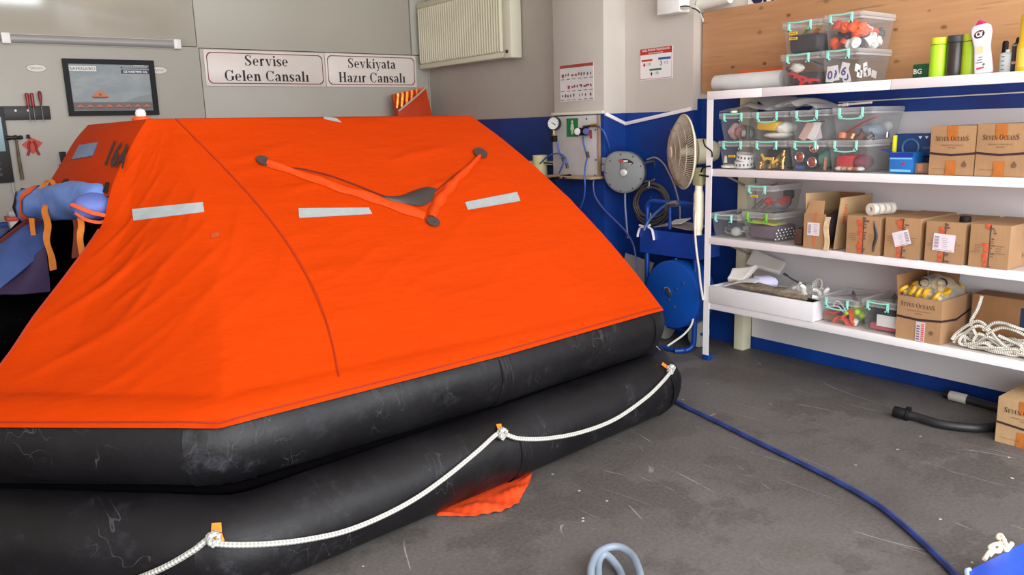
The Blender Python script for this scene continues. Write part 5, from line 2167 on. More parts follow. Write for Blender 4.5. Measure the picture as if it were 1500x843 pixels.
# ------------------------------------------------------------------ shelving on the right wall
XF, YL, YR = 4.235, 3.435, 0.7
ZS = (0.405, 0.846, 1.292, 1.785)
unit = wthing('shelving_unit', 'long white painted steel shelving unit with four boards along the right wall', 'shelves', (4.45, 2.1, 0.0))


def post(x, y, w, d, z1, mtl, foot=True):
    m = MB()
    m.prism([(0, 0), (0, -w), (0.004, -w), (0.004, -0.004), (d, -0.004), (d, 0)], z1 - (0.035 if foot else 0), Matrix.Translation((x, y, 0.035 if foot else 0)))
    p = m.build('post', mtl, unit, smooth=False)
    if foot:
        m = MB()
        m.box((x + d / 2 - unit.location.x, y - w / 2 - unit.location.y, 0.018), (d + 0.006, w + 0.006, 0.036))
        m.build('foot', BLUE_PAINT, p, bevel=0.003)
    return p


post(XF - 0.006, YL + 0.008, 0.048, 0.04, ZS[3] - 0.002, WHITE_STEEL)
post(XF - 0.006, YR + 0.048, 0.048, 0.04, ZS[3] - 0.002, WHITE_STEEL)
m = MB()
m.box((4.64, 3.425, 0.88), (0.09, 0.08, 1.76))
m.build('post', mat('cream_post', (226, 220, 190), 0.55, vary=0.06), unit, bevel=0.004)
m = MB()
m.box((4.64, YR + 0.04, 0.88), (0.09, 0.08, 1.76))
m.build('post', mat('cream_post', (226, 220, 190), 0.55, vary=0.06), unit, bevel=0.004)
for k, z in enumerate(ZS):
    m = MB()
    m.box(((XF + 4.655) / 2 + 0.01, (YL + YR) / 2, z - 0.009), (4.655 - XF - 0.02, YL - YR, 0.018))
    b = m.build('shelf_board', mat('shelf_top', (214, 204, 200), 0.45, vary=0.06), unit)
    lip = 0.052 if k == 3 else 0.046
    xo = XF - 0.008 if k in (1, 3) else XF - 0.003
    edges = (YL + 0.01, 3.03, 2.235, YR) if k == 3 else (YL - 0.03 if k < 2 else YL, YR)
    for a, c in zip(edges, edges[1:]):
        m = MB()
        m.box((xo + 0.006 - unit.location.x, (a + c) / 2 - unit.location.y, z - lip / 2 + 0.002), (0.012, a - c - 0.003, lip))
        m.build('edge_strip', WHITE_STEEL, b, bevel=0.002)
    if k in (1, 2):
        m = MB()
        m.cyl((XF + 0.03 - unit.location.x, 3.36 - unit.location.y, z - 0.02), (4.63 - unit.location.x, 3.36 - unit.location.y, z - 0.16), 0.008, n=8)
        m.build('brace', mat('brace_grey', (150, 140, 130), 0.5), b)

# pine board above the shelves
m = MB()
m.box((4.682, 1.325, 2.076), (0.032, 5.05, 0.552))
solo('pine_board', m, M_WOOD, 'wide knotty pine board fixed to the wall above the shelves', 'board', bevel=0.002)
# company sign above it, its letters just showing
s = wthing('company_sign', 'white sign with dark blue capitals just showing above the pine board', 'sign', (4.69, 2.3, 2.37))
m = MB()
m.box((4.693, 2.56, 2.52), (0.012, 1.86, 0.33))
m.build('plate', PAPER, s)
m = MB()
lettering(m, 'G. AUT', 0.13, (0, 0.0), wallR(3.47, 2.356, 4.686), align='L', width=0.44, bold=0.03)
m.build('lettering', NAVY, s, smooth=False)
# cable along the blue band
m = MB()
m.tube([(4.688, 2.80, 1.690), (4.688, 2.30, 1.694), (4.688, 1.6, 1.70), (4.688, 0.9, 1.70)], 0.004, 5)
solo('wall_cable', m, PAPER, 'thin white cable running along the blue band under the top shelf', 'cable')


# ---- clear storage boxes
def rrect(w, d, r, k=4):
    out = []
    for cx, cy, a0 in ((w / 2 - r, d / 2 - r, 0), (-w / 2 + r, d / 2 - r, 90), (-w / 2 + r, -d / 2 + r, 180), (w / 2 - r, -d / 2 + r, 270)):
        for j in range(k + 1):
            a = math.radians(a0 + 90 * j / k)
            out.append((cx + r * math.cos(a), cy + r * math.sin(a)))
    return out


def shell(mb, sections):
    """stacked outlines joined into one skin: sections = [(outline, z)]"""
    n = len(sections[0][0])
    vs = [(x, y, z) for o, z in sections for x, y in o]
    fs = [(i * n + k, i * n + (k + 1) % n, (i + 1) * n + (k + 1) % n, (i + 1) * n + k) for i in range(len(sections) - 1) for k in range(n)]
    return mb.add(vs, fs)


def storage_box(label, x, y, z, w, d, h, clip=MINT, drop=False, tags=(), lid=True, rz=0.0):
    """front faces -X; x is the front, y the middle of its width"""
    b = thing('storage_box', label, 'storage box', (x + d / 2, y, z), rz, 'clear plastic boxes on the shelves')
    hb = h - 0.022
    m = MB()
    o = lambda k: rrect(d * k, w * k, 0.022)
    shell(m, [(o(0.84), 0.001), (o(0.97), hb)])
    n = len(o(1))
    m.add([(p[0], p[1], 0.001) for p in o(0.84)], [tuple(range(n))])
    m.build('body', BOXCLEAR, b, angle=60)
    m = MB()
    shell(m, [(o(0.965), hb - 0.014), (o(1.0), hb - 0.014), (o(1.0), hb - 0.002), (o(0.965), hb - 0.002), (o(0.965), hb - 0.014)])
    m.build('rim', LIDCLEAR, b, angle=50)
    if lid:
        m = MB()
        shell(m, [(o(0.985), hb), (o(1.01), hb), (o(1.01), h - 0.004), (o(0.99), h), (o(0.9), h), (o(0.87), h - 0.007), (o(0.02), h - 0.007)])
        m.build('lid', LIDCLEAR, b, angle=50)
    # clip handle on the front
    m = MB()
    xf = -d / 2 - 0.004
    wh = w * 0.265
    for sgn in (-1, 1):
        m.box((xf - 0.004, sgn * wh, h - 0.028), (0.012, 0.010, 0.052))
        m.box((xf - 0.004, sgn * (wh - 0.005), h - 0.050), (0.012, 0.018, 0.008))
    zb = h - 0.058 if drop else h - 0.006
    pts = [(xf - 0.008, -wh, zb), (xf - 0.010, 0, zb - (0.006 if drop else 0.004)), (xf - 0.008, wh, zb)]
    m.tube(pts, 0.0042, 7, flat=1.0)
    m.build('clip_handle', clip, b, bevel=0.0)
    for ty, tz in tags:
        m = MB()
        m.box((-d / 2 * 0.93 - 0.004, ty, tz), (0.003, 0.052, 0.014))
        tg = m.build('name_tag', YELLOWTAG, b)
        m = MB()
        for k in range(5):
            m.box((-d / 2 * 0.93 - 0.0058, ty + 0.016 - 0.008 * k, tz), (0.001, 0.005, 0.006))
        m.build('lettering', INK, tg, smooth=False)
    return b


DB = 0.37
T, S2, S3, S4 = ZS[3] + 0.003, ZS[2] + 0.003, ZS[1] + 0.003, ZS[0] + 0.003
XB = 4.262
storage_box('clear box with black rubber goods, under the similar box on the top shelf', XB, 2.812, T, 0.258, DB, 0.182)
storage_box('clear box with two yellow tags, on the narrower stack of the top shelf', XB, 2.808, T + 0.183, 0.262, DB, 0.180, tags=((0.05, 0.116), (0.048, 0.086)))
storage_box('clear box of white number stickers at the bottom of the top-shelf stack', XB, 2.560, T, 0.232, DB, 0.182)
storage_box('clear box of orange and black lamp parts, highest on the top shelf', XB, 2.552, T + 0.183, 0.236, DB, 0.190)
b2 = [('clear box holding printed white tape reels, beside the shelf post', 3.260, 0.246), ('clear box of brass fittings with yellow tags on the second shelf', 3.005, 0.258), ('clear box of round pressure valves on the second shelf', 2.742, 0.25), ('clear box with a red kit under another, next to the blue carton', 2.488, 0.245)]
for (lab, y, w), tg in zip(b2, ([(0.012, 0.082)], [], [], [])):
    storage_box(lab, XB, y, S2, w, DB, 0.178, drop=(w == 0.245), tags=tg)
b3 = [('clear box of bagged pinkish rubber parts, upper one beside the shelf post', 3.260, 0.244), ('clear box with yellow tape and white cloth, upper one on the second shelf', 3.008, 0.254), ('clear box of white paper strips, upper one on the second shelf', 2.740, 0.244), ('clear box with a red strip and a glass bulb, largest on the second shelf', 2.474, 0.25)]
for i, (lab, y, w) in enumerate(b3):
    storage_box(lab, XB + (0.0 if i < 3 else 0.005), y, S2 + 0.180, w, DB, 0.172 if i < 3 else 0.178, drop=i > 0, rz=0.0 if i < 3 else 0.03)
storage_box('low clear box of coiled clear tubing beside the shelf post', XB, 3.315, S3, 0.235, 0.325, 0.155)
storage_box('clear box with a green clip full of small metal balls', XB, 3.058, S3, 0.262, 0.34, 0.18, clip=GREENCLIP, drop=True)
storage_box('clear box of red and black fittings above the green-clipped box', XB + 0.01, 3.070, S3 + 0.182, 0.215, 0.34, 0.168, tags=[(0.03, 0.098)])
storage_box('clear box of lime and red trinkets beside the white tray', XB, 2.492, S4, 0.25, 0.34, 0.158, drop=True)
storage_box('clear box with a big white label next to the rations carton', XB, 2.245, S4, 0.216, 0.34, 0.178)


# ---- what lies in the boxes (generic shapes, each a thing of its own)
def put(name, mb, mtl, label, cat, loc, rot=(0, 0, 0), group=None, **kw):
    o = mb.build(name, mtl, None, **kw)
    o.location = loc
    o.rotation_euler = rot
    return tag(o, label, cat, group)


def copy_at(o, loc, rot=(0, 0, 0), label=None, scale=None, mtl=None):
    c = o.copy()
    if mtl is not None:
        c.data = o.data.copy()
        c.data.materials[0] = mtl
    c.location = loc
    c.rotation_euler = rot
    if scale:
        c.scale = (scale,) * 3
    if label:
        c['label'] = label
    COL.objects.link(c)
    return c


def cap_mb(r, h):
    return MB().lathe([(r, 0), (r * 1.02, h * 0.1), (r * 0.92, h * 0.7), (r * 0.8, h * 0.9), (r * 0.4, h), (r * 0.38, h * 1.3), (0, h * 1.32)], 16)


def ring_mb(r, rt, n=24):
    return MB().tube([(r * math.cos(2 * PI * k / n), r * math.sin(2 * PI * k / n), 0) for k in range(n)], rt, 8, closed=True, sub=0)


def reel_mb(r0, r1, w, n=24):
    m = MB()
    m.lathe([(r1, 0), (r0, 0), (r0, w), (r1, w), (r1, 0)], n)
    m.f = [f for f in m.f if len(f) == 4]
    return m


def lump_mb(sx, sy, sz, seed, lump=0.14):
    return MB().ball((0, 0, sz), 1.0, 16, (sx, sy, sz), lump=lump, seed=seed)


def band_mb(pts, w, t=0.0025, sub=5):
    p = catmull(pts, sub)
    n = len(p) - 1
    m = MB()

    def fn(u, v):
        k = u * n
        i = min(int(k), n - 1)
        q = p[i].lerp(p[i + 1], k - i)
        return q + Vector((w * (v - 0.5), 0, 0))
    return m.grid(fn, n, 2, thick=t)


# upper narrow box on the top shelf: black rubber and two bright straps
z = T + 0.183 + 0.006
o = put('rubber_sheet', MB().box((0, 0, 0.052), (0.29, 0.2, 0.104), None, 0.96), mat('black_rubber_goods', (40, 40, 42), 0.6), 'black folded rubber piece behind the two yellow tags', 'rubber', (XB + 0.185, 2.812, z), bevel=0.025, seg=3)
put('strap', band_mb([(0, 0.06, 0), (0, 0.03, 0.022), (0, -0.01, 0.012), (0, -0.05, 0.03)], 0.05), mat('lime_strap', (170, 200, 60), 0.6), 'lime strap lying on the black rubber piece', 'strap', (XB + 0.10, 2.79, z + 0.113))
put('strap', band_mb([(0, 0.05, -0.004), (0, 0.02, 0.018), (0, -0.02, 0.008), (0, -0.045, 0.004)], 0.06), mat('orange_strap', (246, 150, 50), 0.6), 'orange strap lying on the black rubber piece', 'strap', (XB + 0.10, 2.73, z + 0.115))
# lower narrow box
z = T + 0.006
put('rope_end', lump_mb(0.04, 0.042, 0.028, 8, 0.2), OFFWHITE, 'white knotted line end in the lower narrow top-shelf box', 'rope', (XB + 0.07, 2.865, z + 0.07))
put('rubber_sheet', MB().box((0, 0, 0.036), (0.28, 0.19, 0.07)), mat('black_rubber_goods', (40, 40, 42), 0.6), 'black rubber goods under the white line end', 'rubber', (XB + 0.2, 2.81, z), bevel=0.018)
for k, (yy, zz, a) in enumerate(((2.845, 0.075, 0.5), (2.80, 0.062, 0.3), (2.765, 0.045, -0.2))):
    put('strap', band_mb([(0, 0.06, -0.01), (0, 0.02, 0.006), (0, -0.03, 0.0), (0, -0.06, -0.012)], 0.03, 0.014), mat('red_strap', (196, 44, 40), 0.6), ('red strap crossing the black rubber goods highest', 'red strap in the middle of the black rubber goods', 'red strap lowest among the black rubber goods')[k], 'strap', (XB + 0.046, yy, z + zz - 0.02), (a, 0, 0.1 * k), 'red straps in the lower narrow box')
put('folded_card', MB().box((0, 0, 0), (0.16, 0.11, 0.006)), mat('slate_card', (110, 116, 132), 0.6), 'slate grey card leaning in the lower narrow top-shelf box', 'card', (XB + 0.18, 2.77, z + 0.11), (0.45, 0.1, 0))
# wide box of lamp parts
z = T + 0.183 + 0.007
rr = random.Random(11)
lampcap = cap_mb(0.03, 0.036)
cols = [ORANGE, mat('red_orange_part', (224, 84, 58), 0.5), WHITE, BLACK, DARKGREY]
spots = []
for lay, zz in enumerate((0.022, 0.068, 0.105)):
    for k in range(6):
        spots.append((0.078 + 0.044 * k + 0.008 * lay, 2.498 + rr.uniform(0, 0.012), zz + rr.uniform(-0.01, 0.01) - 0.012 * k * (lay > 0) * 0.4, rr.choice((0, 0, 1, 2, 3, 4, 2) if k < 3 else (2, 3, 4, 3, 2, 0))))
    for k in range(3):
        spots.append((0.074 + rr.uniform(0, 0.01), 2.54 + 0.038 * k, zz + rr.uniform(-0.012, 0.008), rr.choice((0, 1, 0, 2, 3, 1, 3))))
names = ['orange', 'reddish orange', 'white', 'black', 'dark grey']
first = None
for dx, y, dz, c in spots:
    lab = f'{names[c]} lamp part among the jumble in the highest top-shelf box'
    loc = (XB + dx, y, z + dz)
    rot = (rr.uniform(0, 1.5), rr.uniform(-0.8, 0.8), rr.uniform(0, 6))
    if first is None:
        first = put('lamp_part', lampcap, cols[c], lab, 'lamp part', loc, rot, 'lamp parts in the highest box')
    else:
        copy_at(first, loc, rot, lab, mtl=cols[c], scale=rr.uniform(0.9, 1.15))
# stickers with figures
z = T + 0.006
for k, (t, y, dz, tilt) in enumerate((('0', 2.635, 0.05, 0.1), ('9', 2.60, 0.055, -0.15), ('6', 2.562, 0.068, 0.25), ('0', 2.53, 0.04, -0.3))):
    s = thing('number_sticker', f'white sticker printed with a purple {t}, ' + ('beside the wooden board end of its box', 'second in its box', 'standing tallest in its box', 'leaning at the front corner of its box')[k], 'sticker', (XB + 0.042 + 0.004 * k, y, z + dz - 0.045), 0.0, 'number stickers in the top-shelf box')
    m = MB()
    m.box((0, 0, 0.042), (0.003, 0.046, 0.084), Matrix.Rotation(tilt, 4, 'X'))
    m.build('sheet', PAPER, s)
    m = MB()
    lettering(m, t, 0.046, (0, 0.016), Matrix.Rotation(tilt, 4, 'X') @ frame_M((-0.002, 0, 0), (0, -1, 0), (0, 0, 1)), bold=0.03)
    m.build('lettering', PURPLE, s, smooth=False)
for k, (t, dx, dz, tl) in enumerate((('1 1', 0.11, 0.06, 1.35), ('0', 0.07, 0.02, 0.1), ('', 0.045, 0.05, 0.2), ('', 0.17, 0.03, -0.3), ('', 0.22, 0.02, 0.2))):
    s = thing('small_sticker', ('upright white sticker with two dark bars', 'white sticker with a dark ring', 'blank white sticker by the box corner', 'blank white sticker in the middle of the box side', 'blank white sticker farthest into the box')[k] + ' behind the clear side', 'sticker', (XB + dx, 2.472, z + dz), 0.0, 'small stickers in the top-shelf box')
    m = MB()
    RMx = Matrix.Rotation(tl, 4, 'Y')
    m.box((0, 0, 0.02), (0.075 if t == '1 1' else 0.05, 0.003, 0.04), RMx)
    m.build('sheet', PAPER, s)
    if t:
        m = MB()
        lettering(m, t, 0.026, (0, 0.008), RMx @ frame_M((0, -0.002, 0), (1, 0, 0), (0, 0, 1)), bold=0.02)
        m.build('lettering', NAVY, s, smooth=False)

# second shelf, lower row
z = S2 + 0.006
for k, (dx, dz, r) in enumerate(((0.06, 0.048, 0.058), (0.055, 0.002, 0.062))):
    s = thing('tape_reel', ('printed white tape reel lying on top of the other', 'printed white tape reel lowest in the box by the post')[k], 'tape reel', (XB + dx + 0.05, 3.245, z + dz), 0.0, 'printed tape reels')
    s.rotation_euler = (0.16 * (1 - k), -0.1, 0.2)
    reel_mb(r, r * 0.6, 0.042).build('reel', PAPER, s)
    m = MB()
    for j in range(16):
        q = 2 * PI * j / 16
        m.box((r + 0.0006, 0, 0.021), (0.0012, 0.009, 0.014), Matrix.Rotation(q, 4, 'Z'))
    m.build('print', DARKGREY, s, smooth=False)
put('cap', MB().lathe([(0.055, 0), (0.058, 0.012), (0.03, 0.02), (0, 0.022)], 24), OFFWHITE, 'flat cream cap on the floor of the box by the post', 'cap', (XB + 0.075, 3.335, z))
put('peg', MB().cyl((0, 0, 0), (0, 0, 0.045), 0.012, 0.008), OFFWHITE, 'small cream peg standing in the box by the post', 'peg', (XB + 0.06, 3.36, z + 0.03))
# brass fittings
fit = MB().lathe([(0.013, 0), (0.013, 0.012), (0.018, 0.013), (0.018, 0.022), (0.011, 0.024), (0.011, 0.042), (0.006, 0.046), (0, 0.046)], 12)
first = None
for dx, y, dz, r in ((0.05, 3.085, 0.0, 0.1), (0.055, 3.065, 0.035, 0.9), (0.055, 3.005, 0.028, 0.2), (0.055, 2.95, 0.02, 1.3), (0.045, 3.055, 0.012, 1.2), (0.05, 3.02, 0.0, 0.5), (0.045, 2.985, 0.015, 1.0), (0.05, 2.93, 0.035, 0.3), (0.05, 2.925, 0.0, 0.0), (0.06, 2.965, 0.05, 0.8), (0.07, 2.94, 0.07, 0.2), (0.12, 3.03, 0.0, 0.4), (0.12, 2.96, 0.0, 0.9)):
    loc, rot = (XB + dx, y, z + dz), (r, 0.4 * r, 2 * r)
    lab = 'brass hose fitting in the box with yellow tags on the second shelf'
    if first is None:
        first = put('hose_fitting', fit, BRASS, lab, 'fitting', loc, rot, 'brass fittings in one box')
    else:
        copy_at(first, loc, rot, lab)
for k, (y, dz, a) in enumerate(((3.06, 0.07, 1.0), (3.02, 0.062, 0.05), (2.975, 0.045, -0.55))):
    put('tag_strip', MB().box((0, 0, 0), (0.003, 0.05, 0.016)), YELLOWTAG, ('steep yellow tag at the post side of the brass fittings', 'level yellow tag in the middle of the brass fittings', 'slanting yellow tag over the brass fittings')[k], 'tag', (XB + 0.043, y, z + dz), (a, 0, 0), 'yellow tags among the brass fittings')
put('rubber_sheet', MB().box((0, 0, 0.058), (0.22, 0.19, 0.115)), mat('black_rubber_goods', (40, 40, 42), 0.6), 'dark pouch standing behind the brass fittings', 'rubber', (XB + 0.23, 3.0, z), bevel=0.02)
# pressure valves
for k, (y, dz) in enumerate(((2.805, 0.075), (2.715, 0.13), (2.722, 0.045))):
    s = thing('pressure_valve', ('round pressure valve on the post side of its box', 'round pressure valve sitting high in its box', 'round pressure valve low in the middle of its box')[k], 'valve', (XB + 0.05, y, z + dz), 0.0, 'pressure valves')
    RMv = Matrix.Rotation(-PI / 2, 4, 'Y')
    MB().lathe([(0.031, 0), (0.031, 0.01), (0.027, 0.014), (0.024, 0.011), (0.0, 0.011)], 22, RMv).build('body', CHROME, s)
    MB().lathe([(0.019, 0.0115), (0.019, 0.013), (0.009, 0.014), (0.008, 0.02), (0, 0.021)], 18, RMv).build('core', COPPER, s)
put('cloth', lump_mb(0.11, 0.043, 0.06, 5, 0.08), mat('green_cloth', (70, 132, 112), 0.7), 'green cloth stuffed behind the pressure valves', 'cloth', (XB + 0.19, 2.70, z))
put('rubber_sheet', lump_mb(0.1, 0.06, 0.045, 6, 0.1), mat('dark_teal_goods', (62, 78, 78), 0.7), 'dark grey-green pouch behind the pressure valves', 'pouch', (XB + 0.18, 2.79, z))
for k, y in enumerate((2.648, 2.638)):
    put('copper_tube', MB().cyl((0, 0, 0), (0, 0, 0.075), 0.004, n=10), COPPER, ('copper tube nearer to the valves', 'copper tube nearer to the box corner')[k], 'tube', (XB + 0.05, y, z), (0, 0.05, 0), 'copper tubes')
put('battery', MB().cyl((0, 0, 0), (0, 0.05, 0), 0.012), mat('blue_wrapper', (64, 88, 160), 0.4), 'small blue cylinder lying under the pressure valves', 'battery', (XB + 0.05, 2.78, z + 0.013))
# red kit box
put('first_aid_pouch', MB().box((0, 0, 0.044), (0.14, 0.1, 0.085)), mat('red_pouch', (196, 40, 42), 0.6), 'red pouch standing in the lower box beside the blue carton', 'pouch', (XB + 0.12, 2.53, z), (0, 0, 0.1), bevel=0.012)
put('pouch', lump_mb(0.08, 0.036, 0.045, 9, 0.08), mat('plum_pouch', (120, 52, 62), 0.6), 'plum coloured pouch next to the red one', 'pouch', (XB + 0.12, 2.442, z))
for k, (y, c) in enumerate(((2.55, OFFWHITE), (2.52, mat('beige_bit', (196, 160, 130), 0.6)), (2.48, mat('beige_bit', (196, 160, 130), 0.6)), (2.445, mat('rust_bit', (170, 90, 60), 0.6)), (2.42, OFFWHITE))):
    put('rubber_plug', lump_mb(0.02, 0.022, 0.012, 20 + k, 0.1), c, ('white plug below the red pouch', 'beige plug below the red pouch', 'second beige plug below the red pouch', 'rust brown plug under the plum pouch', 'white plug at the corner under the plum pouch')[k], 'plug', (XB + 0.045, y, z), group='plugs below the red pouch')

# second shelf, upper row
z = S2 + 0.180 + 0.006
for k, (y, dx, c, lab) in enumerate(((3.31, 0.10, mat('pink_grey_bag', (186, 150, 150), 0.6), 'pinkish bagged part towards the post'), (3.262, 0.11, mat('dusty_red_bag', (156, 96, 96), 0.6), 'dusty red bagged part in the middle'), (3.215, 0.105, mat('grey_bag_part', (128, 122, 116), 0.5), 'grey bagged part away from the post'))):
    put('bagged_part', lump_mb(0.07, 0.035, 0.05 - 0.006 * k, 30 + k, 0.16), c, lab + ' in the upper corner box', 'bagged part', (XB + dx, y, z), group='bagged parts by the post')
put('roller', MB().cyl((0, 0, 0), (0, 0, 0.085), 0.014), DARKGREY, 'dark grey roller standing in the upper corner box', 'roller', (XB + 0.06, 3.195, z))
put('tape_pack', MB().box((0, 0, 0.03), (0.09, 0.15, 0.058)), mat('yellow_pack', (240, 190, 30), 0.4), 'bright yellow pack behind the mint clip on the second shelf', 'pack', (XB + 0.085, 3.045, z + 0.05), (0.05, 0, 0), bevel=0.018)
put('bandage', lump_mb(0.10, 0.088, 0.022, 33, 0.08), mat('gauze_white', (228, 224, 214), 0.8), 'white gauze under the bright yellow pack', 'cloth', (XB + 0.13, 3.01, z))
put('bandage', lump_mb(0.08, 0.05, 0.036, 34, 0.12), mat('gauze_white', (228, 224, 214), 0.8), 'white gauze heap beside the bright yellow pack', 'cloth', (XB + 0.12, 2.955, z + 0.03))
for k, (y, a, c) in enumerate(((2.80, 0.5, mat('pale_pink_strip', (214, 178, 168), 0.6)), (2.745, 0.35, PAPER), (2.70, -0.3, mat('lilac_strip', (206, 196, 206), 0.6)))):
    put('paper_strip', MB().box((0, 0, 0.05), (0.004, 0.05, 0.11)), c, ('pale pink strip', 'white strip crossing the dark rod', 'lilac strip')[k] + ' in the upper box of papers', 'paper', (XB + 0.05 + 0.006 * k, y, z + 0.0), (a, 0.1, 0), 'paper strips')
put('rod', MB().cyl((0, 0, 0), (0, 0.15, 0), 0.004, n=8), DARKGREY, 'thin dark rod behind the mint clip in the upper box of papers', 'rod', (XB + 0.045, 2.655, z + 0.10))
put('strap', band_mb([(0, 0.1, -0.04), (0, 0.03, 0.0), (0, -0.04, 0.035), (0, -0.11, 0.06)], 0.03), mat('red_strap', (200, 60, 52), 0.6), 'long red strip slanting across the largest box of the second shelf', 'strap', (XB + 0.09, 2.47, z + 0.06))
put('bulb', MB().ball((0, 0, 0.032), 0.03, 16), clear('bulb_glass', (225, 225, 222), 0.6, 0.04), 'clear glass bulb in the largest box of the second shelf', 'bulb', (XB + 0.27, 2.40, z + 0.03))
put('bulb_socket', MB().cyl((0, 0, 0), (0, 0, 0.03), 0.018), CHROME, 'shiny bulb cap under the glass bulb', 'socket', (XB + 0.27, 2.40, z))
for k, (y, dx, c, lab) in enumerate(((2.55, 0.06, mat('orange_bit', (222, 130, 90), 0.5), 'orange plug towards the papers'), (2.50, 0.07, COPPER, 'copper ring part in the middle'), (2.46, 0.10, mat('brown_bit', (130, 92, 84), 0.5), 'brown grommet next to the copper part'), (2.39, 0.06, CHROME, 'chrome ring at the front corner'))):
    put('grommet', MB().lathe([(0.012, 0), (0.024, 0), (0.024, 0.03), (0.012, 0.034)], 16), c, lab + ' of the largest second-shelf box', 'grommet', (XB + dx, y, z), (0.3 * k, 0.2, 0), 'small parts in the largest box')
put('cloth', lump_mb(0.11, 0.06, 0.04, 37, 0.12), mat('steel_blue_cloth', (134, 148, 160), 0.7), 'steel blue cloth deep in the largest second-shelf box', 'cloth', (XB + 0.22, 2.45, z))

# third shelf boxes
z = S3 + 0.006
m = MB()
for k in range(4):
    m.tube([(0.03 * math.sin(j) + 0.02 * k, 0.07 * math.cos(j * 0.9 + k), 0.012 + 0.012 * k + 0.004 * math.sin(2 * j)) for j in range(9)], 0.006, 7)
put('tubing', m, mat('pale_tubing', (200, 196, 190), 0.3), 'tangle of pale tubing in the low box by the post', 'tubing', (XB + 0.12, 3.33, z))
put('lamp_dome', MB().ball((0, 0, 0.03), 0.034, 16, (1, 1, 0.9)), clear('bulb_glass', (225, 225, 222), 0.6, 0.04), 'clear dome standing in the low box by the post', 'dome', (XB + 0.07, 3.27, z))
put('rubber_sheet', lump_mb(0.11, 0.05, 0.035, 41, 0.1), mat('slate_goods', (88, 98, 106), 0.6), 'slate grey pouch in the low box by the post', 'pouch', (XB + 0.18, 3.335, z))
put('pack', MB().box((0, 0, 0.045), (0.22, 0.2, 0.085)), mat('purple_grey_pack', (108, 88, 104), 0.6), 'purple-grey pack filling the green-clipped box', 'pack', (XB + 0.17, 3.06, z), bevel=0.02)
put('leaflet', MB().box((0, 0, 0), (0.14, 0.16, 0.012)), mat('yellow_green_leaf', (206, 196, 80), 0.6), 'yellow-green leaflet on the purple-grey pack', 'leaflet', (XB + 0.13, 3.06, z + 0.104), (0.1, 0, 0))
ball = MB().ball((0, 0, 0.009), 0.009, 12)
first = None
for k in range(26):
    j, r = k % 7, k // 7
    dx, dz = 0.045 + 0.036 * j + 0.014 * (r % 2), 0.0 + 0.019 * r
    loc = (XB + dx, 2.949 - 0.0006 * r * 0 + (0.004 - 0.0055 * r / 2), z + dz)
    if first is None:
        first = put('steel_ball', ball, CHROME, 'small shiny steel ball in the green-clipped box', 'ball', loc, group='steel balls in the green-clipped box')
    else:
        copy_at(first, loc)
z = S3 + 0.182 + 0.006
for k, (dx, y, dz, a) in enumerate(((0.07, 3.02, 0.055, 0.2), (0.16, 2.992, 0.05, 0.0), (0.205, 2.992, 0.055, 0.3))):
    put('red_fitting', MB().cyl((0, 0, 0), (0, 0.035, 0), 0.026, 0.022, n=14), mat('fitting_red', (206, 62, 56), 0.45), ('red fitting behind the box front', 'red fitting on the clear side', 'red fitting touching the black knob')[k] + ' above the green-clipped box', 'fitting', (XB + dx, y - 0.01, z + dz), (a, a, 0), 'red fittings')
put('knob', MB().lathe([(0.018, 0), (0.02, 0.03), (0.034, 0.045), (0.034, 0.085), (0.03, 0.09), (0, 0.09)], 18), BLACK, 'black knob in the box above the green-clipped box', 'knob', (XB + 0.245, 3.005, z + 0.03))
for k, (y, a) in enumerate(((3.12, 0.9), (3.085, 0.8), (3.05, 1.0))):
    put('steel_pin', MB().cyl((0, 0, 0), (0, 0, 0.10), 0.006, n=10), STEEL, ('steel pin farthest towards the post', 'steel pin in the middle', 'steel pin nearest the red fitting')[k] + ' in the box above', 'pin', (XB + 0.055, y + 0.02, z + 0.008), (a, 0, 0), 'steel pins')
put('pouch', lump_mb(0.08, 0.04, 0.03, 45, 0.08), mat('grey_blue_pouch', (120, 126, 134), 0.6), 'grey-blue pouch beneath the red fittings', 'pouch', (XB + 0.2, 3.02, z))

# fourth shelf boxes
z = S4 + 0.006
for k, (dx, y, dz, r) in enumerate(((0.045, 2.455, 0.068, 0.017), (0.07, 2.405, 0.075, 0.019), (0.11, 2.398, 0.05, 0.021))):
    put('lime_float', MB().ball((0, 0, 0), r, 14), mat('lime_float', (190, 236, 30), 0.45), ('lime ball behind the clip', 'lime ball at the front corner', 'lime ball behind the clear side')[k] + ' of the trinket box', 'float', (XB + dx, y, z + dz), group='lime balls')
for k, (y, a, c) in enumerate(((2.55, -0.35, mat('brick_red_strap', (206, 68, 54), 0.6)), (2.50, -0.7, mat('bright_red_strap', (240, 84, 54), 0.6)), (2.455, 0.4, mat('bright_red_strap', (240, 84, 54), 0.6)), (2.425, 1.0, ORANGE))):
    put('strap', band_mb([(0, 0.05, 0.0), (0, 0.015, 0.012), (0, -0.02, -0.004), (0, -0.05, 0.004)], 0.03, 0.012), c, ('brick red strip', 'bright red strip running down', 'bright red strip on the box floor', 'orange strip standing up')[k] + ' in the trinket box', 'strap', (XB + 0.048, y, z + (0.055, 0.03, 0.012, 0.05)[k]), (a, 0, 0), 'bright strips')
put('cord', MB().tube([(0, 0.03, 0), (0, 0.01, 0.03), (0, -0.02, 0.02), (0, -0.05, -0.02), (0.01, -0.03, -0.03), (0, 0.0, 0.0), (0, 0.06, -0.01)], 0.0045, 7), WHITE, 'white looped cord lying high in the trinket box', 'cord', (XB + 0.04, 2.51, z + 0.095))
put('card', MB().box((0, 0, 0.02), (0.006, 0.14, 0.04)), M_CARD_DARK, 'strip of brown card at the bottom of the trinket box', 'card', (XB + 0.06, 2.54, z))
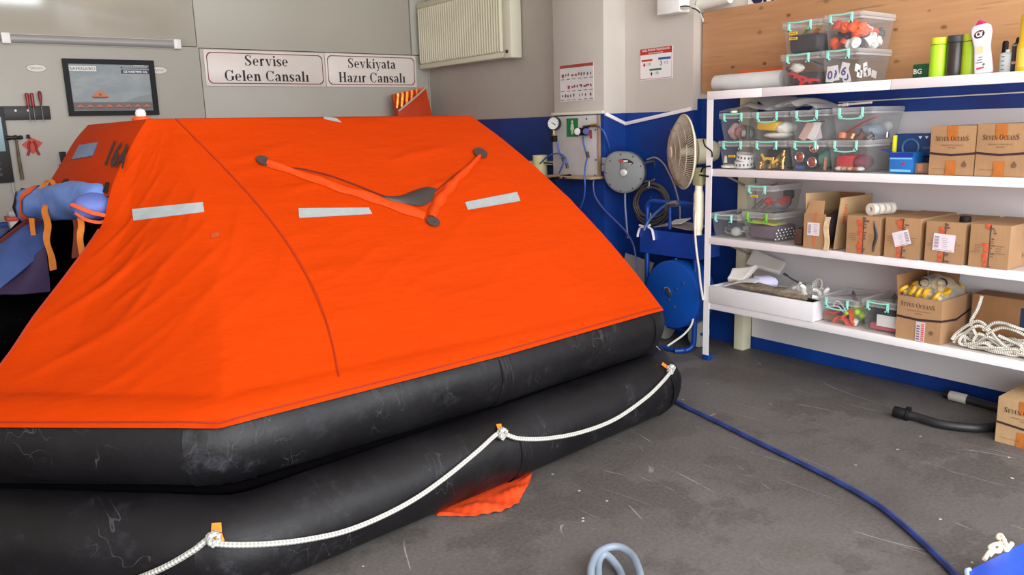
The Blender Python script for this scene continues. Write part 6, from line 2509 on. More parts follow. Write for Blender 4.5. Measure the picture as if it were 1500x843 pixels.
put('cap', MB().cyl((0, 0, 0), (0, -0.012, 0.03), 0.014), WHITE, 'white cap at the front corner of the trinket box', 'cap', (XB + 0.05, 2.408, z + 0.002))
put('pouch', lump_mb(0.08, 0.055, 0.05, 51, 0.08), mat('dark_blue_pouch', (48, 66, 110), 0.6), 'dark blue pouch behind the bright strips', 'pouch', (XB + 0.17, 2.52, z))
put('netting', lump_mb(0.09, 0.05, 0.055, 52, 0.16), mat('yellow_green_net', (190, 186, 90), 0.7), 'yellow-green netting deep in the trinket box', 'net', (XB + 0.2, 2.455, z))
for k in range(3):
    put('black_disc', MB().lathe([(0.01, 0), (0.075, 0), (0.075, 0.024), (0.06, 0.026), (0.01, 0.02)], 26), BLACK, ('lowest', 'middle', 'topmost')[k] + ' black disc of the pile in the labelled box', 'disc', (XB + 0.11, 2.245, z + 0.045 + 0.027 * k), group='black discs')
s = thing('label_sheet', 'big blank white label inside the box next to the rations carton', 'label', (XB + 0.026, 2.205, z + 0.02))
MB().box((0, 0, 0.04), (0.003, 0.115, 0.065)).build('sheet', PAPER, s)
put('packet', MB().box((0, 0, 0.018), (0.16, 0.15, 0.036)), mat('rose_packet', (206, 90, 100), 0.5), 'rose red packet under the black discs', 'packet', (XB + 0.12, 2.235, z), bevel=0.008)

# ---- plastic film heaped over the upper boxes of the second shelf
zf = S2 + 0.180 + 0.173 + 0.002
m = MB()
m.grid(lambda u, v: Vector((4.29 + 0.3 * v, 3.40 - 0.36 * u, zf + 0.004 + 0.052 * math.sin(PI * u) ** 0.6 * (0.4 + 0.6 * math.sin(PI * v)) + 0.010 * math.sin(13 * u + 7 * v) * math.sin(PI * u))), 26, 14)
solo('film_bag', m, BAGFILM, 'crumpled clear bag lying over the upper corner box', 'plastic bag', angle=180)
m = MB()
m.grid(lambda u, v: Vector((4.30 + 0.3 * v, 3.05 - 0.34 * u, zf + 0.004 + 0.06 * math.sin(PI * u) ** 0.5 * (0.5 + 0.5 * math.sin(PI * v)) + 0.014 * math.sin(17 * u - 9 * v) * math.sin(PI * u))), 26, 14)
solo('film_bag', m, BAGFILM, 'crumpled clear bag lying over the box with the yellow pack', 'plastic bag', angle=180)
m = MB()
a0, a1, a2, a3 = P(1104, 143, X=4.44), P(1166, 143, X=4.44), P(1187, 156, X=4.36), P(1126, 160, X=4.36)
m.grid(lambda u, v: a0.lerp(a1, u).lerp(a3.lerp(a2, u), v) + Vector((0, 0, 0.006 * math.sin(3 * u))), 6, 4, thick=0.004)
solo('loose_lid', m, LIDCLEAR, 'loose cloudy lid tilted on top of the clear bags', 'lid')
m = MB()
m.grid(lambda u, v: P(1178 + 24 * u - 8 * v, 170 - 14 * math.sin(PI * u) * (1 - v), X=4.36) + Vector((0.03 * math.sin(5 * v + 4 * u) + 0.06 * v, 0, 0)), 8, 6)
solo('film_scrap', m, mat('pale_blue_film', (190, 196, 214), 0.4), 'pale blue film scrap standing beside the largest box', 'plastic bag')
m = MB()
m.lathe([(0.022, 0), (0.022, 0.014), (0, 0.015)], 16, Matrix.Translation((4.30, 3.285, zf - 0.004)))
solo('bottle_cap', m, mat('pale_lime_cap', (222, 232, 196), 0.5), 'pale lime cap resting on the upper corner box', 'cap')
m = MB()
m.cyl((4.35, 2.60, zf + 0.018), (4.35, 2.40, zf + 0.026), 0.006)
m.cyl((4.35, 2.57, zf + 0.018), (4.35, 2.54, zf + 0.02), 0.010)
solo('marker', m, mat('marker_white', (224, 210, 200), 0.4), 'slim white marker lying on the largest second-shelf box', 'marker')


# ---- cartons
def carton(label, x, y, z, w, d, h, mtl, group, kind='brown', rz=0.0, tape=True, sheet=None):
    """front faces -X; x is the front, y the middle"""
    c = thing('carton', label, 'carton', (x + d / 2, y, z), rz, group)
    m = MB()
    nx, nz = 8, 6

    def face(o, u, v, bulge, nrm):
        def fn(a, b):
            return Vector(o) + Vector(u) * a + Vector(v) * b + Vector(nrm) * bulge * math.sin(PI * a) * math.sin(PI * b)
        m.grid(fn, 6, 6)
    face((-d / 2, -w / 2, 0), (0, w, 0), (0, 0, h), 0.004, (-1, 0, 0))
    face((d / 2, -w / 2, 0), (0, w, 0), (0, 0, h), 0.004, (1, 0, 0))
    face((-d / 2, -w / 2, 0), (d, 0, 0), (0, 0, h), 0.004, (0, -1, 0))
    face((-d / 2, w / 2, 0), (d, 0, 0), (0, 0, h), 0.004, (0, 1, 0))
    face((-d / 2, -w / 2, 0), (d, 0, 0), (0, w, 0), 0.0, (0, 0, -1))
    face((-d / 2, -w / 2, h), (d, 0, 0), (0, w, 0), -0.005 if kind == 'brown' else 0.003, (0, 0, 1))
    m.build('body', mtl, c, angle=30)
    F = frame_M((-d / 2 - 0.0045, 0, 0), (0, -1, 0), (0, 0, 1))
    if kind == 'rations':
        m = MB()
        for txt, hh, zz, wd in (('SEVEN OCEANS', 0.026, 0.70, 0.74),):
            vs, fs, tw = small_caps(txt)
            sc = w * wd / tw
            m.add([(vx * sc - w * wd / 2, h * zz + vy * hh, 0.0006) for vx, vy in vs], fs, F)
        m.build('lettering', mat('box_ink', (66, 48, 40), 0.6), c, smooth=False)
        m = MB()
        lettering(m, 'EMERGENCY FOOD PRODUCT', 0.007, (0, h * 0.60), F, width=w * 0.5, bold=0.0)
        lettering(m, 'RATION', 0.007, (0, h * 0.55), F, width=w * 0.16, bold=0.0)
        lettering(m, 'STORE IN A DRY PLACE', 0.005, (-w * 0.24, h * 0.12), F, width=w * 0.34, bold=0.0)
        m.prism([(w * 0.3 + 0.012 * math.cos(2 * PI * k / 14), h * 0.22 + 0.012 * math.sin(2 * PI * k / 14)) for k in range(14)], 0.0006, F, 0.0002)
        m.prism([(w * 0.3 - 0.006, h * 0.22 + 0.011), (w * 0.3 + 0.006, h * 0.22 + 0.011), (w * 0.3, h * 0.22 + 0.022)], 0.0006, F, 0.0002)
        m.build('small_print', mat('box_ink_faint', (120, 88, 62), 0.7), c, smooth=False)
        m = MB()
        e = 0.0035
        loop = [(-d / 2 - e, w / 2 + e), (-d / 2 - e - 0.002, 0), (-d / 2 - e, -w / 2 - e), (0, -w / 2 - e - 0.002), (d / 2 + e, -w / 2 - e), (d / 2 + e, w / 2 + e), (0, w / 2 + e + 0.002)]
        n = len(loop)
        sag = [0, -0.010, 0, -0.004, 0, 0, 0]
        zb = h * 0.43
        vs = [(px, py, zb + sg) for (px, py), sg in zip(loop, sag)] + [(px, py, zb + 0.011 + sg) for (px, py), sg in zip(loop, sag)]
        cx = [(px * 0.985, py * 0.985, zb + sg) for (px, py), sg in zip(loop, sag)]
        m.add(vs, [(k, (k + 1) % n, n + (k + 1) % n, n + k) for k in range(n)])
        m.build('strapping', mat('dark_strapping', (56, 40, 46), 0.5), c, smooth=False)
        if tape:
            m = MB()
            m.box((0.0, h - 0.035, 0.0002), (w * 0.23, 0.07, 0.0008), F)
            m.build('tape', mat('brown_tape', (182, 108, 50), 0.3, vary=0.12, scale=30), c, smooth=False)
            m = MB()
            m.box((0.0, 0.037, 0.0002), (w * 0.23, 0.075, 0.0008), F)
            m.build('tape', mat('brown_tape', (182, 108, 50), 0.3, vary=0.12, scale=30), c, smooth=False)
    else:
        m = MB()
        m.box((0.004, h / 2, -0.001), (0.004, h * 0.96, 0.004), F)
        m.build('flap_joint', mat('joint_brown', (84, 56, 36), 0.8), c)
        if tape:
            rr = random.Random(int(y * 1000))
            m = MB()
            zz = 0.03 * h
            while zz < h * 0.93:
                hh = h * rr.uniform(0.03, 0.13)
                if rr.random() < 0.9:
                    m.box((-0.012 + rr.uniform(-0.004, 0.004), zz + hh / 2, 0.0006), (rr.uniform(0.016, 0.034), hh, 0.0008), F @ Matrix.Rotation(rr.uniform(-0.04, 0.04), 4, 'Z'))
                zz += hh + h * rr.uniform(0.004, 0.03)
            m.build('red_print', mat('tape_red', (204, 88, 54), 0.5, vary=0.3, scale=60), c, smooth=False)
            m = MB()
            zz = 0.03 * h
            while zz < h * 0.95:
                hh = h * rr.uniform(0.015, 0.05)
                if rr.random() < 0.7:
                    m.box((0.012 + rr.uniform(-0.008, 0.008), zz + hh / 2, 0.0012), (rr.uniform(0.008, 0.026), hh, 0.0006), F @ Matrix.Rotation(rr.uniform(-0.05, 0.05), 4, 'Z'))
                zz += hh + h * rr.uniform(0.01, 0.04)
            m.build('dark_print', mat('tape_ink', (104, 82, 78), 0.6, vary=0.3, scale=60), c, smooth=False)
            m = MB()
            for k in range(4):
                for sg in (-1, 1):
                    wl = w * rr.uniform(0.12, 0.26)
                    m.box((sg * (0.034 + wl / 2), h * (0.36 + 0.055 * k), 0.0004), (wl, 0.0032, 0.0006), F)
            m.build('small_print', mat('faint_box_ink', (150, 112, 78), 0.7), c, smooth=False)
        if sheet:
            a, sx, sz = sheet
            SM = F @ Matrix.Translation((0, h * 0.5, 0.0016)) @ Matrix.Rotation(a, 4, 'Z')
            m = MB()
            m.box((0, 0, 0), (sx, sz, 0.0012), SM)
            sh = m.build('address_label', mat('label_paper', (228, 216, 222), 0.6), c)
            m = MB()
            side = -1 if a <= 0.05 else 1
            for k in range(12):
                m.box((side * sx * 0.34, sz * (-0.34 + 0.06 * k), 0.0008), (sx * 0.22, sz * (0.018 + 0.018 * (k * 7 % 3)), 0.0006), SM)
            for k in range(6):
                m.box((sx * (0.06 - 0.02 * (k % 3)) * -side, sz * (-0.3 + 0.11 * k), 0.0008), (sx * (0.2 + 0.1 * (k % 2)), sz * 0.02, 0.0006), SM)
            m.box((0, -sz * 0.43, 0.0008), (sx * 0.8, sz * 0.03, 0.0006), SM)
            m.build('print', mat('label_ink', (150, 138, 150), 0.6), sh, smooth=False)
    return c


G1 = 'brown emergency rations cartons'
carton('strapped carton of rations on the second shelf, beside the small carton', 4.258, 1.912, S2, 0.218, 0.36, 0.246, M_CARD, G1, 'rations')
carton('strapped carton of rations on the second shelf, touching the frame edge', 4.258, 1.686, S2, 0.222, 0.36, 0.252, M_CARD, G1, 'rations')
carton('strapped carton of rations standing alone on the concrete floor', 4.158, 1.43, 0.0, 0.25, 0.36, 0.232, M_CARD_LIGHT, G1, 'rations', 0.0)
G2 = 'row of brown parcels on the third shelf'
XK = 4.222
carton('taped brown parcel with a torn open side seam, second in the row', XK, 2.338, S3, 0.192, 0.40, 0.212, M_CARD, G2)
carton('brown parcel with a tilted address label in the row', XK, 2.118, S3, 0.188, 0.40, 0.218, M_CARD, G2, sheet=(0.30, 0.088, 0.078))
carton('brown parcel with a straight address label and a black cap on it', XK, 1.898, S3, 0.192, 0.40, 0.212, M_CARD, G2, sheet=(-0.04, 0.108, 0.088))
carton('brown parcel with bold red tape print, last in the row', XK, 1.685, S3, 0.182, 0.40, 0.214, M_CARD, G2)
# grey print on the side of the last parcel
c5 = [o for o in COL.objects if o.get('label') == 'brown parcel with bold red tape print, last in the row'][0]
m = MB()
for zz in (0.05, 0.06, 0.165, 0.175):
    m.box((0.0, -0.0965, zz), (0.10, 0.001, 0.008))
m.build('side_print', mat('faded_ink', (140, 124, 100), 0.7), c5, smooth=False)
# padding showing at the torn seam of the second parcel
c2 = [o for o in COL.objects if o.get('label', '').startswith('taped brown parcel with a torn')][0]
m = MB()
m.grid(lambda u, v: Vector((-0.2035 - 0.004 * math.sin(PI * v), -0.067 - 0.018 * v * math.sin(PI * u) ** 0.5 + 0.004 * math.sin(9 * u), 0.02 + 0.17 * u)), 16, 4, thick=0.002)
m.build('torn_seam', mat('dark_padding', (60, 56, 56), 0.4), c2)

# open parcel, its big flaps standing up
s = wthing('open_carton', 'battered open brown parcel with raised flaps and an address label', 'carton', (4.42, 2.62, S3), group=G2)
x0, x1, y0, y1, z0, z1 = 4.222, 4.60, 2.545, 2.705, S3, S3 + 0.205
m = MB()
t = 0.005
m.box(((x0 + x1) / 2, (y0 + y1) / 2, z0 + t / 2), (x1 - x0, y1 - y0, t))
m.box((x0 + t / 2, (y0 + y1) / 2 + 0.012, (z0 + z1) / 2 + t / 2), (t, y1 - y0 - 0.024, z1 - z0 - t))
m.box((x1 - t / 2, (y0 + y1) / 2, (z0 + z1) / 2 + t / 2), (t, y1 - y0, z1 - z0 - t))
m.box(((x0 + x1) / 2, y1 - t / 2, (z0 + z1) / 2 + t / 2), (x1 - x0 - 2 * t, t, z1 - z0 - t))
m.build('body', M_CARD, s, smooth=False)
m = MB()
m.grid(lambda u, v: Vector((x0 + 0.003 + 0.02 * v, y1 - 0.004 - 0.115 * u - 0.022 * v * (1 - u) + 0.006 * v * u, z1 + 0.075 * v)), 6, 4, thick=0.005)
m.build('front_flap', M_CARD, s, smooth=False)
m = MB()
m.grid(lambda u, v: Vector((x0 + 0.02 + (x1 - x0 - 0.02) * u, y1 - 0.002 + 0.008 * v, z1 + (0.115 - 0.015 * u) * v)), 6, 4, thick=0.005)
m.build('side_flap', M_CARD_LIGHT, s, smooth=False)
m = MB()
m.grid(lambda u, v: Vector((x1 - 0.01, y1 - (y1 - y0) * u, z1 + 0.10 * v)), 4, 3, thick=0.005)
m.build('rear_flap', M_CARD_DARK, s, smooth=False)
m = MB()
m.grid(lambda u, v: Vector((x0 + 0.03 + 0.34 * u, y0 - 0.052 + 0.05 * (1 - v) * 0.6, z0 + 0.002 + (0.30 + 0.0 * u) * v)), 8, 8, thick=0.006)
m.build('side_panel', M_CARD_LIGHT, s, smooth=False)
m = MB()
for k in range(8):
    m.box((x0 + 0.075 + 0.003 * k, y0 - 0.0462 - 0.0 + 0.0 * k, z0 + 0.16 + 0.016 * k), (0.022, 0.0035, 0.009))
m.build('red_print', mat('tape_red', (214, 78, 44), 0.5), s, smooth=False)
m = MB()
m.grid(lambda u, v: Vector((x0 - 0.006 + 0.004 * u, y0 + 0.022 - 0.03 * v - 0.006 * math.sin(7 * u), z0 + 0.003 + 0.19 * u)), 12, 3, thick=0.006)
m.build('torn_edge', mat('pale_torn_card', (214, 186, 146), 0.8, vary=0.2, scale=40), s, smooth=False)
F = frame_M((x0 - 0.001, 2.63, z0), (0, -1, 0), (0, 0, 1))
m = MB()
m.box((-0.012, 0.115, 0.0006), (0.078, 0.075, 0.0012), F)
sh = m.build('address_label', mat('label_paper', (228, 216, 222), 0.6), s)
m = MB()
for k in range(11):
    m.box((-0.036, 0.088 + 0.0052 * k, 0.0016), (0.018, 0.0018 + 0.0014 * (k % 3), 0.0008), F)
for k in range(6):
    m.box((0.004 - 0.004 * (k % 2), 0.092 + 0.010 * k, 0.0016), (0.024, 0.002, 0.0008), F)
m.build('label_print', mat('label_ink', (150, 138, 150), 0.6), s, smooth=False)
m = MB()
for k in range(6):
    m.box((-0.006 + 0.002 * k, 0.164 + 0.009 * k, 0.0004), (0.02, 0.006, 0.0008), F)
m.box((-0.004, 0.05, 0.0004), (0.016, 0.06, 0.0006), F)
m.build('tape_print', mat('tape_red_faint', (206, 112, 70), 0.5), s, smooth=False)
put('rubber_sheet', lump_mb(0.15, 0.05, 0.10, 61, 0.08), mat('plum_black_goods', (52, 40, 46), 0.6), 'dark rubber goods poking out of the battered open parcel', 'rubber', (4.42, 2.60, S3 + 0.02))
put('brown_block', MB().box((0, 0, 0.05), (0.16, 0.05, 0.1)), mat('dark_brown_block', (88, 58, 46), 0.6), 'dark brown block between the green-clipped box and the open parcel', 'block', (4.36, 2.80, S3), (0, 0, 0.25), bevel=0.01)

# white tape rolls lying on the second parcel
s = None
for k in range(4):
    loc = (4.30 + 0.040 * k, 2.345 - 0.012 * k, S3 + 0.208 + 0.034)
    lab = ('white tape roll nearest the front edge, with its dark core open', 'second white tape roll from the front edge', 'third white tape roll from the front edge', 'white tape roll deepest on the shelf, its end hanging loose')[k]
    r = reel_mb(0.034, 0.013, 0.030)
    o = put('tape_roll', r, mat('tape_white', (222, 214, 202), 0.6), lab, 'tape roll', loc, (0, PI / 2, -0.25), 'white tape rolls on the parcels')
m = MB()
m.lathe([(0.026, 0), (0.027, 0.004), (0.027, 0.027), (0.024, 0.031), (0, 0.031)], 20, Matrix.Translation((4.285, 1.832, S3 + 0.2095)))
solo('jar_cap', m, BLACK, 'black screw cap lying on the parcel with the straight label', 'cap')

# open rations carton stuffed with a bag of yellow floats
s = wthing('open_carton', 'open rations carton holding a clear bag of yellow caps', 'carton', (4.40, 2.01, S4), group=G1)
w, d, h = 0.236, 0.33, 0.236
RZ = Matrix.Translation((4.405, 2.01, S4)) @ Matrix.Rotation(0.0, 4, 'Z')
m = MB()
m.box((0, 0, t / 2), (d, w, t), RZ)
m.box((-d / 2 + t / 2, 0, h / 2 + t / 2), (t, w, h - t), RZ)
m.box((d / 2 - t / 2, 0, h / 2 + t / 2), (t, w, h - t), RZ)
m.box((0, -w / 2 + t / 2, h / 2 + t / 2), (d - 2 * t, t, h - t), RZ)
m.box((0, w / 2 - t / 2, h / 2 + t / 2), (d - 2 * t, t, h - t), RZ)
m.build('body', M_CARD, s, smooth=False)
m = MB()
m.grid(lambda u, v: RZ @ Vector((-d / 2 + d * u, w / 2 - 0.002 + 0.012 * v, h + 0.11 * v)), 4, 3, thick=0.005)
m.build('side_flap', M_CARD_DARK, s, smooth=False)
m = MB()
m.grid(lambda u, v: RZ @ Vector((d / 2 - 0.002 + 0.01 * v, w / 2 - w * u * 0.7, h + 0.12 * v)), 4, 3, thick=0.005)
m.build('rear_flap', M_CARD_DARK, s, smooth=False)
F = RZ @ frame_M((-d / 2 - 0.0006, 0, 0), (0, -1, 0), (0, 0, 1))
m = MB()
vs, fs, tw = small_caps('SEVEN OCEANS')
sc = w * 0.78 / tw
m.add([(vx * sc - w * 0.42, h * 0.78 + vy * 0.026 - 0.02 * vx / tw * 0.2, 0.0006) for vx, vy in vs], fs, F)
m.build('lettering', mat('box_ink', (66, 48, 40), 0.6), s, smooth=False)
m = MB()
lettering(m, 'EMERGENCY FOOD PRODUCT', 0.007, (0, h * 0.68), F, width=w * 0.52, bold=0.0)
lettering(m, 'RATION', 0.007, (0, h * 0.62), F, width=w * 0.16, bold=0.0)
m.prism([(w * 0.3 + 0.012 * math.cos(2 * PI * k / 14), h * 0.24 + 0.012 * math.sin(2 * PI * k / 14)) for k in range(14)], 0.0006, F, 0.0002)
m.build('small_print', mat('box_ink_faint', (120, 88, 62), 0.7), s, smooth=False)
m = MB()
loop = [(-d / 2 - 0.002, w / 2 + 0.002), (-d / 2 - 0.004, 0), (-d / 2 - 0.002, -w / 2 - 0.002), (0, -w / 2 - 0.004), (d / 2 + 0.002, -w / 2 - 0.002), (d / 2 + 0.002, w / 2 + 0.002)]
sag = [0.0, -0.006, 0.004, -0.012, 0.02, 0.02]
n = len(loop)
m.add([RZ @ Vector((px, py, h * 0.5 + sg)) for (px, py), sg in zip(loop, sag)] + [RZ @ Vector((px, py, h * 0.5 + 0.012 + sg)) for (px, py), sg in zip(loop, sag)], [(k, (k + 1) % n, n + (k + 1) % n, n + k) for k in range(n)])
m.build('strapping', mat('dark_strapping', (56, 40, 46), 0.5), s, smooth=False)
m = MB()
m.box((0.015, h * 0.235, 0.003), (0.05, h * 0.45, 0.001), F)
pl = m.build('tape', mat('pale_tape', (214, 196, 190), 0.4), s)
m = MB()
for k in range(9):
    m.box((0.028, h * (0.05 + 0.045 * k), 0.0042), (0.014, 0.006, 0.001), F)
m.build('red_print', mat('tape_pink', (214, 80, 90), 0.5), s, smooth=False)
m = MB()
for k in range(6):
    m.box((0.004, h * (0.06 + 0.06 * k), 0.0042), (0.016, 0.007, 0.001), F)
m.build('dark_print', mat('tape_violet', (110, 96, 130), 0.5), s, smooth=False)
ycap = MB().lathe([(0.012, 0), (0.014, 0.018), (0.030, 0.022), (0.032, 0.034), (0.026, 0.04), (0.012, 0.038), (0.0, 0.036)], 18)
YC = mat('yellow_cap', (206, 158, 26), 0.4, vary=0.2, scale=30)
first = None
rr = random.Random(21)
for k in range(26):
    ring_, j = (0, k) if k < 11 else (1, k - 11)
    loc = (4.405 - 0.125 + 0.05 * (k % 6) + rr.uniform(-0.008, 0.008), 2.01 + 0.085 - 0.043 * (k // 6) + rr.uniform(-0.008, 0.008), S4 + h - 0.004 + 0.04 * math.sin(PI * ((k % 6) + 0.5) / 6) * math.sin(PI * ((k // 6) + 0.5) / 5) + rr.uniform(0, 0.012))
    rot = (rr.uniform(-1.3, 1.3), rr.uniform(-1.3, 1.3), rr.uniform(0, 6))
    if first is None:
        first = put('yellow_stopper', ycap, YC, 'yellow cap in the clear bag of the open rations carton', 'cap', loc, rot, 'yellow caps in one bag')
        first.scale = (1.0, 1.0, 1.0)
    else:
        copy_at(first, loc, rot)
for k, (dx, dy) in enumerate(((-0.105, 0.012), (-0.05, -0.055))):
    o = put('black_ring', ring_mb(0.024, 0.004), BLACK, ('black ring on the caps facing the room', 'black ring on the caps near the carton corner')[k], 'ring', (4.405 + dx, 2.01 + dy, S4 + h + 0.075), (0.5, -0.9, 0), 'black rings on the yellow caps')
m = MB()
m.grid(lambda u, v: Vector((4.405 - 0.155 + 0.30 * u, 2.01 + 0.108 - 0.216 * v, S4 + h - 0.01 + 0.115 * (math.sin(PI * u) * math.sin(PI * v)) ** 0.45 + 0.008 * math.sin(14 * u + 5 * v) * math.sin(11 * v))), 24, 20)
solo('film_bag', m, clear('thin_film', (215, 212, 205), 0.80, 0.08), 'clear plastic bag wrapped round the yellow caps', 'plastic bag', angle=180)

# big flat carton behind the rope pile
s = wthing('flat_carton', 'long brown carton with a navy label behind the heap of white rope', 'carton', (4.57, 1.6, S4))
m = MB()
m.box((4.56, 1.50, S4 + 0.125), (0.15, 0.70, 0.25))
m.build('body', M_CARD_DARK, s, bevel=0.004)
m = MB()
m.box((4.483, 1.545, S4 + 0.14), (0.003, 0.13, 0.135))
lb = m.build('navy_label', mat('navy_label', (34, 52, 84), 0.5), s)
m = MB()
for k in range(4):
    m.box((4.481 , 1.575, S4 + 0.10 + 0.024 * k), (0.002, 0.02, 0.006))
m.build('label_print', mat('gold_print', (190, 170, 110), 0.5), s, smooth=False)

# heap of white rope
s = wthing('rope_heap', 'tangled heap of white twisted rope with one stiff end sticking up', 'rope', (4.34, 1.65, S4))
rr = random.Random(4)
m = MB()
pts = []
for k in range(95):
    q = k * 0.93
    f = k / 95
    pts.append(Vector((4.335 + 0.075 * math.cos(q) * rr.uniform(0.5, 1.0), 1.60 + 0.24 * math.sin(q * 0.61 + 0.5) * rr.uniform(0.7, 1.05) - 0.02, S4 + 0.011 + 0.075 * (0.5 + 0.5 * math.sin(q * 1.7)) * rr.uniform(0.3, 1) * (1 - 0.3 * abs(f - 0.5)))))
m.tube(pts, 0.0085, 8, sub=6)
m.build('rope', M_ROPE2, s, angle=80)
m = MB()
m.tube([P(1438, 434, X=4.30), P(1432, 452, X=4.30), P(1422, 471, X=4.30), P(1424, 480, X=4.29), P(1430, 492, X=4.28)], 0.0092, 8)
m.build('rope', M_ROPE2, s, angle=80)
for px in ([(1394, 498), (1402, 488), (1416, 478), (1430, 471), (1440, 474), (1450, 484), (1460, 497), (1475, 510), (1490, 518), (1510, 522)],
           [(1397, 502), (1404, 492), (1413, 488), (1425, 480), (1436, 478), (1448, 486)],
           [(1440, 484), (1455, 474), (1470, 474), (1482, 478), (1500, 484), (1520, 488)],
           [(1445, 490), (1465, 481), (1485, 484), (1505, 494)],
           [(1425, 500), (1432, 490), (1445, 494), (1460, 504), (1475, 514), (1490, 515), (1496, 508), (1480, 500), (1462, 492)],
           [(1422, 508), (1440, 503), (1455, 510), (1470, 519), (1488, 521), (1500, 515)]):
    m = MB()
    m.tube([Vector((p.x, p.y, max(p.z, S4 + 0.009))) for p in (P(x, y, X=4.275 + 0.02 * rr.random()) for x, y in px)], 0.0085, 8)
    m.build('rope', M_ROPE2, s, angle=80)

# white wooden tray with its contents
s = wthing('wooden_tray', 'long white wooden tray on the lowest shelf holding foam and rope', 'tray', (4.4, 3.03, S4))
x0, x1, y0, y1, h = 4.222, 4.56, 2.62, 3.39, 0.116
m = MB()
TW = mat('tray_white', (226, 222, 224), 0.5, vary=0.04)
for c_, d_ in (((x0 + 0.008, (y0 + y1) / 2, S4 + h / 2), (0.016, y1 - y0, h)), ((x1 - 0.008, (y0 + y1) / 2, S4 + h / 2), (0.016, y1 - y0, h)),
               (((x0 + x1) / 2, y0 + 0.008, S4 + h / 2), (x1 - x0 - 0.033, 0.016, h)), (((x0 + x1) / 2, y1 - 0.008, S4 + h / 2), (x1 - x0 - 0.033, 0.016, h))):
    mm = MB()
    mm.box(c_, d_)
    mm.build('side_board', TW, s, bevel=0.002)
m = MB()
m.box(((x0 + x1) / 2, (y0 + y1) / 2, S4 + 0.004), (x1 - x0 - 0.034, y1 - y0 - 0.034, 0.008))
m.build('bottom', mat('raw_ply', (170, 150, 120), 0.7), s)


def rbox(label, name, corners, thick, mtl, cat):
    """a soft slab given by four corner points"""
    a, b, c, d = [Vector(v) for v in corners]
    n = (b - a).cross(d - a).normalized()
    m = MB()
    m.grid(lambda u, v: a.lerp(b, u).lerp(d.lerp(c, u), v) + n * 0.008 * math.sin(PI * u) * math.sin(PI * v), 10, 8, thick=thick)
    return solo(name, m, mtl, label, cat, bevel=0.006, angle=50)


rbox('grey foam slab lying slanted across the post end of the tray', 'foam_pad', [P(1066, 413, X=4.29), P(1075, 398, X=4.36), P(1112, 392, X=4.42), P(1090, 416, X=4.33)], 0.04, PADGREY, 'foam')
rbox('large grey foam slab leaning on the wall behind the tray', 'foam_pad', [P(1094, 390, X=4.50), P(1105, 367, X=4.60), P(1152, 389, X=4.60), P(1142, 404, X=4.50)], 0.03, PADGREY, 'foam')
m = MB()
m.grid(lambda u, v: Vector((4.262 + 0.16 * v, 3.25 - 0.55 * u, S4 + 0.146 - 0.030 * u + 0.018 * math.sin(PI * v) + 0.005 * math.sin(15 * u + 6 * v))), 30, 8, thick=0.01)
solo('burlap', m, BURLAP, 'stained grey-brown sacking draped along the tray', 'sacking', angle=70)
m = MB()
m.grid(lambda u, v: Vector((4.262 + 0.05 * v, 3.31 - 0.25 * u, S4 + 0.118 + 0.058 * math.sin(1.7 * u) + 0.012 * v)), 14, 3, thick=0.006)
solo('webbing', m, mat('pale_webbing', (218, 218, 222), 0.7), 'pale band of webbing curving over the sacking', 'webbing')
put('cloth', lump_mb(0.06, 0.095, 0.042, 71, 0.14), mat('bluish_white_cloth', (214, 212, 240), 0.7, vary=0.1, scale=25), 'bluish white cloth bunched behind the pale webbing', 'cloth', (4.40, 3.08, S4 + 0.115))
first = None
rr = random.Random(9)
elbow = MB().tube([(0, 0, 0), (0, 0, 0.03), (0.0, 0.012, 0.045), (0, 0.035, 0.05)], 0.012, 9)
for k in range(11):
    loc = (4.37 + rr.uniform(-0.05, 0.07), 2.86 - 0.022 * k + rr.uniform(-0.015, 0.015), S4 + 0.098 + rr.uniform(0, 0.05))
    rot = (rr.uniform(-0.9, 0.9), rr.uniform(-0.9, 0.9), rr.uniform(0, 6))
    if first is None:
        first = put('white_elbow', elbow, WHITE, 'white pipe elbow in the clear bag at the end of the tray', 'fitting', loc, rot, 'white elbows in a bag')
    else:
        copy_at(first, loc, rot)
m = MB()
m.grid(lambda u, v: Vector((4.29 + 0.2 * u, 2.92 - 0.27 * v, S4 + 0.118 + 0.07 * (math.sin(PI * u) * math.sin(PI * v)) ** 0.5 + 0.008 * math.sin(14 * u + 9 * v))), 18, 20)
solo('film_bag', m, clear('thin_film', (215, 212, 205), 0.80, 0.08), 'clear bag round the white elbows at the end of the tray', 'plastic bag', angle=180)
m = MB()
for k in range(3):
    c = P(1197, 418, X=4.38)
    m.tube([c + Vector((0.01 * k, (0.03 - 0.006 * k) * math.cos(q) - 0.3 * (0.035 - 0.006 * k) * math.sin(q), (0.038 - 0.007 * k) * math.sin(q))) for q in [2 * PI * j / 14 for j in range(14)]], 0.0055, 7, closed=True)
put('rope_loop', m, M_ROPE, 'loop of thin white rope at the end of the tray', 'rope', (0, 0, 0))
put('black_foam', lump_mb(0.04, 0.05, 0.028, 73, 0.2), BLACK, 'black crumpled piece at the tray corner', 'foam', (4.33, 2.70, S4 + 0.085))
m = MB()
m.cyl(P(1148, 401, X=4.40), P(1153, 404, X=4.40), 0.008)
m.tube([P(1153, 404, X=4.40), P(1160, 409, X=4.40), P(1170, 414, X=4.39), P(1180, 418, X=4.38)], 0.005, 6)
solo('cord_end', m, DARKGREY, 'dark cord end poking over the sacking', 'cord')

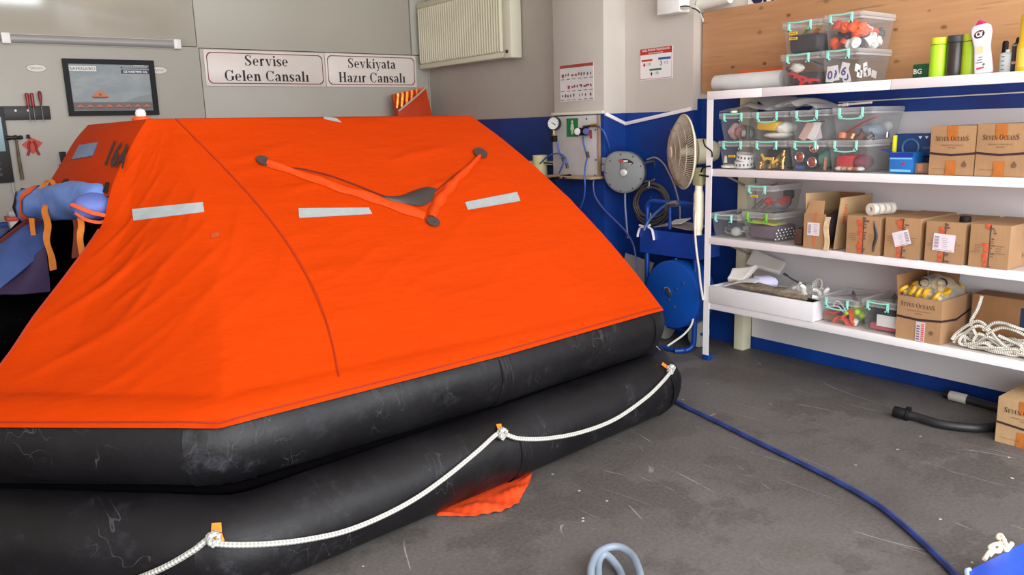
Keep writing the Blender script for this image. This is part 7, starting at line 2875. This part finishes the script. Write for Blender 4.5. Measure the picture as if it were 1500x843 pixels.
# ---- odds and ends beside the cartons of the second shelf
s = wthing('blue_carton', 'small bright blue carton with a red mark on the second shelf', 'carton', (4.36, 2.2, S2))
m = MB()
m.box((4.365, 2.195, S2 + 0.055), (0.11, 0.13, 0.11), Matrix.Identity(4))
m.build('body', mat('sky_blue_card', (36, 118, 196), 0.4, vary=0.06), s, bevel=0.002)
m = MB()
m.grid(lambda u, v: Vector((4.312 + 0.06 * u, 2.262 + 0.05 * v, S2 + 0.11 + 0.016 * v)), 2, 2, thick=0.002)
m.build('flap', mat('blue_flap', (24, 60, 150), 0.5), s)
m = MB()
m.box((4.3085, 2.195, S2 + 0.098), (0.002, 0.13, 0.022))
m.build('dark_band', mat('deep_blue_print', (20, 56, 160), 0.4), s)
F = frame_M((4.3086, 2.195, S2), (0, -1, 0), (0, 0, 1))
m = MB()
m.prism([(0.002, 0.05), (0.026, 0.062), (0.012, 0.040), (-0.01, 0.058)], 0.001, F)
m.build('red_print', RED, s, smooth=False)
m = MB()
m.box((0, 0.014, 0.0005), (0.11, 0.012, 0.001), F)
m.box((0.0, 0.078, 0.0005), (0.12, 0.006, 0.001), F)
m.build('pale_print', mat('pale_cyan_print', (130, 206, 236), 0.4), s, smooth=False)
s = wthing('tool_case', 'dark blue tool case with white notches behind the blue carton', 'case', (4.50, 2.19, S2))
m = MB()
m.box((4.52, 2.19, S2 + 0.103), (0.11, 0.26, 0.205))
m.build('body', mat('case_blue', (30, 66, 122), 0.45, vary=0.1), s, bevel=0.008)
m = MB()
m.tube([Vector((4.462, 2.225 + 0.045 * math.cos(q), S2 + 0.13 + 0.045 * math.sin(q))) for q in [2 * PI * k / 20 for k in range(20)]], 0.007, 6, closed=True, sub=0)
m.build('round_handle', mat('case_blue_light', (66, 110, 160), 0.45), s)
m = MB()
m.box((4.464, 2.12, S2 + 0.13), (0.003, 0.08, 0.014))
m.build('pale_stripe', mat('case_blue_light', (66, 110, 160), 0.45), s)
F = frame_M((4.464, 2.19, S2), (0, -1, 0), (0, 0, 1))
for k in range(3):
    m = MB()
    m.prism([(0.005 + 0.034 * k, 0.192), (0.025 + 0.034 * k, 0.192), (0.015 + 0.034 * k, 0.176)], 0.002, F)
    m.build('notch', PAPER, s, smooth=False)
m = MB()
m.box((4.463, 2.19, S2 + 0.082), (0.004, 0.26, 0.008))
m.build('strap', BLACK, s)
m = MB()
m.box((4.373, 2.268, S2 + 0.15), (0.02, 0.018, 0.10))
m.box((4.373, 2.268, S2 + 0.05), (0.012, 0.012, 0.10))
solo('glue_stick', m, mat('stick_yellow', (232, 222, 50), 0.4), 'yellow stick standing upright between the largest box and the tool case', 'stick', bevel=0.004)
s = wthing('small_carton', 'small low brown carton between the blue carton and the rations', 'carton', (4.37, 2.09, S2))
m = MB()
m.box((4.38, 2.078, S2 + 0.027), (0.1, 0.10, 0.054))
m.build('body', mat('drab_card', (150, 124, 100), 0.7), s, bevel=0.002)
m = MB()
m.box((4.3292, 2.10, S2 + 0.03), (0.0012, 0.025, 0.036))
m.build('orange_print', mat('drab_orange', (206, 136, 100), 0.6), s)

# ---- top shelf bottles
z = T
m = MB()
m.cyl((4.43, 3.535, z + 0.055), (4.43, 3.02, z + 0.055), 0.0535, n=28)
s = solo('paper_roll', m, mat('roll_white', (214, 214, 212), 0.5), 'thick white roll lying on the top shelf beside the clear boxes', 'roll', bevel=0.003)
m = MB()
m.box((4.40, 3.28, z + 0.0025), (0.26, 0.5, 0.005))
m.v = [(x - 0.0, y, zz) for x, y, zz in m.v]
s = None
m = MB()
m.box((4.60, 3.29, z + 0.122), (0.05, 0.36, 0.026))
s = wthing('orange_bar', 'flat orange bar with a black end lying behind the white roll', 'bar', (4.60, 3.29, z))
m.build('bar', mat('bar_orange', (232, 96, 34), 0.5), s, bevel=0.004)
m = MB()
m.box((4.60, 3.10, z + 0.122), (0.046, 0.02, 0.024))
m.build('end_plug', BLACK, s)
m = MB()
m.box((4.60, 3.29, z + 0.054), (0.05, 0.36, 0.106))
m.build('carton', M_CARD_DARK, s)

s = wthing('tin', 'small green tin with white lettering beside the lime bottles', 'tin', (4.42, 2.16, z))
m = MB()
m.box((4.42, 2.163, z + 0.038), (0.07, 0.082, 0.076))
m.build('body', mat('tin_green', (22, 84, 50), 0.35), s, bevel=0.006)
m = MB()
lettering(m, 'BG', 0.026, (0.0, 0.026), wallR(2.175, z, 4.384), bold=0.02)
m.build('lettering', PAPER, s, smooth=False)


def flask(label, y, x, body, lidm, h=0.196, r=0.041, name='flask'):
    s = wthing(name, label, 'bottle', (x, y, z), 'insulated bottles on the top shelf')
    Mx = Matrix.Translation((x, y, z))
    MB().lathe([(r * 0.96, 0), (r, 0.006), (r, h * 0.80), (r * 0.97, h * 0.815)], 28, Mx).build('body', body, s)
    MB().lathe([(r * 0.9, h * 0.80), (r * 0.9, h * 0.835)], 28, Mx).build('gap_ring', BLACK, s)
    MB().lathe([(r * 0.97, h * 0.83), (r, h * 0.84), (r, h * 0.97), (r * 0.93, h), (0, h)], 28, Mx).build('lid', lidm, s)
    return s


flask('lime green insulated bottle next to the small green tin', 2.055, 4.35, LIME, mat('lime_yellow_lid', (214, 232, 46), 0.35))
flask('black-brown insulated bottle between the two lime ones', 1.973, 4.355, mat('black_brown_lacquer', (52, 46, 44), 0.3), DARKGREY, 0.2, 0.043)
flask('lime green insulated bottle half behind the white cleaner bottle', 1.905, 4.36, mat('lime_lacquer_olive', (172, 204, 40), 0.35), mat('lime_olive_lid', (190, 206, 60), 0.35), 0.2, 0.039)

s = wthing('cleaner_bottle', 'white cream cleaner bottle with magenta cap, leaning a little on the top shelf', 'bottle', (4.31, 1.81, z))
CM = Matrix.Translation((4.315, 1.815, z)) @ Matrix.Rotation(-0.13, 4, 'X')
outl = [(-0.037, 0), (0.037, 0), (0.036, 0.05), (0.033, 0.10), (0.032, 0.13), (0.037, 0.165), (0.042, 0.195), (0.040, 0.220), (0.028, 0.236), (-0.028, 0.236), (-0.040, 0.220), (-0.042, 0.195), (-0.037, 0.165), (-0.032, 0.13), (-0.033, 0.10), (-0.036, 0.05)]
FB = CM @ frame_M((0, 0, 0), (0, -1, 0), (0, 0, 1))
m = MB()
p = [Vector((x, y, 0)) for x, y in outl]
m.prism([(v.x, v.y) for v in catmull(p[1:10], 4)] + [(v.x, v.y) for v in catmull(p[9:] + [p[0]], 4)][1:], 0.05, FB, -0.025)
m.build('body', mat('cleaner_white', (232, 226, 236), 0.35, vary=0.02), s, bevel=0.010, seg=3)
m = MB()
m.prism([(-0.022, 0.234), (0.026, 0.234), (0.018, 0.246), (0.004, 0.258), (-0.006, 0.258), (-0.018, 0.244)], 0.03, FB, -0.015)
m.build('cap', PINK, s, bevel=0.004)
m = MB()
ov = [(0.024 * math.cos(2 * PI * k / 26) * 1.0 + 0.004 * math.sin(2 * PI * k / 26), 0.190 + 0.019 * math.sin(2 * PI * k / 26)) for k in range(26)]
m.prism(ov, 0.001, FB, 0.0252)
m.build('badge', mat('badge_dark_green', (34, 44, 40), 0.4), s, smooth=False)
m = MB()
lettering(m, 'Cif', 0.022, (0.0, 0.180), FB @ Matrix.Translation((0, 0, 0.0262)), bold=0.05, width=0.032)
m.build('lettering', PAPER, s, smooth=False)
m = MB()
m.prism([(-0.012, 0.202), (0.006, 0.207), (0.004, 0.2), (-0.006, 0.198)], 0.001, FB, 0.0264)
m.prism([(-0.022, 0.022), (0.014, 0.026), (0.012, 0.034), (-0.022, 0.032)], 0.001, FB, 0.0252)
m.build('red_print', mat('cleaner_red', (210, 70, 90), 0.5), s, smooth=False)
m = MB()
m.box((-0.002, 0.115, 0.0256), (0.032, 0.036, 0.001), FB)
m.build('cream_print', mat('cleaner_cream', (236, 208, 160), 0.5), s, smooth=False)
m = MB()
m.prism([(0.004, 0.04), (0.014, 0.038), (0.02, 0.046), (0.01, 0.05)], 0.001, FB, 0.0252)
for k in range(3):
    m.box((-0.008 + 0.004 * k, 0.056 + 0.012 * k, 0.0256), (0.03 - 0.006 * k, 0.004, 0.001), FB)
m.build('green_print', mat('cleaner_green', (90, 120, 84), 0.5), s, smooth=False)

s = wthing('spray_bottle', 'small pale white bottle half hidden by the cleaner bottle', 'bottle', (4.40, 1.755, z))
Mx = Matrix.Translation((4.40, 1.745, z))
MB().lathe([(0.036, 0), (0.038, 0.005), (0.038, 0.088), (0.030, 0.096), (0.016, 0.1), (0, 0.1)], 24, Mx).build('body', mat('pale_bottle', (206, 212, 212), 0.4), s)
MB().lathe([(0.013, 0.10), (0.013, 0.112), (0, 0.113)], 16, Mx).build('cap', WHITE, s)
m = MB()
for k in range(4):
    m.box((4.3608, 1.752, z + 0.018 + 0.02 * k), (0.002, 0.012, 0.003))
m.build('scale_mark', INK, s)
s = wthing('spray_can', 'black spray can with silver seam beside the yellow bottle', 'can', (4.38, 1.70, z))
Mx = Matrix.Translation((4.385, 1.692, z))
MB().lathe([(0.031, 0), (0.032, 0.004), (0.032, 0.125), (0.026, 0.138)], 24, Mx).build('body', mat('can_black', (42, 38, 38), 0.3), s)
MB().lathe([(0.033, 0.123), (0.033, 0.128), (0.03, 0.13)], 24, Mx).build('seam', STEEL, s)
MB().lathe([(0.026, 0.132), (0.020, 0.138), (0.018, 0.158), (0.012, 0.165), (0, 0.166)], 20, Mx).build('cap', BLACK, s)
m = MB()
m.box((4.3535, 1.70, z + 0.045), (0.002, 0.02, 0.012))
m.build('print', mat('can_print', (200, 150, 140), 0.5), s)
m = MB()
m.lathe([(0.014, 0), (0.014, 0.15), (0.01, 0.16), (0, 0.16)], 16, Matrix.Translation((4.47, 1.79, z)))
solo('dark_bottle', m, BLACK, 'slim black bottle standing behind the white cleaner bottle', 'bottle')
s = wthing('yellow_bottle', 'tall bright yellow bottle at the very end of the top shelf in view', 'bottle', (4.33, 1.63, z))
Mx = Matrix.Translation((4.335, 1.628, z))
MB().lathe([(0.05, 0), (0.053, 0.006), (0.053, 0.11), (0.047, 0.14), (0.047, 0.24), (0.044, 0.262), (0.03, 0.275), (0, 0.277)], 28, Mx).build('body', YELLOW, s)
m = MB()
m.grid(lambda u, v: (4.335 - 0.0535 * math.cos(-0.6 + 0.9 * u), 1.628 - 0.0535 * math.sin(-0.6 + 0.9 * u), z + 0.02 + 0.085 * v), 8, 2, thick=0.001)
m.build('label', mat('yellow_label_paper', (250, 222, 90), 0.5), s)

# ------------------------------------------------------------------ on the floor
# loose orange cloth under the raft
s = None
m = MB()
c0 = [P(640, 756, Z=0.004), P(690, 757, Z=0.006), P(735, 750, Z=0.008), P(760, 737, Z=0.01), P(775, 708, Z=0.012), P(778, 697, Z=0.02)]
c1 = [P(640, 756, Z=0.004) + Vector((0.02, 0.05, 0)), Vector((1.76, 2.765, 0.004)), Vector((1.92, 2.78, 0.004)), Vector((2.05, 2.79, 0.004)), Vector((2.14, 2.795, 0.004)), Vector((2.19, 2.77, 0.004))]


def cl(u, v):
    p = lerp_path(c0, u).lerp(lerp_path(c1, u), v)
    p.z = max(p.z, 0.004) + 0.022 * math.sin(PI * min(1, v * 1.6)) * (0.5 + 0.5 * math.sin(19 * u + 5 * v)) * math.sin(PI * u) ** 0.4 + 0.008 * math.sin(37 * u - 9 * v) ** 2 * math.sin(PI * u) * (1 - v)
    return p


m.grid(cl, 50, 12, thick=0.002)
solo('canopy_cloth', m, ORANGE_CLOTH, 'crumpled orange cloth sticking out on the floor from under the raft', 'cloth', angle=70)

m = MB()
m.tube([P(980, 580, Z=0.016), P(1000, 594, Z=0.013), P(1050, 618, Z=0.013), P(1110, 648, Z=0.013), P(1180, 682, Z=0.013), P(1240, 713, Z=0.013), P(1290, 743, Z=0.013), P(1330, 776, Z=0.013), P(1365, 808, Z=0.013), P(1402, 846, Z=0.013), P(1425, 880, Z=0.013)], 0.0125, 10)
solo('blue_hose', m, M_BLUEHOSE, 'long dark blue hose running across the floor from the raft', 'hose', angle=70)

s = wthing('black_hose', 'thick black hose bent on the floor with a white and a black coupling', 'hose', (4.35, 1.8, 0))
hp = [P(1322, 606, Z=0.03), P(1345, 612, Z=0.026), P(1375, 621, Z=0.024), P(1410, 626, Z=0.024), P(1440, 627, Z=0.024), P(1475, 621, Z=0.024), P(1492, 610, Z=0.024), P(1480, 602, Z=0.024), P(1455, 596, Z=0.024), P(1430, 589, Z=0.026), P(1414, 585, Z=0.028)]
m = MB()
m.tube(hp, 0.023, 12)
m.build('hose', mat('black_hose_rubber', (36, 35, 37), 0.45), s, angle=70)
d_ = (hp[1] - hp[0]).normalized()
m = MB()
m.cyl(hp[0] - d_ * 0.045, hp[0] + d_ * 0.02, 0.030, n=16)
m.cyl(hp[0] + d_ * 0.02, hp[0] + d_ * 0.035, 0.036, n=16)
m.box(hp[0] + d_ * 0.03 + Vector((0, 0, 0.034)), (0.02, 0.025, 0.02))
m.build('coupling', BLACK, s, bevel=0.003)
d_ = (hp[-1] - hp[-2]).normalized()
m = MB()
m.cyl(hp[-1] - d_ * 0.01, hp[-1] + d_ * 0.085, 0.028, n=16)
m.build('white_coupling', mat('coupling_white', (196, 190, 180), 0.5), s, bevel=0.006)
m = MB()
m.cyl(hp[-1] + d_ * 0.085, hp[-1] + d_ * 0.11, 0.024, n=16)
m.build('end_ring', BLACK, s)

m = MB()
m.tube([P(866, 850, Z=0.03), P(866, 832, Z=0.05), P(874, 813, Z=0.06), P(890, 803, Z=0.06), P(908, 802, Z=0.06), P(925, 813, Z=0.05), P(934, 830, Z=0.04), P(938, 850, Z=0.03), P(930, 880, Z=0.02), P(905, 885, Z=0.02), P(880, 860, Z=0.02), P(876, 838, Z=0.03), P(878, 820, Z=0.04), P(886, 813, Z=0.045), P(896, 820, Z=0.035), P(907, 835, Z=0.02), P(913, 852, Z=0.018), P(925, 890, Z=0.018)], 0.0145, 12)
solo('grey_hose', m, mat('grey_blue_hose', (122, 134, 148), 0.4, vary=0.1), 'bluish grey hose looped upright on the near floor', 'hose', angle=70)

# blue tarpaulin with a rope, at the near corner
q = [P(1416, 838, Z=0.10), P(1508, 792, Z=0.13), P(1600, 900, Z=0.13), P(1440, 960, Z=0.12)]
m = MB()


def tarp(u, v):
    p = q[0].lerp(q[1], u).lerp(q[3].lerp(q[2], u), v)
    p.z += 0.010 * math.sin(6 * u + 3 * v) * math.sin(PI * v)
    return p


m.grid(tarp, 20, 20)
bot = lambda u, v: Vector((tarp(u, v).x, tarp(u, v).y, 0.004))
m.grid(lambda u, v: tarp(u, 0).lerp(bot(u, 0), v), 20, 3)
m.grid(lambda u, v: tarp(0, u).lerp(bot(0, u), v), 20, 3)
m.grid(lambda u, v: tarp(1, u).lerp(bot(1, u), v), 20, 3)
m.grid(lambda u, v: tarp(u, 1).lerp(bot(u, 1), v), 20, 3)
s = wthing('tarpaulin_bag', 'bright blue tarpaulin bundle with a pale piped edge on the near floor', 'bag', (q[0].x + 0.2, q[0].y - 0.1, 0))
m.build('body', TARP, s, angle=60)
m = MB()
m.tube([tarp(0, 0.9), tarp(0, 0.5), tarp(0, 0.15), tarp(0.0, 0.0), tarp(0.06, -0.0)], 0.008, 7)
m.build('piping', mat('pale_blue_piping', (178, 204, 240), 0.5), s)
m = MB()
m.tube([P(1442, 820, Z=0.11), P(1450, 808, Z=0.12), P(1457, 805, Z=0.13), P(1449, 803, Z=0.13), P(1455, 799, Z=0.14), P(1466, 796, Z=0.14), P(1472, 792, Z=0.15), P(1462, 789, Z=0.15), P(1463, 785, Z=0.155), P(1467, 785, Z=0.155), P(1471, 793, Z=0.15), P(1476, 801, Z=0.135)], 0.0075, 7)
m.tube([P(1448, 815, Z=0.11), P(1455, 808, Z=0.12), P(1463, 808, Z=0.12), P(1466, 801, Z=0.13), P(1473, 801, Z=0.13), P(1474, 807, Z=0.12), P(1482, 797, Z=0.125)], 0.009, 7)
solo('drawstring', m, mat('beige_rope', (222, 204, 176), 0.8), 'beige rope tangled along the edge of the blue tarpaulin bundle', 'rope', angle=70)

bpy.context.view_layer.update()
